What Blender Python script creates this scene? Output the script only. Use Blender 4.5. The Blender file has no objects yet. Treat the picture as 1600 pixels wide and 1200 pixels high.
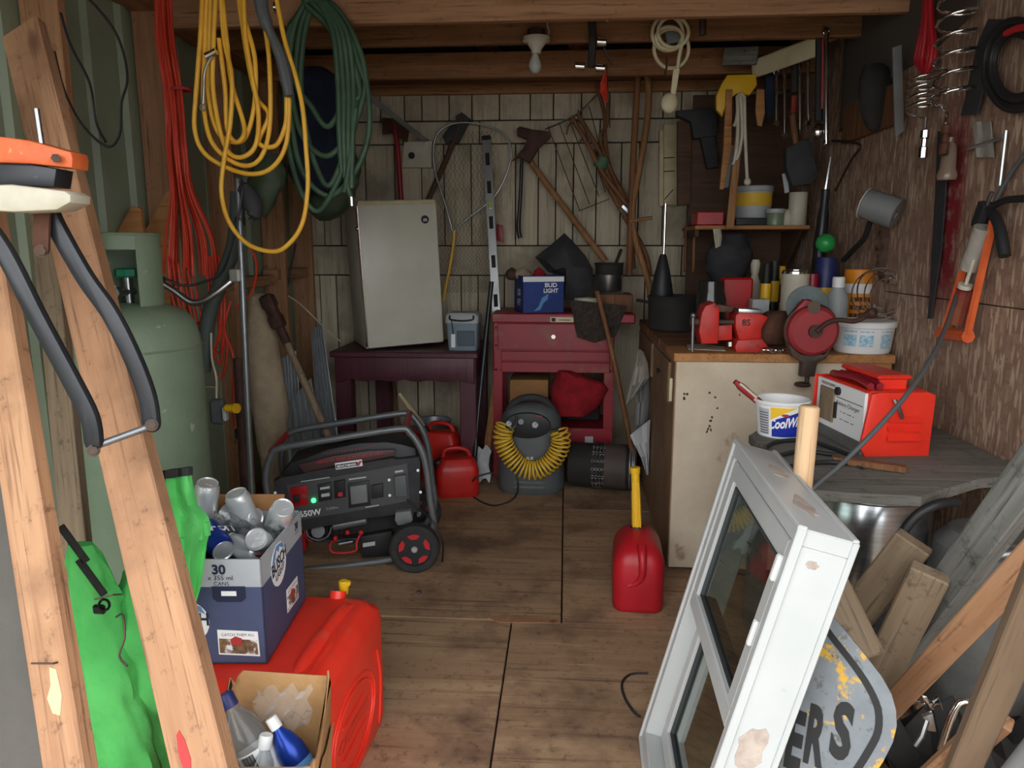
import bpy, bmesh, math, random
from mathutils import Vector, Matrix, Quaternion
random.seed(7)
S = bpy.context.scene
COL = S.collection
PI = math.pi
V = Vector

# ---------------------------------------------------------------- camera, world, exposure
FPX = 1150.0
TH = math.atan(210/FPX); PH = math.atan(85*math.cos(TH)/FPX)
CAMZ = 1.4
cam_d = bpy.data.cameras.new('camera'); cam = bpy.data.objects.new('camera', cam_d); COL.objects.link(cam)
cam.location = (0, 0, CAMZ); cam.rotation_euler = (PI/2-TH, 0, PH)
cam_d.sensor_width = 36; cam_d.lens = 36*FPX/1600; cam_d.clip_start = .05; cam_d.clip_end = 100
S.camera = cam
w = bpy.data.worlds.new('overcast'); S.world = w; w.use_nodes = True
bg = w.node_tree.nodes['Background']
bg.inputs[0].default_value = (.93, .97, 1.0, 1); bg.inputs[1].default_value = 2.2
sun_d = bpy.data.lights.new('sun', 'SUN'); sun_d.energy = .25; sun_d.angle = .9; sun_d.color = (1, .95, .88)
sun = bpy.data.objects.new('sun', sun_d); COL.objects.link(sun); sun.rotation_euler = (math.radians(62), 0, math.radians(-14))
S.view_settings.view_transform = 'Standard'; S.view_settings.look = 'None'
S.view_settings.exposure = .9; S.view_settings.gamma = 1; S.view_settings.use_curve_mapping = False
S.cycles.use_denoising = True
S.cycles.max_bounces = 8; S.cycles.diffuse_bounces = 5

# ---------------------------------------------------------------- pixel -> point at a stated real distance
_R = V((math.cos(PH), math.sin(PH), 0)); _FH = V((-math.sin(PH), math.cos(PH), 0)); _Z = V((0, 0, 1))
_F = math.cos(TH)*_FH - math.sin(TH)*_Z; _U = math.sin(TH)*_FH + math.cos(TH)*_Z
_C = V((0, 0, CAMZ))
def _d(x, y): return _F + _R*((x-800)/FPX) + _U*((600-y)/FPX)
def at(x, y, Y): v = _d(x, y); return _C + v*(Y/v.y)
def atx(x, y, X): v = _d(x, y); return _C + v*(X/v.x)
def atz(x, y, z): v = _d(x, y); return _C + v*((z-CAMZ)/v.z)
def ats(lst, Y): return [at(p[0], p[1], p[2] if len(p) > 2 else Y) for p in lst]
def mpp(Y): return Y/FPX            # metres per pixel at a distance

# ---------------------------------------------------------------- materials
M = {}
def _nodes(name):
    m = bpy.data.materials.new(name); m.use_nodes = True; nt = m.node_tree
    return m, nt, nt.nodes['Principled BSDF'], nt.nodes.new('ShaderNodeTexCoord')
def _mix(nt, fac, a, b, blend='MIX'):
    n = nt.nodes.new('ShaderNodeMix'); n.data_type = 'RGBA'; n.blend_type = blend
    for i, x in ((0, fac), (6, a), (7, b)):
        if hasattr(x, 'is_linked'): nt.links.new(x, n.inputs[i])
        elif i == 0: n.inputs[0].default_value = x
        else: n.inputs[i].default_value = (*x[:3], 1)
    return n.outputs[2]
def _noise(nt, co, scale, detail=5, stretch=None, rough=.6, dist=0):
    if stretch or True:
        mp = nt.nodes.new('ShaderNodeMapping'); nt.links.new(co, mp.inputs[0])
        if stretch: mp.inputs['Scale'].default_value = stretch
        co = mp.outputs[0]
    n = nt.nodes.new('ShaderNodeTexNoise'); n.inputs['Scale'].default_value = scale
    n.inputs['Detail'].default_value = detail; n.inputs['Roughness'].default_value = rough; n.inputs['Distortion'].default_value = dist
    nt.links.new(co, n.inputs['Vector']); return n.outputs['Fac']
def _ramp(nt, fac, lo, hi):
    r = nt.nodes.new('ShaderNodeMapRange'); r.inputs[1].default_value = lo; r.inputs[2].default_value = hi
    nt.links.new(fac, r.inputs[0]); return r.outputs[0]
def _bump(nt, h, bs, strength, dist=.01):
    b = nt.nodes.new('ShaderNodeBump'); b.inputs['Strength'].default_value = strength; b.inputs['Distance'].default_value = dist
    nt.links.new(h, b.inputs['Height']); nt.links.new(b.outputs[0], bs.inputs['Normal'])
def lin(h):
    if isinstance(h, str):
        c = [int(h[i:i+2], 16)/255 for i in (0, 2, 4)]
        return tuple(x/12.92 if x <= .04045 else ((x+.055)/1.055)**2.4 for x in c)
    return h
def mat(name, c, r=.5, m=0, c2=None, ns=9, lo=.35, hi=.65, bump=0, bscale=60, spots=None, sscale=14, slo=.6, shi=.68, coat=0, trans=0, stretch=None, alpha=1, ior=1.45, emit=None, sheen=0):
    mt, nt, b, tc = _nodes(name); co = tc.outputs['Object']; c = lin(c)
    b.inputs['Roughness'].default_value = r; b.inputs['Metallic'].default_value = m
    b.inputs['Coat Weight'].default_value = coat; b.inputs['Transmission Weight'].default_value = trans; b.inputs['IOR'].default_value = ior
    b.inputs['Alpha'].default_value = alpha
    out = None
    if c2 is not None:
        out = _mix(nt, _ramp(nt, _noise(nt, co, ns, stretch=stretch), lo, hi), c, lin(c2))
    if spots is not None:
        out = _mix(nt, _ramp(nt, _noise(nt, co, sscale, 8), slo, shi), out if out is not None else c, lin(spots))
    if out is None: b.inputs['Base Color'].default_value = (*c, 1)
    else: nt.links.new(out, b.inputs['Base Color'])
    if bump: _bump(nt, _noise(nt, co, bscale, stretch=stretch), b, bump)
    if emit: b.inputs['Emission Color'].default_value = (*lin(emit[0]), 1); b.inputs['Emission Strength'].default_value = emit[1]
    if sheen: b.inputs['Sheen Weight'].default_value = sheen
    M[name] = mt; return mt
def wood(name, c1, c2, dark, r=.75, ax=2, fine=1.0, stain=None, rnd=.0, knots=0, scratch=None, grime=0):
    """grain runs along the object's own axis ax"""
    mt, nt, b, tc = _nodes(name); co = tc.outputs['Object']
    if rnd:
        oi = nt.nodes.new('ShaderNodeObjectInfo'); ad = nt.nodes.new('ShaderNodeVectorMath'); ad.operation = 'ADD'
        nt.links.new(co, ad.inputs[0]); cb = nt.nodes.new('ShaderNodeCombineXYZ')
        mu = nt.nodes.new('ShaderNodeMath'); mu.operation = 'MULTIPLY'; mu.inputs[1].default_value = 50; nt.links.new(oi.outputs['Random'], mu.inputs[0])
        for i in range(3): nt.links.new(mu.outputs[0], cb.inputs[i])
        nt.links.new(cb.outputs[0], ad.inputs[1]); co = ad.outputs[0]
    st = [1, 1, 1]; st[ax] = .07
    g = _noise(nt, co, 22*fine, 4, tuple(st), .55, .6)
    st2 = [1, 1, 1]; st2[ax] = .03
    g2 = _noise(nt, co, 110*fine, 3, tuple(st2))
    o = _mix(nt, _ramp(nt, g, .3, .7), lin(c1), lin(c2))
    o = _mix(nt, _ramp(nt, g2, .56, .74), o, lin(dark))
    if stain: o = _mix(nt, _ramp(nt, _noise(nt, co, 3.2, 7), .5, .68), o, lin(stain))
    if knots:
        kp = nt.nodes.new('ShaderNodeMapping'); nt.links.new(co, kp.inputs[0]); ks = [1, 1, 1]; ks[ax] = .38; kp.inputs['Scale'].default_value = ks
        vo = nt.nodes.new('ShaderNodeTexVoronoi'); vo.inputs['Scale'].default_value = knots; nt.links.new(kp.outputs[0], vo.inputs['Vector'])
        o = _mix(nt, _ramp(nt, vo.outputs['Distance'], .11, .05), o, lin(dark))
    if grime: o = _mix(nt, _ramp(nt, _noise(nt, co, 26, 9, None, .75), .6-.06*grime, .74), o, tuple(x*.45 for x in lin(dark)))
    if scratch:
        st3 = [1, 1, 1]; st3[ax] = .05; st3[1-ax if ax < 2 else 0] = 1.6
        o = _mix(nt, _ramp(nt, _noise(nt, co, 34, 8, tuple(st3), .7, .8), .63, .70), o, lin(scratch))
    if rnd:
        hs = nt.nodes.new('ShaderNodeHueSaturation'); mr = nt.nodes.new('ShaderNodeMapRange')
        mr.inputs[3].default_value = 1-rnd; mr.inputs[4].default_value = 1+rnd
        nt.links.new(oi.outputs['Random'], mr.inputs[0]); nt.links.new(mr.outputs[0], hs.inputs['Value']); nt.links.new(o, hs.inputs['Color']); o = hs.outputs[0]
    nt.links.new(o, b.inputs['Base Color']); b.inputs['Roughness'].default_value = r
    _bump(nt, g2, b, .25, .004); M[name] = mt; return mt

# ---------------------------------------------------------------- mesh building
def frame(z, x_hint=V((1, 0, 0))):
    """3x3 with columns x,y,z, z along given axis"""
    z = V(z).normalized(); x = V(x_hint) - z*V(x_hint).dot(z)
    if x.length < 1e-5: x = V((0, 1, 0)) - z*z.y
    x.normalize(); y = z.cross(x)
    return Matrix((x, y, z)).transposed()
def TM(loc=(0, 0, 0), R=None, s=None):
    m = Matrix.Translation(V(loc))
    if R is not None: m = m @ R.to_4x4()
    if s is not None: m = m @ Matrix.Diagonal((s[0], s[1], s[2], 1))
    return m
def rot(ax, deg): return Matrix.Rotation(math.radians(deg), 4, ax)
def catmull(pts, k=6, closed=False):
    pts = [V(p) for p in pts]; n = len(pts); out = []
    if n < 3: return pts
    rng = range(n if closed else n-1)
    for i in rng:
        if closed: p0, p1, p2, p3 = pts[i-1], pts[i], pts[(i+1) % n], pts[(i+2) % n]
        else: p0, p1, p2, p3 = pts[max(i-1, 0)], pts[i], pts[i+1], pts[min(i+2, n-1)]
        for j in range(k):
            t = j/k
            out.append(.5*((2*p1)+(p2-p0)*t+(2*p0-5*p1+4*p2-p3)*t*t+(3*p1-p0-3*p2+p3)*t**3))
    if not closed: out.append(pts[-1])
    return out
def rrect(w, d, r, n=4):
    r = min(r, w/2*.999, d/2*.999); o = []
    for cx, cy, a0 in ((w/2-r, d/2-r, 0), (-w/2+r, d/2-r, 90), (-w/2+r, -d/2+r, 180), (w/2-r, -d/2+r, 270)):
        for i in range(n+1):
            a = math.radians(a0+90*i/n); o.append((cx+r*math.cos(a), cy+r*math.sin(a)))
    return o
def circ(r, n=16, rx=None): return [(r*math.cos(2*PI*i/n), (rx or r)*math.sin(2*PI*i/n)) for i in range(n)]

class MB:
    def __init__(s, M=None): s.v = []; s.f = []; s.M = M.copy() if M is not None else Matrix.Identity(4)
    def add(s, vs, fs, L=None):
        m = s.M @ L if L is not None else s.M; o = len(s.v)
        s.v += [m @ V(x) for x in vs]; s.f += [[o+i for i in f] for f in fs]; return s
    def bm(s, b, L=None):
        b.verts.index_update(); s.add([v.co.copy() for v in b.verts], [[v.index for v in f.verts] for f in b.faces], L); b.free(); return s
    def box(s, c, size, bev=0, L=None, R=None, seg=1):
        b = bmesh.new(); bmesh.ops.create_cube(b, size=1)
        for v in b.verts: v.co = V((v.co.x*size[0], v.co.y*size[1], v.co.z*size[2]))
        if bev: bmesh.ops.bevel(b, geom=list(b.edges), offset=min(bev, min(size)*.45), segments=seg, affect='EDGES', profile=.5)
        T = TM(c, R); return s.bm(b, L @ T if L is not None else T)
    def bx(s, x0, x1, y0, y1, z0, z1, bev=0, L=None, seg=1):
        return s.box(((x0+x1)/2, (y0+y1)/2, (z0+z1)/2), (abs(x1-x0), abs(y1-y0), abs(z1-z0)), bev, L, None, seg)
    def loft(s, rings, caps=True, closed=False, L=None):
        n = len(rings[0]); vs = [p for r in rings for p in r]; fs = []
        k = len(rings)
        for i in range(k if closed else k-1):
            a, b = i*n, ((i+1) % k)*n
            for j in range(n):
                j2 = (j+1) % n; fs.append([a+j, a+j2, b+j2, b+j])
        if caps and not closed: fs.append(list(range(n))[::-1]); fs.append([(k-1)*n+j for j in range(n)])
        return s.add(vs, fs, L)
    def lathe(s, prof, L=None, n=20, ang=2*PI):
        rings = []
        for (r, z) in prof: rings.append([(max(r, 1e-5)*math.cos(2*PI*i/n), max(r, 1e-5)*math.sin(2*PI*i/n), z) for i in range(n)])
        return s.loft(rings, True, False, L)
    def cyl(s, p0, p1, r, r2=None, n=14, bev=0):
        p0, p1 = V(p0), V(p1); h = (p1-p0).length; r2 = r if r2 is None else r2
        pr = [(r, 0), (r2, h)] if not bev else [(r-bev, 0), (r, bev), (r2, h-bev), (r2-bev, h)]
        return s.lathe(pr, TM(p0, frame(p1-p0)), n)
    def tube(s, pts, r, n=7, closed=False, k=0, caps=True):
        pts = catmull(pts, k, closed) if k else [V(p) for p in pts]
        m = len(pts); rr = r if isinstance(r, (list, tuple)) else None
        t0 = (pts[1]-pts[0]).normalized(); ref = V((0, 0, 1)) if abs(t0.z) < .9 else V((1, 0, 0))
        nrm = (ref-t0*ref.dot(t0)).normalized(); rings = []; pt = t0
        for i in range(m):
            a = pts[i-1] if (i or closed) else pts[0]; b = pts[(i+1) % m] if (i < m-1 or closed) else pts[-1]
            t = (b-a); t = t.normalized() if t.length > 1e-9 else pt
            nrm = nrm-t*nrm.dot(t)
            if nrm.length < 1e-6: nrm = t.orthogonal()
            nrm.normalize(); bn = t.cross(nrm); pt = t
            ra = rr[min(int(i*len(rr)/m), len(rr)-1)] if rr else r
            rings.append([pts[i]+nrm*(ra*math.cos(2*PI*j/n))+bn*(ra*math.sin(2*PI*j/n)) for j in range(n)])
        return s.loft(rings, caps, closed)
    def prism(s, poly, t, L=None, bev=0, z0=None):
        """polygon in local XY, thickness t about z=0 (or from z0 up)"""
        b = bmesh.new(); a = -t/2 if z0 is None else z0
        vs = [b.verts.new((p[0], p[1], a)) for p in poly]; f = b.faces.new(vs)
        f.normal_update()
        if f.normal.z > 0: f.normal_flip()
        r = bmesh.ops.extrude_face_region(b, geom=[f])
        for e in r['geom']:
            if isinstance(e, bmesh.types.BMVert): e.co.z += t
        if bev:
            bmesh.ops.recalc_face_normals(b, faces=list(b.faces))
            bmesh.ops.bevel(b, geom=[e for e in b.edges if abs(e.verts[0].co.z-e.verts[1].co.z) < 1e-7], offset=bev, segments=2, affect='EDGES', profile=.5)
        return s.bm(b, L)
    def grid(s, P, t=0.0):
        """grid of points P[i][j]; thickness t along normals"""
        a, b = len(P), len(P[0]); P = [[V(p) for p in r] for r in P]
        if not t:
            return s.add([p for r in P for p in r], [[i*b+j, i*b+j+1, (i+1)*b+j+1, (i+1)*b+j] for i in range(a-1) for j in range(b-1)])
        N = []
        for i in range(a):
            row = []
            for j in range(b):
                du = P[min(i+1, a-1)][j]-P[max(i-1, 0)][j]; dv = P[i][min(j+1, b-1)]-P[i][max(j-1, 0)]
                nn = du.cross(dv); row.append(nn.normalized() if nn.length > 1e-12 else V((0, 0, 1)))
            N.append(row)
        top = [P[i][j]+N[i][j]*(t/2) for i in range(a) for j in range(b)]; bot = [P[i][j]-N[i][j]*(t/2) for i in range(a) for j in range(b)]
        o = a*b; fs = []
        for i in range(a-1):
            for j in range(b-1):
                q = [i*b+j, i*b+j+1, (i+1)*b+j+1, (i+1)*b+j]; fs.append(q[::-1]); fs.append([o+x for x in q])
        bd = [j for j in range(b)]+[i*b+b-1 for i in range(1, a)]+[(a-1)*b+j for j in range(b-2, -1, -1)]+[i*b for i in range(a-2, 0, -1)]
        for q in range(len(bd)):
            x, y = bd[q], bd[(q+1) % len(bd)]; fs.append([x, y, o+y, o+x])
        return s.add(top+bot, fs)
    def torus(s, R, r, L=None, n=24, k=8):
        rings = []
        for i in range(n):
            a = 2*PI*i/n; rings.append([((R+r*math.cos(2*PI*j/k))*math.cos(a), (R+r*math.cos(2*PI*j/k))*math.sin(a), r*math.sin(2*PI*j/k)) for j in range(k)])
        return s.loft(rings, False, True, L)
    def sph(s, c, r, n=14, k=9, sc=(1, 1, 1), R=None):
        rings = [[(max(r*math.sin(PI*i/k), 1e-5)*math.cos(2*PI*j/n)*sc[0], max(r*math.sin(PI*i/k), 1e-5)*math.sin(2*PI*j/n)*sc[1], -r*math.cos(PI*i/k)*sc[2]) for j in range(n)] for i in range(k+1)]
        return s.loft(rings, True, False, TM(c, R))
    def text(s, txt, L, w=None, h=None, bold=0, ext=.0006, shear=0, warp=None, sp=1.0):
        """lettering in local XY of L, centred; w/h the size of its box"""
        cu = bpy.data.curves.new('lettering', 'FONT'); cu.body = txt; cu.size = 1; cu.extrude = 0; cu.offset = bold; cu.shear = shear
        cu.align_x = 'CENTER'; cu.resolution_u = 3; cu.space_character = sp
        o = bpy.data.objects.new('lettering', cu); me = o.to_mesh()
        vs = [v.co.copy() for v in me.vertices]; fs = [list(p.vertices) for p in me.polygons]; o.to_mesh_clear()
        bpy.data.objects.remove(o); bpy.data.curves.remove(cu)
        if not vs: return s
        x0, x1 = min(v.x for v in vs), max(v.x for v in vs); y0, y1 = min(v.y for v in vs), max(v.y for v in vs)
        kx = (w/(x1-x0)) if w else (h/(y1-y0)); ky = (h/(y1-y0)) if h else kx
        vs = [V(((v.x-(x0+x1)/2)*kx, (v.y-(y0+y1)/2)*ky, ext)) for v in vs]
        if warp: vs = [V(warp(v)) for v in vs]
        return s.add(vs, fs, L)
    def build(s, name, m, parent=None, ang=35, label=None, loc=None, Mw=None):
        """ONE mesh object; parent -> part; Mw -> its own world matrix"""
        if parent is not None: W = WORLD[parent.name]
        elif Mw is not None: W = Mw
        else:
            xs = [v.x for v in s.v]; ys = [v.y for v in s.v]; zs = [v.z for v in s.v]
            W = Matrix.Translation(((min(xs)+max(xs))/2, (min(ys)+max(ys))/2, min(zs)))
        Wi = W.inverted()
        me = bpy.data.meshes.new(name); me.from_pydata([Wi @ v for v in s.v], [], s.f); me.update()
        b = bmesh.new(); b.from_mesh(me); bmesh.ops.recalc_face_normals(b, faces=list(b.faces)); b.to_mesh(me); b.free()
        me.shade_smooth(); me.set_sharp_from_angle(angle=math.radians(ang))
        me.materials.append(M[m] if isinstance(m, str) else m)
        o = bpy.data.objects.new(name, me); COL.objects.link(o)
        if parent is not None: o.parent = parent; WORLD[o.name] = W
        else: o.matrix_world = W; WORLD[o.name] = W
        if label: o['label'] = label
        return o
WORLD = {}
def thing(name, label, cat, Mw=None, group=None):
    o = bpy.data.objects.new(name, None); COL.objects.link(o); o.empty_display_size = .05
    Mw = Mw if Mw is not None else Matrix.Identity(4)
    if not isinstance(Mw, Matrix): Mw = Matrix.Translation(V(Mw))
    o.matrix_world = Mw; WORLD[o.name] = Mw.copy(); return tag(o, label, cat, group)
def tag(o, label, cat, group=None):
    o['label'] = label; o['category'] = cat
    if group: o['group'] = group
    return o
def struct(o, label=None):
    o['kind'] = 'structure'
    if label: o['label'] = label
    return o
def part(p, name, m, fn, ang=35, label=None, Mw=None):
    b = MB(Mw if Mw is not None else WORLD[p.name]); fn(b); return b.build(name, m, p, ang, label)
def solo(name, m, label, cat, fn, group=None, ang=35, Mw=None):
    b = MB(Mw); fn(b); return tag(b.build(name, m, None, ang, Mw=Mw), label, cat, group)
def copy_tree(o, Mw, label, group=None, parent=None):
    c = o.copy(); COL.objects.link(c)
    if parent is None:
        c.matrix_world = Mw; WORLD[c.name] = Mw.copy(); c['label'] = label
        if group: c['group'] = group
    else: c.parent = parent; WORLD[c.name] = WORLD[parent.name]
    for ch in list(o.children): copy_tree(ch, None, None, None, c)
    return c
def board_M(p0, p1, face=V((0, -1, 0))):
    """frame with z along p0->p1, y towards 'face' normal"""
    p0, p1 = V(p0), V(p1); z = (p1-p0).normalized(); y = V(face)-z*V(face).dot(z); y.normalize(); x = y.cross(z)
    return TM(p0, Matrix((x, y, z)).transposed()), (p1-p0).length
def board(name, m, p0, p1, wd, t, label=None, cat=None, face=V((0, -1, 0)), bev=.002, group=None, parent=None, kind=None, jag=0):
    Mx, Ln = board_M(p0, p1, face); b = MB(Mx); b.box((0, -t/2, Ln/2), (wd, t, Ln), bev)
    if parent is not None:
        # part with its own axes, so the grain runs along it
        o = b.build(name, m, None, Mw=Mx); o.parent = parent; o.matrix_parent_inverse = WORLD[parent.name].inverted(); o.matrix_basis = Mx
        return o
    o = b.build(name, m, None, Mw=Mx)
    if label: tag(o, label, cat, group)
    if kind: o['kind'] = kind
    return o
def jit(a): return random.uniform(-a, a)
# ---------------------------------------------------------------- palette
wood('pine', 'b98c68', '9c6f4c', '6e4a33', rnd=.12, knots=4, grime=.4)
wood('pine_fresh', 'ba8d69', '9d7050', '6d4a34', rnd=.06, stain='8b6549', knots=4.5, grime=.6)
wood('joist_wood', 'a87850', '855a38', '4f3420', rnd=.15, knots=4, grime=.5)
wood('old_brown', '8a5d3c', '6a4429', '3a2416', rnd=.12)
wood('grey_wood', '8a8a84', '6b6b66', '42423e', rnd=.1, knots=5, grime=1, scratch='a9aaa4')
wood('weathered', '937f67', '77644f', '4b3e32', rnd=.1, knots=5, grime=.7)
wood('handle_wood', 'a87b4e', '8a5f39', '5a3a22')
wood('ash_handle', 'dab890', 'c8a076', 'a67e56')
wood('stand_wood', '7a776f', '615e58', '3f3d39', ax=0, grime=1)
wood('driftwood', '7f6853', '665340', '40342a', rnd=.1)
wood('dark_ply', '5a3d28', '452d1e', '2c1c13', ax=0)
wood('siding_white', 'c6baa2', 'ada189', '7d715e', rnd=.09, stain='948770')
wood('purple_paint', '5a2a35', '4a212c', '3a1a22', r=.5, fine=.6)
wood('trim_wood', 'b9844f', '9d6a3c', '6e4526', ax=0)
wood('ply_floor', 'b39372', '98785b', '6b523f', ax=0, fine=.45, stain='6e5442', rnd=.08, scratch='bf9f80', grime=1)
mat('red_plastic', 'd02a22', .38, c2='b8211c', ns=5, bump=.08, bscale=200, spots='8e2018', sscale=7, slo=.62, shi=.75)
mat('red_plastic_deep', 'b81a26', .42, c2='a01822', ns=4, bump=.06, bscale=160)
mat('red_bright', 'f03c2a', .35, c2='df3020', ns=5, bump=.06, bscale=160, spots='a8705f', sscale=6, slo=.6, shi=.82)
mat('red_paint', 'b5161d', .35, c2='9c141b', ns=6, spots='6a1a18', sscale=30, slo=.68, shi=.74)
mat('red_vise', 'cc2a1e', .45, c2='a8231b', ns=10, spots='4a2a22', sscale=22, slo=.6, shi=.7)
mat('red_chest', '9c1c2a', .4, c2='84182a', ns=4, spots='94583c', sscale=4, slo=.55, shi=.7)
mat('red_cloth', 'a31824', .9, c2='7d111b', ns=12, bump=.5, bscale=90)
mat('yellow', 'e3b21f', .4)
mat('yellow_hose', 'f0bc40', .42, c2='e6a832', ns=10)
mat('yellow_air', 'e6bb3a', .35)
mat('orange_cord', 'd9452c', .5, c2='c23a28', ns=9)
mat('orange_paint', 'e2703c', .5, c2='c85a2c', ns=14, spots='e0b890', sscale=18, slo=.6, shi=.66)
mat('orange_gun', 'e06a3a', .4, c2='c9552a', ns=9)
mat('green_hose', '4d6a50', .5, c2='3c5642', ns=9)
mat('tank_green', '84957e', .5, c2='76876f', ns=3, bump=.15, bscale=60, spots='a3a896', sscale=16, slo=.66, shi=.7)
mat('siding_green', '98a48c', .45, c2='8b977f', ns=3)
mat('lime_cloth', '62cc6a', .8, c2='48b256', ns=5, bump=.5, bscale=22)
mat('dark_cloth', '3a3a38', .9, c2='2a2a29', ns=20, bump=.3, bscale=120)
mat('canvas', 'a8977e', .9, c2='94836c', ns=9, bump=.5, bscale=50)
mat('grey_rag', 'a09a90', .9, c2='8a847b', ns=8, bump=.4, bscale=60)
mat('navy_cloth', '232c44', .85, c2='1b2236', ns=8, bump=.3, bscale=60)
mat('green_bag', '3c4a34', .6, c2='2b3626', ns=8, bump=.4, bscale=30)
mat('black', '262628', .5)
mat('black_matte', '3a3a3c', .75, c2='303033', ns=15, bump=.2, bscale=120)
mat('black_gloss', '1a1a1c', .25)
mat('black_steel', '2a2b2e', .35, .3, c2='36373a', ns=6, spots='55504a', sscale=40, slo=.68, shi=.72)
mat('rubber', '2a2a2a', .8, c2='353433', ns=20)
mat('grey_plastic', '5d605f', .5, c2='53575a', ns=6)
mat('mid_grey', '7b7d7c', .55, c2='6d6f70', ns=8)
mat('light_grey', 'a9adad', .5)
mat('silver_tube', '8e9192', .35, .7, c2='7a7d80', ns=9)
mat('gen_tube', '6f7274', .4, .4)
mat('steel', 'b4b6b6', .3, .95, c2='8f9192', ns=8)
mat('galv', 'b5babd', .42, .75, c2='999fa3', ns=10, stretch=(6, 6, .3))
mat('chrome', 'dedede', .12, 1)
mat('alu', 'c6c8c8', .35, .9)
mat('stainless', 'b9bcbe', .22, .95, c2='9ea1a4', ns=6, stretch=(1, 1, 14))
mat('iron', '4a4340', .6, .6, c2='5a4638', ns=14, bump=.2)
mat('rust', '6a4432', .8, .3, c2='4b3227', ns=14, bump=.3)
mat('rust_dark', '5a3d35', .7, .3, c2='3f2d29', ns=14, bump=.3)
mat('white', 'e8e8e6', .45)
mat('white_vinyl', 'bcbebd', .4, c2='b4b7b6', ns=4, spots='9b958d', sscale=20, slo=.7, shi=.78)
mat('gasket', '3c3f40', .7)
mat('white_fridge', 'd6d4c4', .4, c2='cbc8b6', ns=3)
mat('white_old', 'cdc6b4', .6, c2='b7af9a', ns=8)
mat('cream', 'd9cfae', .55, c2='c9bc95', ns=8)
mat('ivory', 'cfc3a0', .6, c2='b7a981', ns=9)
mat('tan_fabric', 'c9b890', .8)
mat('bench_paint', 'd0c3ad', .65, c2='bfae96', ns=4, bump=.15, bscale=30, spots='8a6a52', sscale=7, slo=.6, shi=.72)
mat('bench_side', '8f7358', .7, c2='7a5f47', ns=5, bump=.2, bscale=30)
mat('box_blue', '3f4766', .6, c2='4a5270', ns=3)
mat('box_silver', 'b6b9bd', .5, c2='a4a8ad', ns=3)
mat('cardboard', 'a97a4d', .85, c2='94683f', ns=7)
mat('kraft', 'bd9364', .85, c2='a87d50', ns=6, bump=.3, bscale=25)
mat('bud_blue', '1c3a86', .5, c2='17306f', ns=4)
mat('can_blue', '1d3f9c', .3, .4)
mat('can_alu', 'd8dbdd', .3, .55, bump=.25, bscale=30)
mat('print_white', 'eeeeec', .6)
mat('print_dark', '1f2740', .6)
mat('print_black', '1a1a1a', .6)
mat('print_brown', '8b6a4a', .7, c2='4d3a2c', ns=60, spots='e8e8e8', sscale=50, slo=.5, shi=.6)
mat('print_red', 'b03434', .6)
mat('print_sky', '5f93c8', .6)
mat('print_yellow', 'f2c12e', .5)
mat('print_blue', '1c2f9c', .45)
mat('print_lblue', '6aa0bd', .6, c2='c9d8de', ns=90)
mat('print_grey', 'b7b9bb', .6)
mat('bottle_clear', 'e4eaec', .08, trans=.9, ior=1.35)
mat('plastic_film', 'eef0f0', .12, trans=.85, ior=1.15, alpha=.45)
mat('glass', 'b9c9c0', .02, trans=1, ior=1.6)
mat('glass_bulb', 'dfe3dc', .15, trans=.6)
mat('led_green', '30d060', .4, emit=('38ff70', 2.5))
mat('sign_yellow', 'c9a032', .5, .2)
mat('taupe', '5c5751', .6, c2='514d48', ns=5, bump=.1)
mat('navy', '2a2f63', .45)
mat('ball_green', '2f9a4e', .3)
mat('orange_tub', 'e08a1e', .45)
mat('gold_text', 'e0b23a', .5)
mat('leather', '4a3226', .7)
mat('mesh_rag', '4b4038', .95, c2='2f2824', ns=40, bump=.6, bscale=70, stretch=(1, 5, 1))
mat('charger_grey', '6c6c68', .6, c2='5a5855', ns=8)
mat('dust_black', '2e2c2a', .8, c2='232120', ns=9, bump=.2)
mat('drink_amber', '6a4a2a', .4)
mat('pink_red', 'c2242e', .5)
mat('paint_scrape', 'b9ab9f', .8, c2='a3948a', ns=30, bump=.4)
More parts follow.
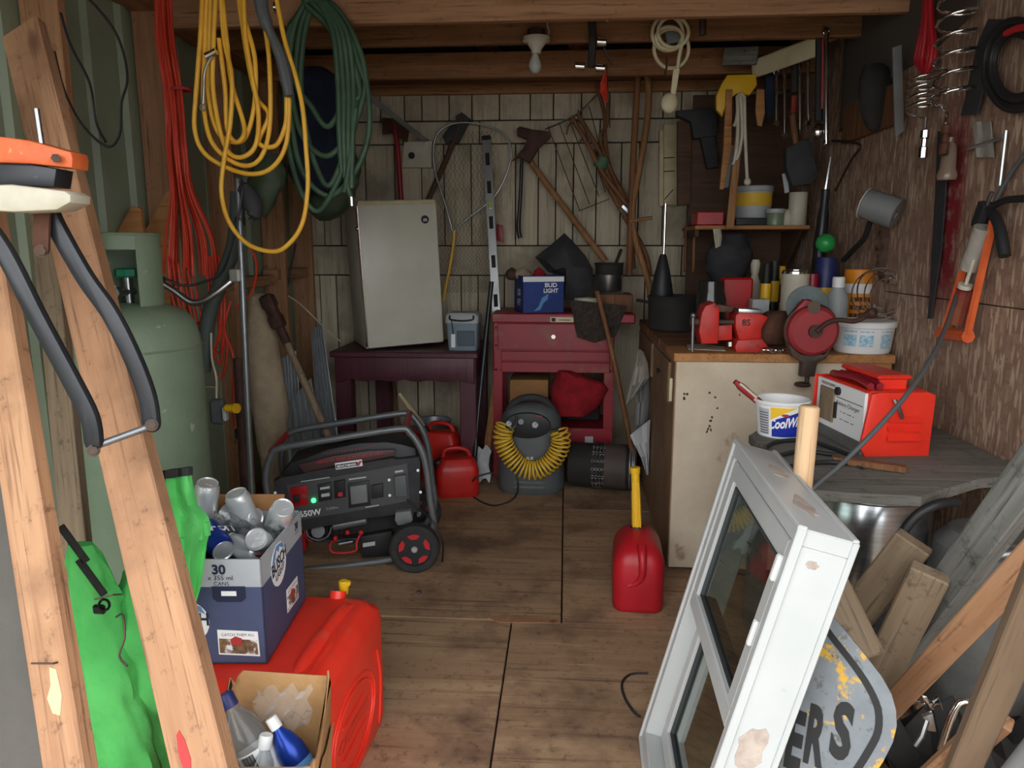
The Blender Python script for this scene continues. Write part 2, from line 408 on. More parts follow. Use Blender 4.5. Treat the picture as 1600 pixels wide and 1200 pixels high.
# ---------------------------------------------------------------- special surfaces
def osb_mat():
    mt, nt, b, tc = _nodes('osb'); co = tc.outputs['Object']
    lay = []
    for k, (sc, st) in enumerate(((46, (1, .5, 1.6)), (40, (1, 1.7, .35)), (60, (1, 1.6, .3)))):
        mp = nt.nodes.new('ShaderNodeMapping'); nt.links.new(co, mp.inputs[0]); mp.inputs['Scale'].default_value = st; mp.inputs['Rotation'].default_value = (k*.9+.3, 0, 0)
        vo = nt.nodes.new('ShaderNodeTexVoronoi'); vo.inputs['Scale'].default_value = sc; nt.links.new(mp.outputs[0], vo.inputs['Vector'])
        sp = nt.nodes.new('ShaderNodeSeparateColor'); nt.links.new(vo.outputs['Color'], sp.inputs[0]); lay.append((sp.outputs[0], sp.outputs[1]))
    o = _mix(nt, lay[0][0], lin('a08270'), lin('8c6e5c'))
    o = _mix(nt, _ramp(nt, lay[1][1], .45, .7), o, _mix(nt, lay[1][0], lin('ac9078'), lin('846655')))
    o = _mix(nt, _ramp(nt, lay[2][1], .72, .8), o, lin('c2a890'))
    o = _mix(nt, _ramp(nt, _noise(nt, co, 2.2, 6), .5, .8), o, lin('7a5848'))
    # spray of red paint on the board, its own patch
    mp = nt.nodes.new('ShaderNodeMapping'); nt.links.new(co, mp.inputs[0])
    gy = nt.nodes.new('ShaderNodeSeparateXYZ'); nt.links.new(co, gy.inputs[0])
    def band(sock, c, wd):
        a = nt.nodes.new('ShaderNodeMath'); a.operation = 'SUBTRACT'; nt.links.new(sock, a.inputs[0]); a.inputs[1].default_value = c
        c2 = nt.nodes.new('ShaderNodeMath'); c2.operation = 'ABSOLUTE'; nt.links.new(a.outputs[0], c2.inputs[0])
        r = nt.nodes.new('ShaderNodeMapRange'); r.inputs[1].default_value = wd; r.inputs[2].default_value = wd*.55; nt.links.new(c2.outputs[0], r.inputs[0]); return r.outputs[0]
    q = nt.nodes.new('ShaderNodeMath'); q.operation = 'MULTIPLY'
    nt.links.new(band(gy.outputs[1], OSB_RED[0], .12), q.inputs[0]); nt.links.new(band(gy.outputs[2], OSB_RED[1], .42), q.inputs[1])
    q2 = nt.nodes.new('ShaderNodeMath'); q2.operation = 'MULTIPLY'; nt.links.new(q.outputs[0], q2.inputs[0]); nt.links.new(_ramp(nt, _noise(nt, co, 18, 8), .3, .5), q2.inputs[1])
    o = _mix(nt, q2.outputs[0], o, lin('84202a'))
    nt.links.new(o, b.inputs['Base Color']); b.inputs['Roughness'].default_value = .7
    _bump(nt, lay[0][0], b, .3, .003); M['osb'] = mt
XR = 1.38; XL = -1.86; YB = 5.0; ZC = 2.62
OSB_RED = (atx(1482, 330, XR).y-2.75, atx(1482, 330, XR).z+.1)
osb_mat()

# ---------------------------------------------------------------- floor of plywood sheets
fl = struct(MB().bx(-2.0, XR+.1, .4, 5.1, -.10, -.016).build('floor', 'dust_black'))
def sheet(x0, x1, y0, y1, dz=0, tilt=0):
    b = MB(); b.bx(x0+.003, x1-.003, y0+.003, y1-.003, -.016, dz, .0025)
    o = b.build('plywood_sheet', 'ply_floor', None, Mw=TM(((x0+x1)/2, (y0+y1)/2, 0)))
    o.parent = fl; o.matrix_parent_inverse = WORLD[fl.name].inverted(); o.matrix_basis = TM(((x0+x1)/2, (y0+y1)/2, 0))
sheet(-1.25, 0, 2.6, 5.1, .004); sheet(-2.0, -1.25, 2.6, 5.1, .001); sheet(0, 1.48, 2.6, 3.85, .001); sheet(0, 1.48, 3.85, 5.1, .003)
sheet(-1.41, -.19, 1.38, 2.6, .002); sheet(-.19, 1.03, 1.38, 2.6, .005); sheet(1.03, 1.48, 1.38, 2.6); sheet(-2.0, -1.41, 1.38, 2.6)
sheet(-.8, .42, .4, 1.38); sheet(.42, 1.48, .4, 1.38, .003); sheet(-2.0, -.8, .4, 1.38, .002)
# torn strip of plywood veneer along the seam
b = MB(); a0, a1 = atz(762, 966, .005), atz(874, 973, .005)
b.prism([(a0.x, a0.y), (a0.x+.05, a0.y-.03), (a1.x, a1.y-.005), (a1.x, a1.y+.035), (a0.x+.06, a0.y+.03)], .003, TM((0, 0, .006)))
o = b.build('veneer_strip', 'pine_fresh', fl)
gnd = struct(MB().bx(-14, 14, -16, .42, -.14, -.06).build('ground', mat('gravel', '8a8378', .95, c2='6f695f', ns=30)))
gnd['label'] = 'gravel ground outside the shed door'

# ---------------------------------------------------------------- left wall: ribbed sheet metal on studs
wl = struct(MB().bx(XL-.03, XL-.012, .4, 5.1, -.1, 2.75).build('wall_left', 'siding_green'))
def rib_sheet(y0, y1):
    prof = []; y = y0; n = 0; per = (y1-y0)/4
    for i in range(4):
        a = y0+i*per
        prof += [(a, 0), (a+per*.62, 0), (a+per*.70, .02), (a+per*.86, .02), (a+per*.94, 0)]
    prof.append((y1, 0))
    P = [[V((XL-.01+d, yy, z)) for (yy, d) in prof] for z in (0, 1.3, 2.7)]
    MB().grid(P, .0012).build('metal_sheet', 'siding_green', wl, 20)
for i in range(5): rib_sheet(.45+i*.92, .45+i*.92+.92)
XS = -1.72
for (px, wd) in ((152, .04), (300, .04), (385, .042), (456, .042), (522, .042)):
    yy = atx(px, 560, XS).y
    if yy > 4.98: yy = 4.97
    board('stud', 'pine', (XS, yy, 0), (XS, yy, 2.5), wd, XS-XL, None, None, V((1, 0, 0)), .003, parent=wl)
for (ya, yb, z) in ((3.75, 4.36, 1.22), (4.4, 4.95, 1.25), (4.4, 4.95, .5)):
    board('girt', 'pine', (XS-.03, ya, z), (XS-.03, yb, z), .06, .09, None, None, V((1, 0, 0)), .003, parent=wl)
board('top_plate', 'joist_wood', (XS, .4, 2.42), (XS, 5.0, 2.42), .05, .14, None, None, V((1, 0, 0)), .003, parent=wl)
# plywood gussets nailed on the studs behind the tank
for pts, Y in (([(182, 368), (208, 322), (222, 326), (226, 372)], 3.0), ([(226, 366), (263, 298), (270, 300), (266, 640), (232, 620)], 3.16)):
    b = MB(); q = [at(x, y, Y) for x, y in pts]
    b.prism([(p.x, p.z) for p in q], .02, Matrix(((1, 0, 0, 0), (0, 0, 1, Y), (0, 1, 0, 0), (0, 0, 0, 1))))
    b.build('gusset', 'trim_wood', wl)

# ---------------------------------------------------------------- right wall: OSB
wr = struct(MB().bx(XR+.02, XR+.1, .4, 5.1, -.1, 2.75).build('wall_right', 'old_brown'))
for (y0, y1, z0, z1) in ((.9, 3.34, -.05, 1.22), (.9, 3.34, 1.224, 2.45), (.9, 3.34, 2.454, 2.75), (3.344, 5.05, -.05, 2.75)):
    b = MB(); b.bx(XR, XR+.02, y0, y1, z0, z1, .001)
    b.build('osb_panel', 'osb', wr)

# ---------------------------------------------------------------- back wall: reused white board siding
wb = struct(MB().bx(XL-.05, XR+.1, YB+.02, YB+.1, -.1, 2.75).build('wall_back', 'dust_black'))
zr = [at(640, y, YB).z for y in (146, 190, 226, 384, 430)]
rows = [(zr[1], zr[0], .0), (zr[2], zr[1], 1), (zr[3], zr[2], .05), (zr[4], zr[3], 2), (-.02, zr[4], .09)]
for (z0, z1, k) in rows:
    x = -1.84; random.seed(int(z0*100)+3)
    while x < 1.36:
        wd = random.choice((.115, .15, .18, .2, .16)) if k not in (1, 2) else random.uniform(.5, .95)
        x1 = min(x+wd, 1.37)
        if x1-x > .03:
            cx = (x+x1)/2; h = (z1-z0)
            b = MB(); b.box((cx, YB+.008+jit(.003), (z0+z1)/2), (x1-x-.008, .02, h-.008), .002)
            Mx = TM((cx, YB, z0)); o = b.build('siding_board', 'siding_white', None, Mw=Mx)
            o.parent = wb; o.matrix_parent_inverse = WORLD[wb.name].inverted(); o.matrix_basis = Mx
        x = x1
# brown plywood partition at the back end of the bench
b = MB(); b.bx(.74, XR, 4.66, 4.68, .5, 2.3); pt = struct(b.build('trim_1', 'dark_ply')); pt['label'] = 'dark plywood partition behind the bench shelf'
# ---------------------------------------------------------------- ceiling
cl = struct(MB().bx(XL-.05, XR+.1, .4, 5.1, ZC+.12, ZC+.16).build('ceiling', 'dark_ply'))
for i in range(22):
    x0 = XL+i*.15
    o = MB().bx(x0+.002, x0+.148, .4, 5.08, ZC+.098, ZC+.118).build('roof_board', 'old_brown', cl)
def joist(Y, z0, h, m='joist_wood', x0=XL, x1=XR, t=.04):
    board('joist', m, (x0, Y, z0+h/2), (x1, Y, z0+h/2), h, t, None, None, V((0, -1, 0)), .003, parent=cl)
zj = lambda y, Y: at(838, y, Y).z
joist(4.95, zj(145, 4.95), .10); joist(4.90, zj(127, 4.90), .06, 'old_brown')
joist(4.45, zj(120, 4.45), .14); joist(3.80, zj(67, 3.80), .115)
joist(3.3, zj(31, 3.30), .13, 'pine'); joist(2.7, 2.42, .14); joist(2.1, 2.42, .14); joist(1.5, 2.42, .14); joist(.92, 2.42, .14)
for (x, w_) in ((-.55, .14), (.05, .2), (.62, .12), (1.05, .1)):   # odd lumber laid across the joists
    board('rafter_plank', random.choice(('old_brown', 'joist_wood', 'grey_wood')), (x, 3.2, zj(50, 3.8)+.16), (x+.05, 5.0, zj(50, 3.8)+.20), w_, .03, None, None, V((0, 0, -1)), .003, parent=cl)
# front wall above and beside the wide open doorway (behind the viewer's frame)
wf = struct(MB().bx(XL-.05, XR+.1, .38, .46, 2.25, 2.75).build('wall_front', 'siding_green'))
def lp(Mw, px, py, ax=1, val=0.0):
    """local point where the line of sight through a pixel meets local plane ax = val of a placed thing"""
    Wi = Mw.inverted(); o = Wi @ _C; d = (Wi.to_3x3() @ _d(px, py)); t = (val-o[ax])/d[ax]; return o+d*t
def XZ(Y=0): return Matrix(((1, 0, 0, 0), (0, 0, -1, Y), (0, 1, 0, 0), (0, 0, 0, 1)))   # local XY plane -> XZ plane, normal -Y
def XZm(p): return TM(p) @ XZ()
def bar_poly(path, wd, rnd=True, k=5):
    p = catmull([V((a[0], a[1], 0)) for a in path], k); L_, R_ = [], []
    for i, q in enumerate(p):
        t = (p[min(i+1, len(p)-1)]-p[max(i-1, 0)]).normalized(); n = V((-t.y, t.x, 0)); w_ = wd/2
        L_.append(q+n*w_); R_.append(q-n*w_)
    poly = L_
    if rnd:
        t = (p[-1]-p[-2]).normalized(); n = V((-t.y, t.x, 0))
        poly = poly+[p[-1]+n*(wd/2*math.cos(a))+t*(wd/2*math.sin(a)) for a in (PI/6, PI/3, PI/2, 2*PI/3, 5*PI/6)]
    poly = poly+R_[::-1]
    return [(q.x, q.y) for q in poly]
def extend_floor(T, B, z=0.0):
    d = B-T; return T+d*((z-T.z)/d.z)

# ================================================================ leaning lumber at the left
T, B = at(28, 40, 1.93), at(308, 1200, 1.12)
lum = thing('lumber_plank', 'wide pine plank leaning at the left with a red paint smear near the bottom', 'plank', board_M(extend_floor(T, B), T)[0])
Mx, Ln = board_M(extend_floor(T, B), T)
part(lum, 'plank_body', 'pine_fresh', lambda b: b.box((0, -.019, Ln/2), (.112, .038, Ln), .004))
p = lp(Mx, 289, 1178, 1, 0)
part(lum, 'paint_smear', 'print_red', lambda b: b.prism([(p.x+x*.011, p.z+z*.03) for x, z in ((0, -1.6), (.8, -1), (1.1, 0), (.7, 1.2), (0, 1.4), (-.6, .8), (-.9, -.4))], .001, XZ(.0008)))
def nail(px, py, dx, dz):
    q = lp(Mx, px, py, 1, 0)
    part(lum, 'bent_nail', 'iron', lambda b: b.tube([(q.x, -.01, q.z), (q.x, .012, q.z), (q.x+dx, .02, q.z+dz)], .0018, 6))
nail(184, 929, .035, .006)
q = lp(Mx, 192, 1000, 1, -.01)
part(lum, 'wire_hook', 'iron', lambda b: b.tube([(q.x+.012, -.02, q.z+.05), (q.x-.012, -.01, q.z+.045), (q.x-.014, .0, q.z), (q.x-.004, .012, q.z-.03), (q.x-.02, .016, q.z-.055)], .0022, 6, k=3))
T, B = at(-35, 350, 1.5), at(97, 1200, 1.1)
f0 = extend_floor(T, B); Mx2, Ln2 = board_M(f0, T+(T-f0)*.25)
l2 = thing('lumber_stud', 'narrow pine two-by-four leaning at the far left edge with yellow glue stain', 'plank', Mx2)
part(l2, 'stud_body', 'pine_fresh', lambda b: b.box((0, -.019, Ln2/2), (.084, .038, Ln2), .004))
p2 = lp(Mx2, 85, 1080, 1, 0)
part(l2, 'glue_stain', 'tan_fabric', lambda b: b.prism([(p2.x+x*.016, p2.z+z*.04) for x, z in ((-.3, -1.1), (.6, -.9), (1, -.2), (.3, .3), (.1, 1.1), (-.7, .9), (-.9, -.3))], .001, XZ(.0008)))
p3 = lp(Mx2, 90, 1035, 1, 0)
part(l2, 'bent_nail', 'iron', lambda b: b.tube([(p3.x, -.01, p3.z), (p3.x, .01, p3.z), (p3.x+.035, .02, p3.z+.012)], .0018, 6))
T, B = at(-62, 350, 1.56), at(60, 1200, 1.16)
board('painted_board', 'taupe', extend_floor(T, B), T+(T-B)*.3, .175, .02, 'wide taupe painted board leaning behind the narrow two-by-four', 'board')
T, B = at(60, 300, 2.0), at(113, 840, 1.75)
board('lumber_offcut', 'weathered', extend_floor(T, B, .45), T, .07, .03, 'short weathered board end showing between the two leaning pine planks', 'plank')

# ================================================================ folding workbench hung against the planks
YW = 1.36
fw = thing('folding_workbench', 'folded portable workbench with orange and white wooden jaws and black steel legs', 'workbench', at(60, 400, YW))
def pxpoly(pts, Y): return [(at(x, y, Y).x, at(x, y, Y).z) for x, y in pts]
I4 = Matrix.Identity(4)
def leg(path, Y, wd):
    o = part(fw, 'leg', 'black_steel', lambda b: b.prism(bar_poly(pxpoly(path, Y), wd), .02, XZ(Y), .008), Mw=I4); return o
leg([(-40, 330), (7, 393), (60, 497), (110, 590), (140, 650), (147, 690)], YW-.06, .036)
leg([(78, 330), (90, 357), (133, 433), (173, 490), (207, 557), (230, 618), (237, 662)], YW, .036)
part(fw, 'cross_rod', 'silver_tube', lambda b: b.cyl(at(158, 694, YW-.055), at(240, 664, YW), .007), Mw=I4)
for (x, y, Y) in ((146, 704, YW-.075), (237, 664, YW-.02), (64, 392, YW-.03)):
    part(fw, 'bolt', 'iron', lambda b: (b.cyl(at(x, y, Y), at(x, y, Y+.02), .008, n=6), b.cyl(at(x, y, Y+.004), at(x, y, Y+.016), .012)), Mw=I4)
part(fw, 'front_jaw', 'orange_paint', lambda b: b.prism(pxpoly([(-45, 212), (0, 214), (60, 222), (124, 240), (127, 250), (126, 265), (60, 258), (0, 256), (-45, 254)], YW), .05, XZ(YW), .004), Mw=I4)
part(fw, 'rear_jaw', 'white_old', lambda b: b.prism(pxpoly([(-45, 292), (35, 290), (118, 300), (127, 306), (127, 318), (105, 330), (40, 333), (-45, 328)], YW-.05), .06, XZ(YW-.05), .006), Mw=I4)
part(fw, 'screw_housing', 'black_steel', lambda b: b.prism(pxpoly([(-45, 256), (60, 258), (102, 266), (98, 294), (40, 292), (-45, 292)], YW+.01), .05, XZ(YW+.01), .003), Mw=I4)
part(fw, 'pivot_bracket', 'rust', lambda b: b.prism(bar_poly(pxpoly([(68, 325), (66, 350), (65, 388)], YW-.02), .03), .006, XZ(YW-.02)), Mw=I4)
part(fw, 'jaw_screw', 'steel', lambda b: b.cyl(at(57, 170, YW), at(70, 258, YW), .005), Mw=I4)
part(fw, 'jaw_bolt', 'iron', lambda b: b.cyl(at(87, 247, YW-.04), at(87, 247, YW), .008, n=6), Mw=I4)

# ================================================================ propane tank
tc_ = at(207, 520, 2.25); Mt = TM((tc_.x, 2.25, 0)) @ rot('Z', 0)
tk = thing('propane_tank', 'tall grey-green propane tank with a round collar behind the leaning planks', 'gas tank', Mt)
zs = at(207, 483, 2.25).z; RT = .203
prof = [(.001, .03), (RT*.7, .03), (RT*.95, .09), (RT, .15), (RT, zs-.13), (RT*.985, zs-.09), (RT*.93, zs-.045), (RT*.8, zs-.01), (RT*.55, zs+.012), (.03, zs+.02)]
bd = part(tk, 'tank_body', 'tank_green', lambda b: b.lathe(prof, None, 36))
part(tk, 'foot_ring', 'tank_green', lambda b: b.lathe([(RT*.8, 0), (RT*.82, 0), (RT*.82, .06), (RT*.8, .06)], None, 28))
part(tk, 'weld_seam', 'tank_green', lambda b: b.torus(RT, .0035, TM((0, 0, zs-.12)), 40, 6))
def arc_shell(b, r, z0, z1, a0, a1, t=.004, n=14):
    P = [[V((r*math.cos(math.radians(a0+(a1-a0)*i/n)), r*math.sin(math.radians(a0+(a1-a0)*i/n)), z)) for i in range(n+1)] for z in (z0, (z0+z1)/2, z1)]
    b.grid(P, t)
zc = at(183, 367, 2.25).z
def collar(b):
    arc_shell(b, .1, zs-.02, zc, 20, 235); arc_shell(b, .1, zs-.02, zc, -42, 22, n=8); arc_shell(b, .1, zc-.045, zc, 235, 318, n=8)
    b.torus(.1, .006, TM((0, 0, zc)), 28, 7)
part(tk, 'collar', 'tank_green', collar)
part(tk, 'valve', 'steel', lambda b: (b.cyl((0, 0, zs), (0, 0, zs+.1), .014), b.cyl((-.0, -.07, zs+.055), (0, .03, zs+.055), .011), b.cyl((0, -.08, zs+.055), (0, -.06, zs+.055), .02, n=6)))
part(tk, 'valve_knob', mat('knob_green', '1f7a5c', .35), lambda b: b.loft([[(r*math.cos(2*PI*i/16)*(1.0 if i % 2 else .86), r*math.sin(2*PI*i/16)*(1.0 if i % 2 else .86), z) for i in range(16)] for r, z in ((.03, zs+.1), (.036, zs+.105), (.036, zs+.125), (.025, zs+.13))]))
part(tk, 'gauge', 'white', lambda b: b.cyl((-.012, -.088, zs+.068), (-.012, -.07, zs+.068), .017))
q = lp(Mt, 255, 490, 2, zs-.03)
part(tk, 'sticker', 'print_white', lambda b: b.box((-.03, -.13, zs-.012), (.035, .02, .001), R=rot('X', 22).to_3x3()))

# ================================================================ lime rain bibs
Yb = 1.62
bib = thing('rain_trousers', 'bright lime green rain trousers standing crumpled behind the wide leaning plank', 'clothing', at(230, 1200, Yb)*1.0)
def cloth_tube(b, spec, Y, n=28, flat=.55, seed=1, amp=.05, capz=True):
    rnd = random.Random(seed); ph = [rnd.uniform(0, 6) for _ in range(6)]
    k = 5; pts = catmull([V(s_) for s_ in spec], k); rings = []
    for i, q in enumerate(pts):
        c = at(q.x, q.y, Y); hw = q.z*mpp(Y); ring = []
        for j in range(n):
            a = 2*PI*j/n
            w_ = 1+amp*(math.sin(5*a+ph[0]+i*.5)+.8*math.sin(9*a+ph[1]-i*.7)+.9*math.sin(i*1.1+ph[2]+2*a)+.6*math.sin(i*1.9+ph[3]-3*a)+.5*math.sin(13*a+ph[4]+i*.9))
            ring.append((c.x+hw*w_*math.cos(a), c.y+hw*flat*w_*math.sin(a), c.z))
        rings.append(ring)
    b.loft(rings)
part(bib, 'trouser_body', 'lime_cloth', lambda b: cloth_tube(b, [(272, 835, 26), (266, 865, 48), (250, 905, 66), (225, 960, 84), (205, 1030, 88), (205, 1120, 84), (215, 1200, 78), (225, 1300, 84), (235, 1400, 80)], Yb, amp=.055), Mw=I4, ang=60)
part(bib, 'trouser_leg', 'lime_cloth', lambda b: cloth_tube(b, [(126, 850, 22), (140, 900, 40), (150, 960, 48), (165, 1040, 52), (185, 1120, 54), (205, 1200, 52), (225, 1310, 50), (240, 1400, 45)], Yb-.06, seed=5, amp=.06), Mw=I4, ang=60)
def bibtop(b):
    rows = ((742, 241, 297), (765, 241, 302), (790, 243, 308), (806, 246, 324), (822, 248, 329), (850, 250, 323), (885, 253, 318), (920, 258, 312), (945, 262, 304), (970, 255, 296))
    b.grid([[at(x0+(x1-x0)*i/9, y+(0 if j else 4-8*i/9), Yb-.10+.012*math.sin(i*1.4+j*.5)+.008*math.sin(j*2.2+i*.4)-.02*math.sin(PI*i/9)) for i in range(10)] for j, (y, x0, x1) in enumerate(rows)], .004)
part(bib, 'bib_panel', 'lime_cloth', bibtop, Mw=I4, ang=60)
part(bib, 'hem', 'dark_cloth', lambda b: b.grid([[at(241+58*i/9, y+4-8*i/9, Yb-.103+.012*math.sin(i*1.4)-.02*math.sin(PI*i/9)) for i in range(10)] for y in (733, 746)], .007), Mw=I4)
part(bib, 'gathered_cuff', 'lime_cloth', lambda b: [b.tube([at(258+9*i+3*math.sin(j*.8), 858-6*i+10*j, Yb-.122+.003*i) for j in range(3)], .008, 6) for i in range(8)], Mw=I4, ang=60)
part(bib, 'shoulder_strap', 'dark_cloth', lambda b: [b.box(at(115+28*i, 850+52*i, Yb-.13), (.02, .006, .1), .002, R=rot('Y', -32).to_3x3()) for i in range(2)], Mw=I4)
part(bib, 'strap_buckle', 'black_gloss', lambda b: (b.box(at(155, 952, Yb-.16), (.028, .012, .022), .004), b.torus(.012, .003, TM(at(163, 945, Yb-.165)) @ rot('X', 80))), Mw=I4)

# ================================================================ big red jerry can (front)
Mj = TM((-.725, 1.745, 0)) @ rot('Z', -3)
jc = thing('jerry_can', 'large bright red jerry can with embossed side in the front left foreground', 'fuel can', Mj)
def can_body(b, L_, W_, H_, r=.05, taper=.9, top=.16, n=5, lean=0):
    rings = []
    for (z, sx, sy, rr) in ((0, .9, .9, r), (.012, .97, .97, r), (.04, 1, 1, r), (H_*.5, 1, 1, r), (H_-top, 1, 1, r), (H_-top*.5, (1+taper)/2+.02, (1+taper)/2+.03, r), (H_-.02, taper, taper, r), (H_-.005, taper*.96, taper*.96, r), (H_, taper*.88, taper*.88, r)):
        rings.append([(x+lean*z, y, z) for x, y in rrect(W_*sx, L_*sy, rr*min(sx, sy), n)])
    b.loft(rings)
part(jc, 'can_body', 'red_bright', lambda b: can_body(b, .53, .375, .40, .05, .9, .06), ang=50)
def jhandle(b): b.tube([(.1, .2, .37), (.1, .15, .393), (.1, .02, .397), (.1, -.12, .393), (.1, -.18, .37)], .022, 10, k=5)
part(jc, 'carry_handle', 'red_bright', jhandle, 60)
part(jc, 'vent_neck', 'red_bright', lambda b: b.cyl((.055, .215, .36), (.055, .24, .41), .024))
cp = at(537, 913, 2.02)
part(jc, 'vent_cap', 'yellow', lambda b: (b.lathe([(.012, -.03), (.015, -.012), (.015, .008), (.012, .012)], TM(cp), 12), b.box(cp+V((.004, 0, .004)), (.034, .016, .014), .003)), Mw=I4)
def emboss(b):
    E = TM((.1885, -.03, .17)) @ rot('Z', 90) @ rot('X', 90)
    b.tube([E @ V((.15*math.cos(a), .10*math.sin(a), 0)) for a in [2*PI*i/36 for i in range(36)]], .0035, 6, True)
    b.tube([E @ V((.17*math.cos(a), .12*math.sin(a), 0)) for a in [2*PI*i/36 for i in range(36)]], .003, 6, True)
    b.text('CAUTION', E, w=.22, h=.035, bold=.02, ext=.001); b.tube([E @ V((-.08, .045, 0)), E @ V((.08, .045, 0))], .004, 6); b.tube([E @ V((-.09, -.04, 0)), E @ V((.09, -.04, 0))], .004, 6)
    b.tube([E @ V(q) for q in ((-.21, .13, 0), (-.23, .0, 0), (-.2, -.13, 0))], .004, 6, k=4)
    b.tube([E @ V(q) for q in ((.2, .1, 0), (.225, .0, 0), (.2, -.13, 0))], .004, 6, k=4)
part(jc, 'embossing', 'red_bright', emboss, 60, 'raised caution oval moulded into the can side')
part(jc, 'top_rib', 'red_bright', lambda b: b.tube([(.13, -.2, .388), (.13, -.02, .393), (.1, .1, .396), (.13, .2, .388)], .012, 8, k=5), 60)

# ================================================================ beer carton with cans
Mbx = TM((-.858, 1.757, .405)) @ rot('Z', 4)
bx_ = thing('beer_carton', 'open silver and navy beer carton full of empty cans on the red jerry can', 'carton', Mbx)
BW, BL, BH = .262, .335, .27
def walls(b, z0, z1, t=.004, w_=BW, l_=BL):
    b.bx(-w_/2, w_/2, -l_/2, -l_/2+t, z0, z1); b.bx(-w_/2, w_/2, l_/2-t, l_/2, z0, z1); b.bx(w_/2-t, w_/2, -l_/2, l_/2, z0, z1); b.bx(-w_/2, -w_/2+t, -l_/2, l_/2, z0, z1)
part(bx_, 'carton_body', 'box_blue', lambda b: (walls(b, 0, .20), b.bx(-BW/2, BW/2, -BL/2, BL/2, 0, .004)))
part(bx_, 'carton_rim', 'box_silver', lambda b: walls(b, .20, BH))
part(bx_, 'inner_flap', 'cardboard', lambda b: b.box((-.02, BL/2+.012, BH+.012), (.2, .004, .06), R=rot('X', -25).to_3x3()))
FR = TM((0, -BL/2-.0005, 0)) @ XZ(); RT_ = TM((BW/2+.0005, 0, 0)) @ rot('Z', 90) @ XZ()
def busch(b, L): b.text('BUSCH', L @ TM((0, .008, .001)), w=.115, h=.034, bold=.03); b.text('LIGHT', L @ TM((0, -.022, .001)), w=.07, h=.018, bold=.02)
def logo(L, mir=1):
    part(bx_, 'logo_oval', 'print_white', lambda b: b.prism(circ(.058, 24, .056), .001, L))
    part(bx_, 'logo_mountain', 'print_sky', lambda b: b.prism([(-.05, .02), (-.035, .042), (-.01, .054), (.012, .05), (.04, .04), (.05, .02), (.03, .03), (.015, .042), (.005, .03), (-.008, .044), (-.025, .026)], .0012, L))
    part(bx_, 'logo_lettering', 'print_dark', lambda b: busch(b, L))
logo(RT_ @ TM((-.045, .205, .0008)) @ rot('Z', 8)); logo(FR @ TM((-.06, .11, .0008)))
for (tx, L, h_, bo) in (('30', FR @ TM((.03, .245, .0006)), .026, .04), ('x 355 ml', FR @ TM((.032, .224, .0006)), .012, 0), ('CANS', FR @ TM((.034, .209, .0006)), .01, 0), ('30', RT_ @ TM((.115, .245, .0006)), .022, .03), ('CANS', RT_ @ TM((.115, .226, .0006)), .008, 0)):
    part(bx_, 'count_lettering', 'print_dark', lambda b: b.text(tx, L, h=h_, bold=bo))
for L in (FR @ TM((.065, .055, .0008)), RT_ @ TM((.05, .075, .0008))):
    part(bx_, 'printed_picture', 'print_white', lambda b: b.prism([(-.05, -.03), (.05, -.035), (.048, .03), (-.05, .035)], .0008, L))
    part(bx_, 'picture_print', 'print_brown', lambda b: b.prism([(-.047, -.026), (.046, -.03), (.045, .008), (-.047, .012)], .001, L @ TM((0, 0, .0004))))
    part(bx_, 'picture_mark', 'print_red', lambda b: b.prism([(-.012, -.004), (.012, -.006), (.014, .012), (-.002, .018), (-.014, .01)], .001, L @ TM((-.005, 0, .0008))))
    part(bx_, 'picture_caption', 'print_dark', lambda b: b.text('CATCH THEM ALL', L @ TM((0, .022, .0006)), w=.08, h=.007))
part(bx_, 'latch_print', 'print_dark', lambda b: (b.prism([(-.03, -.02), (.03, -.02), (.04, -.01), (.04, .02), (-.04, .02), (-.04, -.01)], .001, FR @ TM((.05, .182, .0006)))))
part(bx_, 'latch_tag', 'print_white', lambda b: b.prism([(-.018, -.006), (.018, -.006), (.018, .006), (-.018, .006)], .001, FR @ TM((.05, .184, .0014))))
def can_thing(Mw, label, m='can_alu', crush=0, txt=None, red=None):
    c = thing('beer_can', label, 'can', Mw, 'empty cans in the beer carton')
    def body(b):
        rings = []; r = .033
        for i, (rr, z) in enumerate(((.7, 0), (.86, .003), (.99, .012), (1, .03), (1, .05), (1, .075), (1, .1), (.97, .11), (.82, .122))):
            k = 1-crush*math.sin(PI*min(max((z-.01)/.11, 0), 1)); rings.append([(r*rr*math.cos(a)*(1 if not crush else 1.05), r*rr*math.sin(a)*k+crush*.01*math.sin(z*90), z*(1-crush*.25)) for a in [2*PI*j/20 for j in range(20)]])
        b.loft(rings)
    part(c, 'can_wall', m, body); hz = .122*(1-crush*.25)
    part(c, 'can_lid', 'can_alu', lambda b: (b.lathe([(.0265, hz), (.028, hz+.003), (.027, hz+.004), (.024, hz+.001), (.001, hz+.001)], None, 20), b.box((.006, 0, hz+.002), (.02, .012, .001), .0004)))
    if txt: part(c, 'can_lettering', 'print_white', lambda b: b.text(txt, TM((0, 0, .06)) @ rot('Z', 0) @ rot('Y', 90) @ rot('Z', 90), w=.085, h=.03, bold=.03, warp=lambda v: (v.x, .0335*math.sin(v.y/.0335), .0335*math.cos(v.y/.0335)+.0004)))
    if red: part(c, 'can_print', 'print_red', lambda b: arc_shell(b, .0335, .05, .085, 190, 320, .0006, 8))
    return c
def axM(a, c, spin=0):
    p, q = at(*a), at(*c); return TM(p, frame(q-p)) @ rot('Z', spin)
def cM(px, py, Y, rx, ry, rz): return TM(at(px, py, Y)) @ rot('Z', rz) @ rot('Y', ry) @ rot('X', rx)
can_thing(axM((322, 824, 1.80), (366, 884, 1.665), 60), 'blue beer can lying at the front of the beer carton', 'can_blue', 0, 'LIGHT')
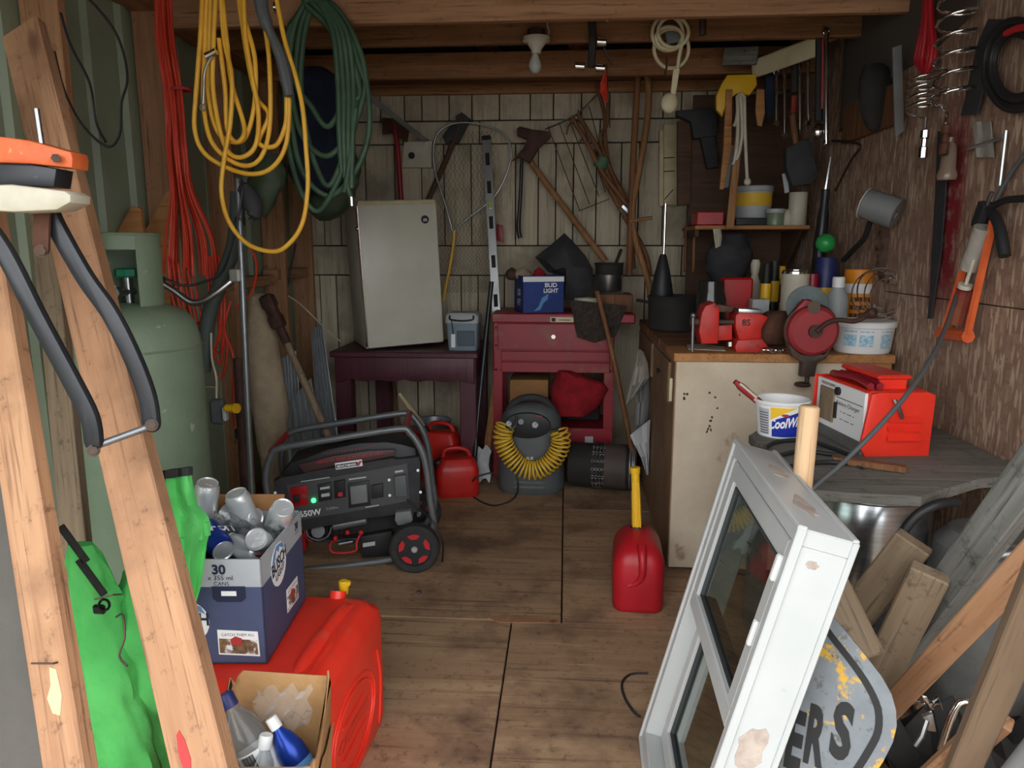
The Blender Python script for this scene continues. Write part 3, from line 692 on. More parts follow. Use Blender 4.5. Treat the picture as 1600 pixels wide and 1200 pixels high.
can_thing(cM(430, 832, 1.86, 40, 0, 40), 'silver can with its end up beside the blue can', 'can_alu')
can_thing(cM(420, 862, 1.80, 50, 0, 5), 'crushed silver can with red print in the middle of the carton', 'can_alu', .35, None, True)
can_thing(cM(392, 828, 1.86, 15, -10, 0), 'upright silver can at the back right corner of the carton', 'can_alu', .1)
can_thing(cM(352, 806, 1.88, 85, 0, 70), 'squashed silver can at the back of the beer carton', 'can_alu', .45)
can_thing(cM(408, 868, 1.74, 84, 5, -115), 'crumpled silver can near the logo side of the carton', 'can_alu', .3)
can_thing(cM(318, 815, 1.86, 10, 15, 0), 'small round can end peeking beside the green trousers', 'can_alu')
can_thing(TM((-.80, 1.82, .44)) @ rot('X', 90), 'silver can deep at the bottom of the beer carton', 'can_alu')
can_thing(TM((-.86, 1.75, .45)) @ rot('X', 90) @ rot('Z', 30), 'silver can buried under the blue can in the carton', 'can_alu', .2)
solo('plastic_wrapper', 'plastic_film', 'crinkled clear plastic wrapper lying on the cans in the carton', 'wrapper', lambda b: b.grid([[at(335+110*i/9, 815+28*i/9-14*j/6+10*math.sin(i*2.1+j*1.3), 1.80+.012*math.sin(i*1.7+j*2)) for j in range(7)] for i in range(10)], .0008))

# ================================================================ paper bag with bottles
Yg = 1.36
Mg = TM((at(430, 1200, Yg).x, Yg, 0)) @ rot('Z', 8)
pb = thing('paper_bag', 'open brown paper grocery bag holding empty bottles beside the jerry can', 'bag', Mg)
def bag(b):
    rnd = random.Random(4); rings = []
    zt = at(430, 1058, Yg+.09).z
    for i, z in enumerate((0, .02, .12, .22, zt*.7, zt*.88, zt*.97, zt)):
        ring = []
        for j, (x, y) in enumerate(rrect(.205, .19, .02, 3)):
            fl_ = 1+.05*z*math.sin(j*2.3+i*1.4); ring.append((x*fl_*(1+.05*(z/zt)**3), y*fl_*(1+.12*(z/zt)**3), z+((.012*math.sin(j*1.9)+(.0 if y > 0 else -.1))*(1 if i == 7 else .6) if i > 4 else 0)))
        rings.append(ring)
    inner = [[(x*.975, y*.975, z) for x, y, z in r] for r in rings[::-1]]; inner[-1] = [(x, y, .006) for x, y, z in inner[-1]]
    b.loft(rings+inner)
part(pb, 'bag_body', 'kraft', bag, 25)
part(pb, 'bag_fold', 'kraft', lambda b: b.grid([[(.112-.006*i, -.08+.16*j/5, .36-.045*i+.004*math.sin(j*2)) for j in range(6)] for i in range(4)], .001))
def bottle(px, py, Y, H, R_, Mr, label, mb, mc, lab=None, name='bottle'):
    Mw = TM(at(px, py, Y)) @ Mr; c = thing(name, label, 'bottle', Mw, 'empty bottles in the paper bag')
    part(c, 'bottle_body', mb, lambda b: b.lathe([(.001, 0), (R_*.85, 0), (R_, .008), (R_, H*.5), (R_*.97, H*.6), (R_*.7, H*.74), (R_*.36, H*.84), (R_*.34, H*.93), (.001, H*.93)], None, 22))
    part(c, 'bottle_cap', mc, lambda b: b.lathe([(.001, H*.86), (R_*.42, H*.86), (R_*.42, H*.985), (R_*.36, H), (.001, H)], None, 18))
    if lab: part(c, 'bottle_label', lab, lambda b: b.lathe([(R_+.0006, H*.14), (R_+.0008, H*.15), (R_+.0008, H*.42), (R_+.0006, H*.43)], None, 22))
    return c
c = bottle(428, 1228, 1.35, .225, .038, rot('Y', -28) @ rot('X', -6) @ rot('Z', 30), 'clear plastic bottle with a black cap and white label in the paper bag', 'bottle_clear', 'navy', 'print_white')
part(c, 'bar_code', 'print_black', lambda b: [arc_shell(b, .0442, .065, .095, 232+3*i, 233.2+3*i+(i % 3)*.5, .0005, 2) for i in range(12)])
bottle(497, 1240, 1.35, .19, .03, rot('Y', -34) @ rot('X', -8), 'blue bottle lying low in the paper bag', 'can_blue', 'white', 'print_sky')
bottle(390, 1300, 1.30, .2, .034, rot('Y', 8) @ rot('X', -15), 'yellow labelled bottle at the front of the paper bag', 'bottle_clear', 'white', 'print_yellow')
solo('plastic_bag', 'plastic_film', 'crumpled clear plastic bag stuffed along the back of the paper bag', 'plastic bag', lambda b: b.grid([[at(400+85*i/9+6*math.sin(j*2.2), 1075+60*j/8+9*math.sin(i*1.9+j), 1.432-.03*j/8+.006*math.sin(i*2.1+j*1.7)) for j in range(9)] for i in range(10)], .0008))
# ================================================================ generator
Mg2 = TM((-1.275, 2.985, 0)) @ rot('Z', 9)
gn = thing('portable_generator', 'black portable generator in a grey tube frame with red trim and wheels', 'generator', Mg2)
def G(px, py, y=0.0): return lp(Mg2, px, py, 1, y)
def gpoly(pts, y): return [(G(a, c, y).x, G(a, c, y).z) for a, c in pts]
DP = .31
def hoop(y):
    pts = [(450, 885), (425, 800), (416, 760), (416, 735), (424, 712), (438, 700), (520, 686), (622, 670), (640, 676), (657, 700), (666, 730), (672, 780), (676, 830), (640, 868), (490, 889)]
    q = [G(a, c, 0) for a, c in pts]; return [V((p.x, y, p.z)) for p in q]
for y in (0, DP):
    o = part(gn, 'frame_hoop', 'gen_tube', lambda b: b.tube(hoop(y), .0155, 10, True, 3), 60)
for (a, c) in ((450, 885), (650, 864), (424, 706), (634, 670)):
    q = G(a, c, 0); part(gn, 'cross_tube', 'gen_tube' if c > 800 else 'red_paint', lambda b: b.tube([(q.x, 0, q.z), (q.x, DP, q.z)], .0145, 10), 60)
q = G(452, 890, 0); part(gn, 'foot', 'rubber', lambda b: b.lathe([(.02, 0), (.024, .01), (.02, q.z)], TM((q.x, .02, 0)), 12))
# fuel tank
def gtank(b):
    a0 = gpoly([(438, 742), (452, 722), (480, 714), (510, 702), (560, 692), (605, 690), (628, 694), (650, 700), (655, 726)], .06)
    b.prism(a0+[(a0[-1][0], a0[-1][1]-.03), (a0[0][0], a0[0][1]-.03)], .2, XZ(.165), .02)
part(gn, 'fuel_tank', 'black', gtank)
part(gn, 'fuel_cap', 'black_gloss', lambda b: b.lathe([(.035, 0), (.04, .01), (.038, .03), (.03, .034)], TM((.32, .17, .545)), 16))
# control panel
pan = gpoly([(427, 752), (440, 746), (470, 741), (482, 737), (612, 716), (622, 718), (655, 714), (657, 722), (656, 800), (560, 812), (462, 832), (434, 822)], .03)
pn = part(gn, 'control_panel', 'black_matte', lambda b: b.prism(pan, .06, XZ(.06), .006))
part(gn, 'panel_face', mat('panel_face', '4c4c4d', .5), lambda b: b.prism(gpoly([(448, 758), (540, 742), (636, 724), (640, 782), (545, 800), (458, 814)], .028), .003, XZ(.0285)))
ban = gpoly([(466, 726), (520, 712), (575, 704), (618, 702), (616, 712), (575, 720), (520, 728), (476, 738)], .026)
part(gn, 'banner', mat('banner_dark', '4a3030', .5), lambda b: b.prism(ban, .012, XZ(.026), .002))
def gtext(txt, px, py, w, h, y, bold=0, rz=7.5):
    p = G(px, py, y); return lambda b: b.text(txt, TM((p.x, y, p.z)) @ rot('Y', -rz) @ XZ(), w=w, h=h, bold=bold)
part(gn, 'banner_lettering', 'pink_red', gtext('REMOTE AND ELECTRIC START', 547, 715, .29, .011, .0185))
part(gn, 'banner_lettering', 'pink_red', gtext('- - - - - - - - - - - - - - -', 545, 703, .22, .003, .0185))
lg = G(545, 726, .016)
part(gn, 'brand_plate', 'print_white', lambda b: b.box((lg.x, .018, lg.z), (.118, .004, .03), .001, R=rot('Y', -7).to_3x3()))
part(gn, 'brand_field', 'print_black', lambda b: b.box((lg.x-.008, .0155, lg.z-.002), (.095, .002, .018), R=rot('Y', -7).to_3x3()))
part(gn, 'brand_mark', 'print_red', lambda b: b.prism([(-.01, -.01), (.004, .012), (.016, .012), (.002, -.01)], .002, TM((lg.x+.042, .0145, lg.z+.004)) @ XZ()))
part(gn, 'brand_lettering', 'print_white', lambda b: b.text('BENCHMARK', TM((lg.x-.008, .014, lg.z-.002)) @ rot('Y', -7) @ XZ(), w=.085, h=.012, bold=.02))
part(gn, 'power_lettering', 'print_white', gtext('4,650W', 480, 803, .125, .034, .026, .03, 7))
part(gn, 'power_lettering', 'light_grey', gtext('3,600w', 519, 794, .055, .014, .026, .0, 7))
def sq(nm, m, pts, y, t, bev=.003): return part(gn, nm, m, lambda b: b.prism(gpoly(pts, y), t, XZ(y), bev))
sq('switch_plate', 'red_paint', [(453, 762), (480, 758), (482, 788), (456, 793)], .024, .008)
sq('rocker_switch', 'black', [(458, 774), (468, 772), (469, 784), (459, 786)], .018, .012)
part(gn, 'start_button', 'print_red', lambda b: b.torus(.009, .003, TM(G(475, 775, .018)) @ rot('X', 90), 16, 6))
part(gn, 'start_button_cap', 'black', lambda b: b.cyl(G(475, 775, .016), G(475, 775, .03), .007))
part(gn, 'indicator_light', 'led_green', lambda b: b.sph(G(490, 782, .022), .011, 10, 6))
sq('breaker_block', 'black', [(497, 757), (518, 753), (519, 780), (498, 784)], .022, .012)
sq('breaker_label', 'print_grey', [(500, 762), (515, 759.5), (515.3, 763), (500.3, 765.5)], .0155, .001, 0)
sq('breaker_label', 'print_grey', [(502, 772), (515, 770), (515.2, 775), (502.2, 777)], .0155, .001, 0)
sq('meter_window', 'print_black', [(522, 752), (539, 749), (540, 776), (523, 779)], .02, .014)
sq('meter_digit', 'pink_red', [(528, 770), (535, 769), (535.5, 775), (528.5, 776)], .0125, .001, 0)
sq('outlet_cover', 'mid_grey', [(547, 760), (573, 756), (575, 784), (549, 788)], .02, .014)
sq('outlet_cover', 'black', [(580, 758), (598, 755), (599, 776), (581, 779)], .02, .016)
sq('outlet_frame', 'black', [(543, 755), (577, 750), (579, 789), (545, 794)], .025, .008)
sq('outlet_cover', 'grey_plastic', [(616, 744), (634, 741), (637, 774), (618, 777)], .016, .022)
sq('panel_label', 'print_grey', [(545, 748), (572, 744.5), (572, 746.5), (545, 750.5)], .0255, .001, 0)
sq('panel_label', 'print_grey', [(617, 736), (630, 734), (630, 737), (617, 739)], .0255, .001, 0)
sq('panel_label', 'print_grey', [(470, 752), (515, 745), (515, 746.5), (470, 753.5)], .0255, .001, 0)
sq('panel_label', 'print_grey', [(571, 792), (592, 788.5), (592, 790), (571, 793.5)], .0255, .001, 0)
for (a, c) in ((608, 750), (609, 774), (653, 735), (657, 769), (430, 770)):
    part(gn, 'panel_screw', 'silver_tube', lambda b: b.cyl(G(a, c, .012), G(a, c, .03), .0065, n=10))
# engine and battery under the panel
part(gn, 'engine_block', 'dust_black', lambda b: (b.bx(.18, .62, .12, .28, .09, .3, .02), [b.bx(.2+.016*i, .206+.016*i, .1, .2, .12, .26) for i in range(9)]))
part(gn, 'muffler', 'silver_tube', lambda b: b.cyl(G(520, 822, .1), G(574, 812, .1), .022, n=16, bev=.004))
part(gn, 'battery', 'black', lambda b: b.prism(gpoly([(565, 838), (612, 830), (614, 868), (566, 872)], .08), .1, XZ(.13), .004))
part(gn, 'battery_label', 'print_grey', lambda b: b.prism(gpoly([(567, 849), (586, 846), (586, 852), (567, 855)], .076), .002, XZ(.076)))
part(gn, 'positive_cable', 'pink_red', lambda b: b.tube([G(524, 843, .09), G(516, 850, .06), (G(518, 862, .05)), G(535, 864, .05), G(556, 860, .06), G(557, 848, .07), G(563, 835, .08)], .0055, 8, k=5), 60)
for (a, c) in ((524, 841), (564, 832), (543, 832)): part(gn, 'terminal_boot', 'pink_red', lambda b: b.sph(G(a, c, .075), .013, 10, 6))
part(gn, 'wire_loom', mat('wire_mix', '7a7f9a', .5), lambda b: b.tube([G(478, 824, .06), G(482, 838, .05), G(497, 844, .05), G(512, 838, .05), G(518, 824, .07)], .003, 6, k=4), 60)
part(gn, 'wire_loom', 'print_red', lambda b: b.tube([G(474, 826, .06), G(480, 842, .05), G(488, 846, .06)], .003, 6, k=4), 60)
part(gn, 'recoil_housing', 'black_gloss', lambda b: b.cyl(G(497, 830, .08), G(497, 830, .14), .03))
sq('side_cover', 'red_paint', [(470, 832), (478, 828), (480, 856), (471, 858)], .1, .05)
part(gn, 'starter_motor', 'steel', lambda b: b.cyl(G(530, 850, .09), G(552, 846, .09), .012))
part(gn, 'axle_bracket', 'mid_grey', lambda b: (b.prism(gpoly([(618, 800), (642, 797), (645, 812), (640, 818), (622, 820), (617, 812)], .01), .1, XZ(.05), .004)))
part(gn, 'tip_cable', 'black', lambda b: b.tube([G(636, 780, .005), G(650, 793, -.02), G(668, 806, -.04), G(683, 826, -.06), G(692, 850, -.05), G(691, 880, .02)], .004, 6, k=4), 60)
# wheels
wc = lp(Mg2, 648, 862, 1, -.07)
for (yy, nm) in ((-.07, 'wheel'), (DP+.06, 'wheel')):
    c = V((wc.x, yy, .112)); L = TM(c) @ rot('X', 90)
    wh = part(gn, nm, 'rubber', lambda b: b.lathe([(.075, -.03), (.098, -.033), (.108, -.026), (.111, -.012), (.111, .012), (.108, .026), (.098, .033), (.075, .03), (.072, 0)], L, 32))
    def sub(n2, m2, fn):
        bb = MB(WORLD[gn.name]); fn(bb); return bb.build(n2, m2, wh)
    sub('wheel_disc', 'black', lambda b: b.lathe([(.001, -.018), (.078, -.018), (.078, .02), (.03, .022), (.001, .022)], L, 28))
    for i in range(5):
        a0 = 2*PI*i/5+.35; a = [(.048*math.cos(a0-.28), .048*math.sin(a0-.28)), (.068*math.cos(a0-.42), .068*math.sin(a0-.42)), (.07*math.cos(a0), .07*math.sin(a0)), (.068*math.cos(a0+.42), .068*math.sin(a0+.42)), (.048*math.cos(a0+.28), .048*math.sin(a0+.28))]
        sub('wheel_cutout', 'pink_red', lambda b: b.prism(a, .006, L @ TM((0, 0, .021))))
    sub('hub', 'light_grey', lambda b: b.lathe([(.014, .018), (.014, .028), (.009, .034), (.001, .034)], L, 16))

# ================================================================ things hung on the left wall
def strand_obj(name, m, label, cat, strands, r, group=None, n=6, k=6):
    b = MB(); [b.tube(s_, r, n, False, k) for s_ in strands]; return tag(b.build(name, m, None, 60), label, cat, group)
# orange extension cord, one bundle
Yo = 3.02; rnd = random.Random(11); st = []
for i in range(22):
    t = i/21; o1 = rnd.uniform(-1, 1); dy = rnd.uniform(-.05, .05)
    st.append([at(242+38*t*.6, -30, Yo+dy*.3), at(245+26*t, 60, Yo+dy*.5), at(258+26*t, 150, Yo+dy*.5), at(262+30*t+3*o1, 235, Yo+dy), at(268+34*t+5*o1, 300, Yo+dy), at(260+74*t+7*o1, 370, Yo+dy), at(256+86*t+8*o1, 430+16*o1, Yo+dy)])
loops = []
for i in range(6):
    o1 = rnd.uniform(-5, 5)
    loops.append([at(262+8*i, 400+6*i, Yo-.03+.01*i), at(272+10*i, 470+10*i+o1, Yo-.04), at(300+9*i, 505+8*i+o1, Yo-.05), at(326+5*i, 470+o1, Yo-.04), at(322+4*i, 400, Yo)])
tail = [[at(322, 430, Yo), at(340, 480, Yo-.03), at(355, 540, Yo-.03), at(346, 590, Yo-.02), at(332, 566, Yo-.03), at(345, 520, Yo-.04), at(361, 470, Yo-.03)],
        [at(336, 470, Yo), at(352, 520, Yo-.02), at(365, 560, Yo-.05), at(364, 610, Yo-.06), at(366, 668, Yo-.05)],
        [at(340, 490, Yo-.01), at(330, 530, Yo-.03), at(344, 570, Yo-.03), at(350, 530, Yo-.02)],
        [at(365, 360, Yo+.05), at(398, 400, Yo+.05), at(396, 450, Yo+.05), at(370, 482, Yo)]]
oc = thing('extension_cord', 'long orange extension cord hung in a thick vertical bundle on the left wall', 'cord', at(290, 300, Yo))
b = MB(); [b.tube(s_, .0052, 6, False, 5) for s_ in st+loops+tail]; b.build('cord_bundle', 'orange_cord', oc, 60)
part(oc, 'plug', 'black', lambda b: (b.box(at(371, 678, Yo-.05), (.022, .018, .045), .005), [b.box(at(371+d, 690, Yo-.05), (.004, .002, .02)) for d in (-3, 3)]), Mw=I4)
part(oc, 'band_wrap', 'print_red', lambda b: b.torus(.05, .007, TM(at(283, 140, Yo)) @ Matrix.Diagonal((.8, .7, 1, 1)), 20, 6), Mw=I4, ang=60)
# yellow hose coil
Yy = 2.72
def loop(cx, x0, x1, y1, Y, top=-25, dy=0):
    return [at(x0+8, top, Y), at(x0+2, 60, Y), at(x0, 130+dy, Y), at(x0+(cx-x0)*.22, y1-60, Y-.01), at(cx-(cx-x0)*.35, y1-10, Y-.015), at(cx, y1, Y-.02), at(cx+(x1-cx)*.5, y1-18, Y-.015), at(x1-(x1-cx)*.1, y1-70, Y), at(x1, 120+dy, Y), at(x1-8, 60, Y), at(x1-14, top, Y)]
ys = [[at(317, -25, Yy), at(313, 60, Yy), at(306, 150, Yy), at(304, 200, Yy), at(316, 235, Yy), at(346, 258, Yy), at(390, 272, Yy), at(425, 262, Yy), at(447, 225, Yy), at(452, 160, Yy), at(448, 150, Yy)],
      [at(324, -25, Yy), at(320, 80, Yy+.01), at(318, 160, Yy+.01), at(330, 220, Yy), at(362, 252, Yy), at(392, 258, Yy), at(412, 238, Yy), at(422, 190, Yy), at(421, 100, Yy), at(414, 40, Yy), at(404, -25, Yy)],
      [at(330, -25, Yy), at(327, 80, Yy+.01), at(326, 150, Yy+.01), at(340, 205, Yy), at(365, 222, Yy), at(385, 212, Yy), at(398, 160, Yy), at(398, 90, Yy), at(382, 30, Yy), at(370, -25, Yy)],
      [at(338, -25, Yy-.01), at(333, 80, Yy-.01), at(334, 150, Yy-.01), at(350, 225, Yy-.01), at(372, 246, Yy-.02), at(398, 230, Yy-.02), at(404, 180, Yy-.01), at(394, 120, Yy-.01), at(384, 60, Yy-.01), at(380, -25, Yy-.01)],
      [at(345, -25, Yy+.01), at(355, 70, Yy), at(362, 130, Yy), at(380, 190, Yy), at(381, 212, Yy-.02), at(368, 222, Yy-.02), at(355, 200, Yy), at(352, 140, Yy), at(342, 60, Yy)],
      [at(428, -25, Yy-.02), at(444, 60, Yy-.02), at(462, 120, Yy-.02), at(473, 170, Yy-.02), at(478, 230, Yy-.02), at(481, 290, Yy-.02), at(472, 350, Yy-.03), at(447, 385, Yy-.03), at(422, 393, Yy-.03), at(385, 380, Yy-.03), at(357, 345, Yy-.03), at(346, 300, Yy-.02), at(350, 250, Yy-.02), at(360, 190, Yy-.02), at(362, 120, Yy-.02), at(350, 60, Yy), at(344, -25, Yy)],
      [at(370, -25, Yy+.02), at(385, 80, Yy+.02), at(400, 150, Yy+.02), at(420, 180, Yy+.01), at(404, 222, Yy), at(430, 228, Yy), at(446, 195, Yy), at(448, 152, Yy)]]
yh = thing('yellow_hose', 'yellow cord coiled in loose loops hanging from the ceiling at the left', 'cord', at(395, 200, Yy))
b = MB(); [b.tube(s_, .0088, 8, False, 6) for s_ in ys]; b.build('hose_coil', 'yellow_hose', yh, 60)
part(yh, 'coupling', 'chrome', lambda b: (b.cyl(at(430, 12, Yy), at(436, 12, Yy), .02), b.cyl(at(322, 88, Yy-.03), at(338, 80, Yy-.03), .012)), Mw=I4)
part(yh, 'hook', 'steel', lambda b: (b.tube([at(338, 82, Yy-.03), at(326, 95, Yy-.03), at(319, 115, Yy-.03), at(318, 140, Yy-.03), at(317, 162, Yy-.03)], .005, 7, k=4), b.torus(.01, .003, TM(at(317, 168, Yy-.03)) @ rot('X', 90), 14, 6)), Mw=I4)
part(yh, 'nozzle', 'grey_plastic', lambda b: b.tube([at(405, -20, Yy-.04), at(412, 25, Yy-.04), at(430, 68, Yy-.04), at(442, 100, Yy-.04), at(452, 150, Yy-.04)], [.026, .024, .016, .02, .022, .018], 10, k=4), Mw=I4)
# green garden hose coil
Yh = 3.22; gs = []
for i, (yb, L_, R_) in enumerate(((306, 452, 577), (244, 449, 570), (198, 462, 562), (290, 470, 556), (330, 446, 545))):
    gs.append([at(480+4*i, 0, Yh+.012*i), at(L_+8, 40, Yh), at(L_, 110, Yh), at(L_+4, yb-110 if yb > 230 else 140, Yh), at(L_+22, yb-35, Yh-.01), at((L_+R_)/2, yb, Yh-.02*(i % 2)), at(R_-22, yb-38, Yh-.01), at(R_, yb-105 if yb > 230 else 150, Yh), at(R_-8, 105, Yh), at(R_-30, 45, Yh), at(R_-62-2*i, 4, Yh), at(480+4*i, 0, Yh+.012*i)])
for i in range(4): gs.append([at(500+3*i, 4, Yh-.02), at(520+7*i, 50, Yh-.03), at(528+8*i, 130, Yh-.03+.008*i), at(530+7*i, 210, Yh-.03), at(534+5*i, 270+8*i, Yh-.02)])
gs.append([at(536, 150, Yh-.02), at(542, 230, Yh-.02), at(541, 280, Yh-.02), at(549, 310, Yh-.02)]); gs.append([at(556, 170, Yh-.02), at(545, 260, Yh-.03), at(538, 300, Yh-.02)])
hs_ = thing('garden_hose', 'dark green garden hose hung in a big coil under the joists', 'hose', at(510, 150, Yh))
b = MB(); [b.tube(s_, .0125, 8, False, 6) for s_ in gs]; b.build('hose_coil', 'green_hose', hs_, 60)
part(hs_, 'hose_fitting', 'chrome', lambda b: b.cyl(at(549, 308, Yh-.02), at(550, 322, Yh-.02), .013), Mw=I4)
# dark cable loop near the top left
strand_obj('black_cable', 'black', 'thin black cable hanging in a long narrow loop in front of the green siding', 'cable', [[at(105, -30, 2.4), at(150, 10, 2.4), at(185, 60, 2.4), at(199, 120, 2.4), at(190, 160, 2.4), at(188, 205, 2.4), at(175, 228, 2.4), at(155, 222, 2.4), at(125, 190, 2.4), at(100, 140, 2.4), at(85, 80, 2.4)], [at(95, 20, 2.42), at(110, 70, 2.42), at(140, 130, 2.42), at(150, 190, 2.42), at(165, 222, 2.4)]], .0045)
# navy backpack and green sack behind the hoses
def sack(name, m, label, cat, spec, Y, flat=.6, seed=2, amp=.05):
    b = MB(); cloth_tube(b, spec, Y, 22, flat, seed, amp); return tag(b.build(name, m, None, 60), label, cat)
sack('navy_bag', 'navy_cloth', 'dark navy cloth bag hanging behind the green hose coil', 'bag', [(490, 105, 14), (498, 130, 36), (498, 190, 44), (495, 250, 46), (500, 292, 36), (505, 305, 10)], 3.62)
sack('garden_sack', 'green_bag', 'dark green plastic sack hanging below the green hose coil', 'sack', [(530, 52, 3), (526, 170, 5), (520, 205, 14), (522, 240, 34), (520, 290, 40), (512, 330, 28), (508, 345, 8)], 3.785)
sack('work_gloves', 'green_bag', 'bundle of dark green work gloves hanging under the yellow cord', 'gloves', [(420, 240, 16), (418, 275, 28), (412, 310, 22), (408, 340, 8)], 2.95)
board('angle_bar', 'galv', at(560, 138, 3.9), at(668, 222, 4.97), .03, .012, 'thin galvanised bar slanting from the hose coil to the back wall', 'bar')
# string trimmer pole with handle
Yt = 2.78
tr = thing('string_trimmer', 'upright grey trimmer pole with a black bent handle beside the orange cord', 'trimmer', at(380, 790, Yt))
part(tr, 'shaft', 'silver_tube', lambda b: b.tube([at(372, 280, Yt+.05), at(378, 430, Yt), at(388, 660, Yt), at(396, 830, Yt), at(402, 960, Yt)], .0135, 10, k=3), Mw=I4, ang=60)
part(tr, 'handle_tube', 'steel', lambda b: b.tube([at(250, 440, Yt-.06), at(275, 456, Yt-.06), at(298, 472, Yt-.06), at(318, 470, Yt-.05), at(345, 452, Yt-.03), at(372, 430, Yt)], .0125, 10, k=4), Mw=I4, ang=60)
part(tr, 'grip', 'rubber', lambda b: b.tube([at(232, 420, Yt-.06), at(240, 430, Yt-.06), at(254, 444, Yt-.06)], [.016, .02, .019, .017], 10, k=3), Mw=I4, ang=60)
part(tr, 'handle_clamp', 'alu', lambda b: b.box(at(369, 430, Yt), (.04, .05, .055), .006), Mw=I4)
part(tr, 'throttle_cable', 'black', lambda b: b.tube([at(252, 432, Yt-.05), at(285, 446, Yt-.03), at(320, 440, Yt-.01), at(350, 420, Yt), at(372, 340, Yt-.02), at(380, 290, Yt-.02)], .005, 6, k=4), Mw=I4, ang=60)
part(tr, 'tube_clamp', 'black', lambda b: b.cyl(at(375, 340, Yt+.03), at(375, 352, Yt+.03), .02), Mw=I4)
part(tr, 'power_head', 'black_matte', lambda b: b.tube([at(374, 285, Yt+.05), at(385, 300, Yt+.05), at(398, 330, Yt+.05), at(392, 345, Yt+.05)], [.014, .03, .04, .03, .012], 10, k=3), Mw=I4)
strand_obj('drain_hose', mat('hose_olive', '46504a', .6), 'wide dull green hose slanting behind the trimmer handle', 'hose', [[at(372, 300, Yt+.12), at(366, 380, Yt+.12), at(345, 440, Yt+.12), at(325, 500, Yt+.12), at(318, 580, Yt+.12)]], .03, n=10)
# old rusty pipe, canvas roll, sledge hammer, metal sheets
strand_obj('rusty_pipe', 'rust_dark', 'rusty dark pipe standing upright against the wall stud beside the trimmer', 'pipe', [[at(372, 560, 2.92), at(380, 700, 2.9), at(390, 900, 2.88)]], .021, n=10)
sack('canvas_roll', 'canvas', 'beige canvas roll standing upright between the trimmer and the sledgehammer', 'bag', [(404, 458, 8), (406, 468, 19), (409, 510, 24), (413, 560, 27), (420, 620, 30), (424, 670, 27), (428, 720, 22), (431, 770, 19), (434, 815, 18), (436, 842, 12)], 3.5, .8, 3, .025)
Ys = 3.43
sh = thing('sledge_hammer', 'long-handled sledgehammer with a rusty head leaning beside the canvas roll', 'hammer', at(520, 690, Ys))
hp, hq = at(428, 490, Ys), at(530, 720, Ys-.05); hd = frame(hq-hp, V((1, .3, .3)))
part(sh, 'hammer_head', 'rust_dark', lambda b: b.loft([[(x, y, z) for x, y in rrect(s_, s_, .012, 3)] for s_, z in ((.045, -.085), (.062, -.075), (.065, -.03), (.052, -.015), (.052, .015), (.065, .03), (.062, .075), (.045, .085))], L=TM(hp+V((0, -.01, .01)), frame(hq-hp, V((0, 1, 0)))) @ rot('Y', 0)), Mw=I4)
part(sh, 'handle', 'weathered', lambda b: b.tube([hp-(hq-hp)*.02, hp.lerp(hq, .3), hp.lerp(hq, .7), hq], [.016, .017, .02, .021], 10), Mw=I4, ang=60)
part(sh, 'handle_wrap', 'rust_dark', lambda b: b.tube([hp.lerp(hq, .08), hp.lerp(hq, .2)], .022, 10), Mw=I4)
def ribbed(name, label, poly_top, poly_bot, Y, dy, m='galv'):
    (x0, y0), (x1, y1) = poly_top; (u0, v0), (u1, v1) = poly_bot; n = 21
    P = []
    for j in range(2):
        row = []
        for i in range(n):
            t = i/(n-1); px = (x0+(x1-x0)*t) if j == 0 else (u0+(u1-u0)*t); py = (y0+(y1-y0)*t) if j == 0 else (v0+(v1-v0)*t)
            row.append(at(px, py, Y+(dy if j == 0 else 0))+V((0, (.012 if (i//2) % 2 else 0), 0)))
        P.append(row)
    b = MB(); b.grid(P, .0015); return tag(b.build(name, m, None, 20), label, 'metal sheet', 'ribbed metal sheets in the left corner')
ribbed('ribbed_sheet', 'tall ribbed galvanised sheet leaning nearest the purple table', ((486, 520), (502, 500)), ((500, 730), (536, 740)), 4.05, .2)
ribbed('ribbed_sheet', 'short ribbed sheet leaning behind the sledgehammer head', ((440, 560), (462, 548)), ((448, 740), (478, 740)), 3.95, .15)
ribbed('ribbed_sheet', 'low ribbed offcut in front with a torn light corner', ((446, 634), (486, 590)), ((462, 785), (516, 785)), 3.8, .1)
# outlet box and its plug
ob = thing('outlet_box', 'grey outdoor outlet box with a yellow plug on the left stud', 'outlet', at(340, 650, 2.86))
part(ob, 'box_body', 'grey_plastic', lambda b: b.box(at(341, 643, 2.86), (.06, .04, .105), .01), Mw=I4)
part(ob, 'box_cover', 'light_grey', lambda b: b.box(at(352, 646, 2.83), (.016, .03, .06), .004), Mw=I4)
part(ob, 'plug_adapter', 'yellow', lambda b: (b.cyl(at(354, 638, 2.82), at(372, 638, 2.81), .017), b.cyl(at(366, 638, 2.82), at(370, 638, 2.81), .02)), Mw=I4)
part(ob, 'white_cable', 'white_old', lambda b: (b.tube([at(338, 622, 2.86), at(338, 590, 2.86), at(331, 560, 2.87), at(330, 520, 2.88)], .0045, 6, k=4), b.tube([at(312, 608, 2.9), at(325, 604, 2.88), at(337, 606, 2.86)], .003, 6, k=3)), Mw=I4)
strand_obj('white_wire', 'white_old', 'thin white wire drooping across the left wall studs towards the fridge', 'wire', [[at(450, 462, 4.2), at(470, 476, 4.2), at(500, 505, 4.2), at(532, 534, 4.2)]], .004)
strand_obj('dark_pole', 'black_steel', 'thin dark pole leaning between two studs left of the fridge', 'pole', [[at(462, 380, 4.5), at(450, 445, 4.5), at(449, 455, 4.5)]], .007)
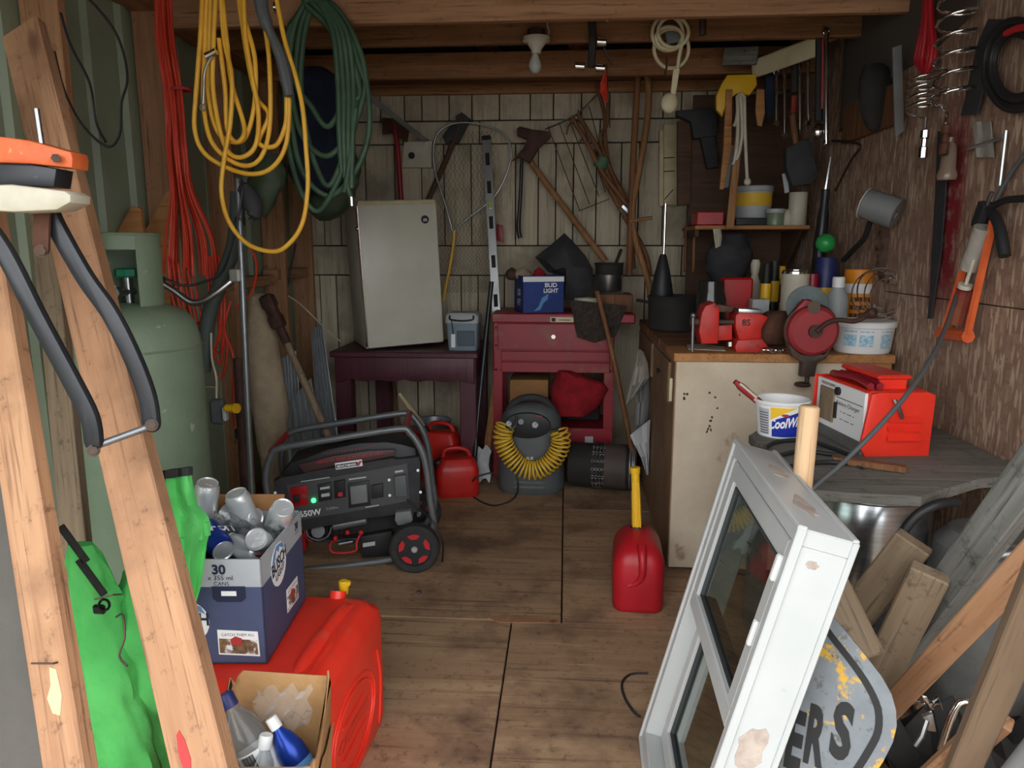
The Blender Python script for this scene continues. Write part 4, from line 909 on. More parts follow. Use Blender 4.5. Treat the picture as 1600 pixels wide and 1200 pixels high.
# ================================================================ purple table
YT = 4.28
tz = at(600, 549, YT).z; tx0, tx1 = at(522, 549, YT).x, at(742, 549, YT).x
Mtb = TM(((tx0+tx1)/2, YT, 0)); TW = tx1-tx0
tb = thing('purple_table', 'dark purple painted wooden table under the mini fridge', 'table', Mtb)
part(tb, 'table_top', 'purple_paint', lambda b: b.bx(-TW/2-.02, TW/2+.02, -.03, .62, tz-.035, tz, .006))
def apron(b):
    w2 = TW/2-.005; pts = [(-w2, tz-.035), (-w2, tz-.19)]
    for i in range(15): x = -w2+.1+(2*w2-.2)*i/14; pts.append((x, tz-.165-.015*abs(math.sin(i*PI/3.5))))
    pts += [(w2, tz-.19), (w2, tz-.035)]; b.prism(pts, .03, XZ(-.005), .004)
part(tb, 'apron', 'purple_paint', apron)
part(tb, 'apron', 'purple_paint', lambda b: b.bx(TW/2-.03, TW/2, .01, .58, tz-.17, tz-.036, .004))
for (x, y) in ((-TW/2+.045, .02), (TW/2-.045, .02), (-TW/2+.15, .56), (TW/2-.04, .56)):
    part(tb, 'leg', 'purple_paint', lambda b: b.bx(x-.05, x+.05, y-.01, y+.07, 0, tz-.035, .005))
# ================================================================ mini fridge
Mf = TM(at(575, 548, YT+.0)) @ rot('Z', 26) @ rot('Y', -2.4); Mf[2][3] = tz+.003
FWd, FH, FD = .475, .868, .46
fr = thing('mini_fridge', 'old white mini fridge standing askew on the purple table', 'fridge', Mf)
part(fr, 'cabinet', 'white_fridge', lambda b: b.bx(0, FWd, .055, FD, .0, FH, .012, seg=2))
part(fr, 'door', 'white_fridge', lambda b: b.bx(0, FWd, 0, .045, .01, FH-.012, .012, seg=2))
part(fr, 'door_seal', 'dust_black', lambda b: b.bx(.008, FWd-.008, .044, .056, .015, FH-.02))
part(fr, 'top_trim', 'ivory', lambda b: b.bx(.004, FWd-.004, -.002, .05, FH-.03, FH+.002, .006))
part(fr, 'door_edge_trim', 'chrome', lambda b: b.bx(-.003, .006, -.003, .045, .02, FH-.03, .002))
part(fr, 'hinge', 'chrome', lambda b: b.sph((-.004, .02, FH-.155), .012, 10, 6))
p = lp(Mf, 664, 343, 1, 0)
part(fr, 'round_sticker', 'print_black', lambda b: b.prism(circ(.024, 24), .001, TM((p.x, -.0006, p.z)) @ XZ()))
part(fr, 'sticker_print', 'print_grey', lambda b: b.prism([(-.014, -.01), (.014, -.01), (.012, .002), (.004, .01), (0, .002), (-.006, .012)], .001, TM((p.x, -.0014, p.z)) @ XZ()))
# ================================================================ cooler box on the table
q = at(722, 541, YT+.06); Mc = TM((q.x, q.y, tz)) @ rot('Z', -2)
co_ = thing('cooler_box', 'small grey-blue lunch cooler beside the mini fridge', 'cooler', Mc)
mat('cooler_blue', '7f8f9a', .5, c2='71828e', ns=6); mat('cooler_dark', '4c5a66', .5)
part(co_, 'cooler_body', 'cooler_blue', lambda b: b.loft([[(x, y+.08, z) for x, y in rrect(.185*s_, .16*s_, .018, 3)] for s_, z in ((.9, 0), (.94, .01), (1.02, .165))]))
part(co_, 'cooler_lid', 'light_grey', lambda b: b.loft([[(x, y+.08, z) for x, y in rrect(.2*s_, .175*s_, .02, 3)] for s_, z in ((1, .165), (1.01, .175), (.98, .21), (.85, .225))]))
part(co_, 'label_panel', 'cooler_dark', lambda b: b.bx(-.03, .075, -.006, .005, .03, .12, .003))
part(co_, 'price_tag', 'print_white', lambda b: b.bx(-.065, -.04, -.007, -.002, .02, .1, .001))
part(co_, 'carry_handle', 'black', lambda b: b.tube([(-.07, -.004, .21), (-.07, -.012, .19), (-.03, -.016, .182), (.03, -.016, .182), (.07, -.012, .19), (.07, -.004, .21)], .006, 8, k=3))
part(co_, 'tag_string', 'black', lambda b: b.tube([(-.06, -.012, .185), (-.055, -.012, .14), (-.05, -.01, .1)], .003, 6))
# ================================================================ under the table
q = at(660, 700, 4.5)
tbx = thing('steel_toolbox', 'flat red steel box on the floor under the purple table', 'toolbox', (q.x, 4.5, 0))
part(tbx, 'box_body', 'red_paint', lambda b: b.bx(-.17, .19, 0, .22, 0, .20, .008)); part(tbx, 'box_lid', 'red_paint', lambda b: b.bx(-.175, .195, -.006, .226, .2, .25, .012)); part(tbx, 'latch', 'steel', lambda b: b.bx(-.01, .02, -.012, -.004, .17, .225, .002))
q = at(678, 640, 4.6)
solo('metal_pan', 'galv', 'round shallow metal pan sitting on the red steel box', 'pan', lambda b: b.lathe([(.001, 0), (.1, 0), (.108, .06), (.114, .062), (.112, .066), (.104, .06), (.097, .004), (.001, .004)], TM((q.x, 4.61, .252)), 26))
solo('plank_prop', 'old_brown', 'dark wood strip standing under the purple table beside the fuel can', 'stick', lambda b: b.cyl((at(628, 640, 4.85).x, 4.86, 0), (at(612, 590, 4.9).x, 4.9, .6), .012))
def gas_can(Mw, label, wd, dp, ht, name='fuel_can', m='red_plastic', grp=None):
    c = thing(name, label, 'fuel can', Mw, grp)
    part(c, 'can_body', m, lambda b: can_body(b, dp, wd, ht, .04, .8, ht*.3), ang=50)
    part(c, 'carry_handle', m, lambda b: b.tube([(-wd*.32, 0, ht-.03), (-wd*.28, 0, ht+.035), (0, 0, ht+.05), (wd*.26, 0, ht+.03), (wd*.34, 0, ht-.03)], .013, 9, k=5), 60)
    return c
q = at(712, 772, 4.03); ca = gas_can(TM((q.x, 4.08, 0)) @ rot('Z', 14), 'small bright red fuel can between the generator and the compressor', .245, .2, .225)
part(ca, 'filler_cap', 'black', lambda b: b.lathe([(.03, 0), (.032, .02), (.028, .03)], TM((-.1, -.02, .185)) @ rot('Y', -30), 14))
q = at(684, 745, 4.42); cb_ = gas_can(TM((at(690, 700, 4.34).x, 4.34, 0)) @ rot('Z', -8), 'older red fuel can behind with a pale spout under the purple table', .24, .17, .31)
s0 = at(662, 668, 4.32)
part(cb_, 'spout_collar', 'black', lambda b: b.cyl(s0, s0+V((.03, 0, -.05)), .026), Mw=I4)
part(cb_, 'spout', 'tan_fabric', lambda b: b.tube([at(660, 666, 4.32), at(642, 640, 4.3), at(623, 614, 4.28)], [.019, .017, .015, .012], 10, k=3), Mw=I4, ang=60)
q = at(752, 700, 4.3)
solo('crumpled_paper', 'print_grey', 'crumpled pale paper lying beside the small red fuel can', 'paper', lambda b: b.grid([[(q.x-.05+.1*i/5+.01*math.sin(j*2), 4.28+.06*j/5, .02+.19*j/5+.02*math.sin(i*2.2+j)) for i in range(6)] for j in range(6)], .002), ang=20)
# ================================================================ tools on the back wall
Yw = 4.93
def tool(name, label, cat, hd_fn, hm, hpts, hr, hmat, head_name='tool_head', n=9, k=4):
    c = thing(name, label, cat, at(hpts[-1][0], hpts[-1][1], Yw))
    part(c, 'handle', hmat, lambda b: b.tube(ats(hpts, Yw-.03), hr, n, k=k), Mw=I4, ang=60)
    if hd_fn: part(c, head_name, hm, hd_fn, Mw=I4)
    return c
tool('hand_axe', 'small rusty axe with a red handle hanging above the fridge', 'axe', lambda b: b.prism(pxpoly([(597, 184), (624, 186), (640, 200), (636, 222), (616, 212), (612, 208), (598, 210)], Yw-.03), .025, XZ(Yw-.03), .004), 'rust', [(616, 195), (621, 230), (628, 330)], .017, 'red_chest', 'axe_head')
tool('felling_axe', 'black axe with a dark handle slanting above the mini fridge', 'axe', lambda b: b.prism(pxpoly([(692, 214), (705, 194), (716, 196), (712, 182), (722, 176), (735, 186), (728, 202), (716, 226), (706, 220), (697, 226)], Yw-.03), .03, XZ(Yw-.03), .005), 'black_matte', [(722, 185), (705, 230), (688, 270), (668, 315)], .018, 'dark_ply', 'axe_head')
sbx = thing('switch_box', 'off-white metal switch box fixed to the back wall left of the black axe', 'switch box', at(650, 262, YB))
part(sbx, 'box_body', 'white_old', lambda b: b.prism(pxpoly([(632, 222), (676, 221), (675, 262), (628, 262)], YB-.05), .06, XZ(YB-.035), .004), Mw=I4)
part(sbx, 'switch_knob', 'dust_black', lambda b: b.cyl(at(643, 243, YB-.1), at(643, 243, YB-.05), .022, n=10), Mw=I4)
nt_ = thing('landing_net', 'fishing landing net with a bent metal hoop hanging on the back wall', 'fishing net', at(705, 470, Yw))
hoop_ = [(708, 365), (696, 320), (680, 268), (678, 225), (690, 202), (715, 192), (750, 194), (782, 206), (797, 226), (798, 250), (786, 285), (768, 312), (735, 338), (710, 360)]
part(nt_, 'net_hoop', 'steel', lambda b: b.tube(ats(hoop_, Yw-.05), .0065, 8, k=5), Mw=I4, ang=60)
part(nt_, 'handle', 'yellow_hose', lambda b: b.tube(ats([(710, 360), (706, 400), (692, 470)], Yw-.08), .009, 8, k=3), Mw=I4, ang=60)
part(nt_, 'ferrule', 'chrome', lambda b: b.tube(ats([(710, 362), (709, 384)], Yw-.075), .012, 8), Mw=I4)
def netting(b):
    for i in range(13):
        for s_ in (-1, 1):
            pts = []
            for j in range(19):
                y = 205+j*14.0; t = (i/12-.5)*2; w_ = 44*(1-.25*j/18); x = 728+t*w_+s_*(5 if j % 2 else -5)
                pts.append(at(x, y, Yw-.03-.05*math.sin(PI*j/18)*(1-t*t)))
            b.tube(pts, .0013, 3)
o = part(nt_, 'netting', mat('net_cord', '6a6350', .9), netting, Mw=I4, ang=60); o['kind'] = 'stuff'
lv = thing('spirit_level', 'long aluminium spirit level standing against the back wall beside the net', 'level', at(785, 495, 4.7))
la, lb = at(776, 492, 4.66), at(760, 216, 4.9); Ml, LL = board_M(la, lb)
part(lv, 'level_body', 'alu', lambda b: (b.box((-.022, 0, LL/2), (.006, .024, LL)), b.box((.022, 0, LL/2), (.006, .024, LL)), b.box((0, 0, LL/2), (.04, .006, LL))), Mw=Ml)
for t in (.08, .3, .52, .72, .88): part(lv, 'level_slot', 'dust_black', lambda b: b.box((0, .004, LL*t), (.026, .004, LL*.07), .001), Mw=Ml)
part(lv, 'vial', mat('vial_green', 'c4cf5a', .2), lambda b: b.cyl((0, .008, LL*.6), (0, .008, LL*.65), .008), Mw=Ml); part(lv, 'end_cap', 'black', lambda b: b.box((0, 0, LL), (.056, .03, .03), .004), Mw=Ml)
mt_ = tool('mattock', 'rusty mattock head with a long wooden handle slanting across the back wall', 'mattock', lambda b: b.prism(pxpoly([(808, 202), (812, 198), (832, 203), (858, 206), (861, 214), (842, 232), (828, 256), (812, 246), (800, 252), (818, 232), (824, 218), (808, 212)], Yw-.05), .045, XZ(Yw-.05), .008), 'rust_dark', [(822, 242), (845, 275), (880, 322), (915, 368), (946, 408)], .02, 'handle_wood', 'mattock_head')
solo('pry_bar', 'black_steel', 'short black pry bar hanging straight below the mattock head', 'pry bar', lambda b: b.tube(ats([(816, 240), (815, 260), (813, 310), (810, 355), (813, 372)], Yw-.03), [.01, .012, .012, .015, .014], 8, k=4), ang=60)
solo('red_scraper', 'red_chest', 'small dark red scraper hanging beside the spirit level', 'scraper', lambda b: b.prism(pxpoly([(776, 350), (785, 352), (788, 380), (776, 376)], Yw-.02), .012, XZ(Yw-.02), .002))
rk = thing('wire_rake', 'light wire rake head with fanned tines high on the back wall', 'rake', at(905, 330, Yw))
for (a, c, e, g) in ((856, 198, 906, 330), (873, 191, 921, 319), (888, 184, 936, 307), (903, 172, 946, 300), (920, 165, 954, 292)):
    part(rk, 'tine', 'iron', lambda b: b.tube(ats([(a, c), (e, g)], Yw-.06), .003, 5), Mw=I4)
part(rk, 'rake_bar', 'steel', lambda b: b.tube(ats([(852, 202), (880, 190), (905, 176), (932, 148)], Yw-.06), .005, 7, k=3), Mw=I4); part(rk, 'rake_bar', 'iron', lambda b: b.tube(ats([(904, 330), (952, 311)], Yw-.06), .003, 5), Mw=I4)
bd_ = thing('bundled_poles', 'bundle of dark wooden tool handles tied with green tape on the back wall', 'tool handles', at(1000, 420, Yw))
for (pts, r) in (([(893, 182), (915, 220), (945, 275), (985, 330), (990, 380)], .014), ([(903, 178), (930, 225), (955, 268), (985, 325)], .013), ([(932, 130), (945, 180), (945, 210), (952, 260), (978, 318)], .013), ([(950, 160), (948, 195), (938, 215), (948, 250), (975, 310)], .011), ([(925, 235), (950, 290), (980, 345), (1008, 395), (1016, 432)], .016), ([(940, 250), (962, 300), (984, 350), (990, 420)], .014), ([(885, 210), (890, 195), (905, 190), (915, 208), (905, 222)], .006)):
    part(bd_, 'pole', 'old_brown', lambda b: b.tube(ats(pts, Yw-.09+jit(.02)), r, 8, k=4), Mw=I4, ang=60)
part(bd_, 'tape_wrap', mat('tape_green', '4f7358', .6), lambda b: b.tube(ats([(936, 262), (944, 247)], Yw-.09), .042, 12), Mw=I4)
part(bd_, 'tie', 'alu', lambda b: b.tube(ats([(972, 322), (982, 332)], Yw-.1), .028, 10), Mw=I4)
for (pts, r, lb_) in (([(998, 98), (992, 200), (986, 330), (983, 430)], .02, 'straight dark wooden pole leaning in the middle of the back wall'), ([(1004, 105), (1013, 130), (1011, 190), (998, 270), (988, 330), (994, 380), (1013, 440), (1020, 500), (1022, 560)], .02, 'slightly bent pale wooden scythe handle beside the straight dark pole')):
    solo('wooden_pole' if 'straight' in lb_ else 'scythe_snath', 'handle_wood' if 'bent' in lb_ else 'old_brown', lb_, 'pole', lambda b: b.tube(ats(pts, Yw-.2), r, 10, k=4), ang=60)
solo('wooden_peg', 'handle_wood', 'short wooden peg sticking out beside the crossing tool handles', 'peg', lambda b: b.cyl(at(984, 346, 4.71), at(1019, 340, 4.71), .011))
fg = thing('marker_flag', 'small bright red flag on a thin stick below the joists', 'flag', at(945, 200, 4.4))
part(fg, 'flag_cloth', mat('flag_red', 'e0402a', .7), lambda b: b.grid([[at(x0+(x1-x0)*i/3, y, 4.4+.006*math.sin(i*2+j)) for i in range(4)] for j, (x0, x1, y) in enumerate(((945, 949, 112), (938, 948, 130), (937, 949, 142), (946, 952, 160)))], .001), Mw=I4); part(fg, 'flag_stick', 'iron', lambda b: b.tube(ats([(948, 98), (949, 130), (953, 200)], 4.4), .003, 5), Mw=I4)
# chrome clips on a dark strap
cs = thing('chrome_clips', 'dark strap with chrome clips hanging from a joist', 'strap', at(935, 20, 3.75))
part(cs, 'strap', 'black_matte', lambda b: b.tube(ats([(922, 18), (926, 50), (924, 105)], 3.75), .018, 8, k=3), Mw=I4)
for (x, y) in ((915, 22), (945, 28), (940, 65), (906, 103), (938, 106)):
    cc = part(cs, 'clip', 'chrome', lambda b: (b.cyl(at(x-8, y, 3.73), at(x+8, y+1, 3.73), .02, n=12, bev=.004)), Mw=I4)
part(cs, 'hook_tail', 'iron', lambda b: b.tube(ats([(944, 75), (950, 90), (956, 102)], 3.75), .005, 6), Mw=I4)
# light bulb fixture
lf = thing('lamp_fixture', 'bare light bulb in a white ceramic holder under the joists', 'lamp', at(836, 60, 3.78))
part(lf, 'junction_box', 'iron', lambda b: b.cyl(at(838, 46, 3.74), at(838, 62, 3.74), .042, n=8), Mw=I4)
part(lf, 'holder', 'white_old', lambda b: b.lathe([(.035, .05), (.066, .045), (.066, .03), (.045, .02), (.024, -.01), (.022, -.025)], TM(at(838, 75, 3.72)), 24), Mw=I4)
part(lf, 'bulb', 'glass_bulb', lambda b: b.lathe([(.001, -.068), (.016, -.064), (.027, -.05), (.031, -.034), (.028, -.016), (.018, .008), (.014, .022), (.014, .035)], TM(at(836, 92, 3.72)), 20), Mw=I4)
part(lf, 'lamp_wire', 'white_old', lambda b: b.tube(ats([(857, -20), (860, 10), (855, 35), (858, 52), (848, 62)], 3.72), .004, 6, k=4), Mw=I4, ang=60)
# ================================================================ red tool chest on legs
YC = 4.42
cx0, cx1 = at(770, 500, YC).x, at(961, 500, YC).x; cw = cx1-cx0; czt = at(860, 492, YC).z; czb = at(860, 583, YC).z
Mch = TM(((cx0+cx1)/2, YC, 0))
ch = thing('tool_chest', 'dark red steel tool chest on legs against the back wall', 'tool chest', Mch)
zz = lambda y: at(860, y, YC).z
part(ch, 'chest_body', 'red_chest', lambda b: b.bx(-cw/2, cw/2, .012, .42, czb, czt-.04, .006))
part(ch, 'chest_lid', 'red_chest', lambda b: b.bx(-cw/2-.008, cw/2+.12, -.01, .44, zz(505), czt+.01, .008))
part(ch, 'front_panel', 'red_chest', lambda b: b.bx(-cw/2+.03, cw/2-.02, -.004, .014, zz(547), zz(506), .003))
for (a, c) in ((549, 564), (566, 582)):
    d_ = part(ch, 'drawer', 'red_chest', lambda b: b.bx(-cw/2+.05, cw/2-.025, -.006, .014, zz(c), zz(a), .003))
part(ch, 'lock', 'chrome', lambda b: b.cyl((-.0, -.012, zz(526)), (0, 0, zz(526)), .013, n=14))
part(ch, 'name_plate', 'cream', lambda b: b.bx(-.02, .12, -.014, -.008, zz(503), zz(495), .001))
part(ch, 'name_plate_mark', 'print_black', lambda b: b.bx(-.012, .012, -.016, -.012, zz(502), zz(496.5)))
part(ch, 'name_plate_mark', 'print_black', lambda b: b.bx(.03, .1, -.016, -.012, zz(500), zz(499)))
for x in (-cw/2+.028, cw/2-.028):
    for y in (.015, .4): part(ch, 'leg', 'red_chest', lambda b: (b.bx(x-.028, x+.028, y-.012, y-.004, 0, czb+.01), b.bx(x-.028 if x < 0 else x+.02, x-.02 if x < 0 else x+.028, y-.012, y+.03, 0, czb+.01)))
part(ch, 'lower_shelf', 'red_chest', lambda b: (b.bx(-cw/2, cw/2, 0, .42, .30, .32), b.bx(-cw/2, cw/2, -.004, .004, .18, .32)))
for x in (-cw/2+.02, cw/2-.02):
    for y in (zz(512), zz(540), zz(578)): part(ch, 'rivet', 'chrome', lambda b: b.sph((x, -.012, y), .006, 8, 5))
part(ch, 'paper_label', 'print_grey', lambda b: b.bx(.2, .25, -.008, -.004, .21, .27))
q0 = (cx0+cx1)/2
solo('cardboard_box', 'cardboard', 'plain cardboard box on the lower shelf of the tool chest', 'box', lambda b: b.bx(q0-.27, q0-.03, YC+.1, YC+.36, .322, .60, .003))
solo('black_box', 'dust_black', 'dark grey case beside the cardboard box under the tool chest drawers', 'case', lambda b: (b.bx(q0-.02, q0+.3, YC+.2, YC+.38, .322, .46, .01)))
def redbag(b):
    rnd = random.Random(8); rings = []
    for i, (y, hw, cx) in enumerate(((648, 30, 893), (640, 37, 895), (622, 42, 900), (608, 45, 905), (598, 40, 905), (588, 24, 892), (579, 10, 882))):
        c = at(cx, y, YC-.02); w_ = hw*mpp(YC)
        rings.append([(c.x+w_*(1+.08*math.sin(3*a+i))*math.cos(a), c.y+.03+.09*(1+.15*math.sin(5*a+i*1.3))*math.sin(a), c.z) for a in [2*PI*j/20 for j in range(20)]])
    b.loft(rings)
solo('red_bag', 'red_cloth', 'crumpled red cloth bag slumped on the lower shelf of the tool chest', 'bag', redbag, ang=60)
# things on the chest
zt = czt+.012
bl = thing('bud_carton', 'blue beer carton with white lettering on top of the tool chest', 'carton', TM((at(844, 490, YC+.02).x, YC+.06, zt)) @ rot('Z', 17))
part(bl, 'carton_body', 'bud_blue', lambda b: (b.bx(-.125, .125, -.07, -.066, 0, .22), b.bx(-.125, .125, .16, .164, 0, .22), b.bx(-.125, -.121, -.07, .164, 0, .22), b.bx(.121, .125, -.07, .164, 0, .22), b.bx(-.125, .125, -.07, .164, 0, .004)))
part(bl, 'carton_stripe', 'print_white', lambda b: b.bx(-.126, .126, -.0715, -.07, .185, .215))
part(bl, 'carton_lettering', 'print_white', lambda b: b.text('BUD', TM((.045, -.0712, .165)) @ XZ(), w=.075, h=.026, bold=.03)); part(bl, 'carton_lettering', 'print_white', lambda b: b.text('LIGHT', TM((.045, -.0712, .132)) @ XZ(), w=.09, h=.026, bold=.03))
part(bl, 'carton_print', 'print_sky', lambda b: b.prism([(-.06, .01), (-.03, .04), (-.01, .09), (.03, .115), (.025, .08), (0, .06), (-.02, .02)], .001, TM((0, -.0712, 0)) @ XZ()))
part(bl, 'carton_lettering', 'print_white', lambda b: b.text('UD', TM((-.1256, .03, .12)) @ rot('Z', -90) @ XZ(), w=.08, h=.04, bold=.03)); part(bl, 'carton_lettering', 'print_white', lambda b: b.text('HT', TM((-.1256, .03, .06)) @ rot('Z', -90) @ XZ(), w=.08, h=.04, bold=.03))
part(bl, 'inner_filling', 'cardboard', lambda b: b.bx(-.12, .12, -.065, .158, .15, .19))
q = at(838, 440, YC+.04)
for (nm, m, lb_, cat, px, py, r_) in (('rag_ball', 'red_cloth', 'small red rag on top of the blue beer carton', 'rag', 842, 420, .035), ('tan_glove', 'canvas', 'tan work glove stuffed into the blue beer carton', 'glove', 816, 414, .05), ('brown_glove', 'leather', 'brown leather glove at the left end of the blue carton', 'glove', 800, 412, .04)):
    solo(nm, m, lb_, cat, lambda b: b.loft([[(at(px, py, YC+.12).x+r_*s_*(1+.2*math.sin(3*a+i))*math.cos(a), YC+.12+r_*s_*.8*math.sin(a), zt+.19+z) for a in [2*PI*j/12 for j in range(12)]] for i, (s_, z) in enumerate(((.5, 0), (1, .012), (1.1, .035), (.7, .06), (.15, .075)))]), ang=60)
def crumple(b, pts, Y, dpt):
    q = [at(x, y, Y) for x, y in pts]; c = sum(q, V())/len(q)
    rings = []
    for s_, dy in ((.25, -dpt*.8), (.65, -dpt*.6), (.92, -dpt*.15), (1, .0), (.9, dpt*.4), (.4, dpt*.6)):
        rings.append([(c.x+(p.x-c.x)*s_*(1+jit(.05)), Y+dy+jit(.012), c.z+(p.z-c.z)*s_*(1+jit(.05))) for p in q])
    b.loft(rings)
solo('black_bag', 'black_matte', 'crumpled black bag leaning behind the blue carton on the tool chest', 'bag', lambda b: crumple(b, [(838, 402), (852, 390), (866, 378), (882, 365), (896, 378), (915, 400), (928, 420), (925, 452), (905, 468), (882, 470), (880, 430), (858, 425)], YC+.24, .1), ang=30)
kt = thing('metal_pot', 'battered steel pot with a dark handle on the tool chest', 'pot', TM((at(952, 440, YC+.1).x, YC+.14, at(950, 455, YC+.14).z)))
part(kt, 'pot_body', 'steel', lambda b: b.lathe([(.001, 0), (.072, 0), (.08, .012), (.082, .16), (.086, .165), (.078, .165), (.074, .02), (.001, .016)], None, 24))
part(kt, 'pot_rim', 'dust_black', lambda b: b.torus(.083, .008, TM((0, 0, .165)), 24, 6)); part(kt, 'pot_handle', 'dust_black', lambda b: b.tube([(.03, -.05, .15), (.045, -.08, .2), (.065, -.06, .25)], .01, 8, k=3)); part(kt, 'pot_grime', 'dust_black', lambda b: b.lathe([(.0825, .10), (.0835, .105), (.0845, .158), (.0825, .16)], None, 24))
q = at(917, 470, YC+.04)
solo('tape_roll', 'white_old', 'roll of white tape beside the steel pot on the tool chest', 'tape', lambda b: b.lathe([(.03, 0), (.075, 0), (.075, .085), (.03, .085), (.03, 0)], TM((q.x, YC+.1, zt)), 24))
solo('pot_lid', 'alu', 'flat pale lid under the steel pot', 'lid', lambda b: b.lathe([(.001, 0), (.075, 0), (.08, .006), (.02, .012), (.001, .012)], TM((at(955, 460, YC+.12).x, YC+.13, at(950, 455, YC+.14).z-.014)), 24))
solo('wood_block', 'old_brown', 'wooden block supporting the steel pot on the tool chest', 'block', lambda b: b.bx(at(930, 470, YC).x, at(990, 470, YC).x, YC+.06, YC+.3, zt, at(950, 455, YC+.14).z-.015, .004))
def rag(b):
    P = []
    for j in range(12):
        row = []
        for i in range(12):
            t, u = i/11, j/11; x = 890+12*u+(90-30*u)*t; y = 468+(68-10*abs(t-.45)*2)*u+10*t*(1-u)
            row.append(at(x, y, YC-.03+.012*math.sin(i*1.6+j*.7)))
        P.append(row)
    b.grid(P, .004)
solo('mesh_rag', 'mesh_rag', 'dark striped rag draped over the front of the tool chest', 'rag', rag)
solo('tool_pole', 'old_brown', 'thin brown pole leaning on the tool chest down to the black duct', 'pole', lambda b: b.tube([at(933, 455, 4.36), at(955, 545, 4.3), at(975, 640, 4.2), at(993, 735, 4.1)], .014, 9, k=3), ang=60)
solo('black_pipe', 'black_steel', 'tall black pipe standing between the purple table and tool chest', 'pipe', lambda b: b.tube([at(768, 440, 4.5), at(760, 520, 4.45), at(748, 640, 4.35), at(742, 712, 4.28)], .015, 9, k=3), ang=60)
solo('wood_stake', 'trim_wood', 'short pale wooden stake standing left of the tool chest', 'stake', lambda b: b.tube([at(775, 600, 4.5), at(762, 690, 4.4), at(760, 730, 4.38)], .02, 4), ang=30)
# ================================================================ air compressor with yellow coil hose
q = atz(828, 776, 0); Ma = TM((q.x, 4.17, 0)) @ rot('Z', 0)
ac = thing('air_compressor', 'grey upright air compressor with a yellow coiled air hose', 'compressor', Ma)
def shell_c(b):
    rings = []
    for (z, w_, d_) in ((0, .36, .24), (.015, .385, .26), (.05, .395, .27), (.12, .39, .27), (.24, .375, .26), (.36, .36, .25), (.44, .345, .23), (.49, .30, .2), (.52, .22, .16), (.53, .12, .1)):
        rings.append([(x, y+.02, z) for x, y in rrect(w_, d_, min(w_, d_)*.46, 5)])
    b.loft(rings)
part(ac, 'housing', 'grey_plastic', shell_c, 50)
part(ac, 'carry_handle', 'black_matte', lambda b: b.tube([(-.14, .0, .45), (-.12, -.02, .51), (-.06, -.03, .555), (.02, -.03, .565), (.09, -.03, .54), (.145, -.01, .46)], .021, 10, k=5), 60)
A = lambda px, py, y=-.11: lp(Ma, px, py, 1, y)
c0 = A(824, 665)
part(ac, 'gauge_panel', 'black', lambda b: b.prism([(c0.x+.135*math.cos(a)*(1 if abs(math.cos(a)) < .9 else .98), c0.z+.075*math.sin(a)) for a in [2*PI*i/28 for i in range(28)]], .03, XZ(-.105), .006))
for (x, y, r_) in ((795, 662, .017), (836, 664, .019)):
    g_ = part(ac, 'gauge', 'mid_grey', lambda b: b.cyl(A(x, y, -.138), A(x, y, -.11), r_, n=20)); bb = MB(Ma); bb.cyl(A(x, y, -.140), A(x, y, -.136), r_*.85, n=20); bb.build('gauge_dial', 'print_grey', g_)
    bb = MB(Ma); bb.tube([A(x, y, -.1412), A(x+3, y-4, -.1412)], .0015, 4); bb.build('gauge_needle', 'print_black', g_)
part(ac, 'regulator_knob', 'black_gloss', lambda b: b.cyl(A(814, 659, -.145), A(814, 659, -.11), .016, n=12))
part(ac, 'switch', 'print_red', lambda b: b.box(A(842, 650, -.124), (.03, .008, .008), .002))
part(ac, 'panel_lettering', 'print_white', lambda b: b.text('ILE', TM(A(828, 716, -.128)) @ XZ(), w=.04, h=.016, bold=.03))
for i in range(3): part(ac, 'vent_rib', 'mid_grey', lambda b: b.bx(-.1+.01*i, .09-.01*i, -.125, -.105, .05+.03*i, .062+.03*i, .004))
def coil(b):
    path = catmull([A(790, 664, -.17), A(785, 685, -.17), A(797, 712, -.18), A(815, 730, -.18), A(836, 735, -.18), A(857, 725, -.18), A(872, 706, -.17), A(877, 685, -.16), A(872, 672, -.16)], 12)
    L_ = [0]
    for i in range(1, len(path)): L_.append(L_[-1]+(path[i]-path[i-1]).length)
    def pos(s_):
        for i in range(1, len(path)):
            if L_[i] >= s_: t = (s_-L_[i-1])/(L_[i]-L_[i-1]); return path[i-1].lerp(path[i], t), (path[i]-path[i-1]).normalized()
        return path[-1], (path[-1]-path[-2]).normalized()
    pts = []; N = 30; st_ = 12
    for k in range(N*st_+1):
        p_, t_ = pos(L_[-1]*k/(N*st_)); n_ = V((0, -1, 0)); bb = t_.cross(n_).normalized(); a = 2*PI*k/st_
        pts.append(p_+n_*(.05*math.cos(a))+bb*(.052*math.sin(a)))
    b.tube(pts, .0058, 6)
part(ac, 'coil_hose', 'yellow_air', coil, 60)
part(ac, 'hose_coupling', 'steel', lambda b: b.tube([A(806, 650, -.15), A(806, 665, -.15), A(795, 672, -.16)], .007, 8, k=3)); part(ac, 'hose_coupling', 'steel', lambda b: b.cyl(A(860, 672, -.13), A(872, 673, -.15), .009))
strand_obj('power_lead', 'black', 'black power lead curling on the floor in front of the compressor', 'cable', [[at(772, 738, 4.0), at(758, 741, 3.98), at(742, 748, 3.97), atz(733, 766, .01), atz(745, 780, .008), atz(770, 790, .008), atz(795, 784, .008), at(808, 770, 3.93), at(808, 745, 3.97), at(800, 725, 3.98)]], .0055)
q = at(941, 727, 4.2)
du = thing('black_duct', 'black round duct section lying beside the compressor with a ribbed end', 'duct', TM((q.x, 4.2, q.z)) @ rot('Z', -8) @ rot('Y', 90))
part(du, 'duct_body', 'dust_black', lambda b: b.lathe([(.10, -.19), (.125, -.19), (.128, -.17), (.128, .165), (.118, .165), (.1, -.17), (.1, -.19)], None, 32))
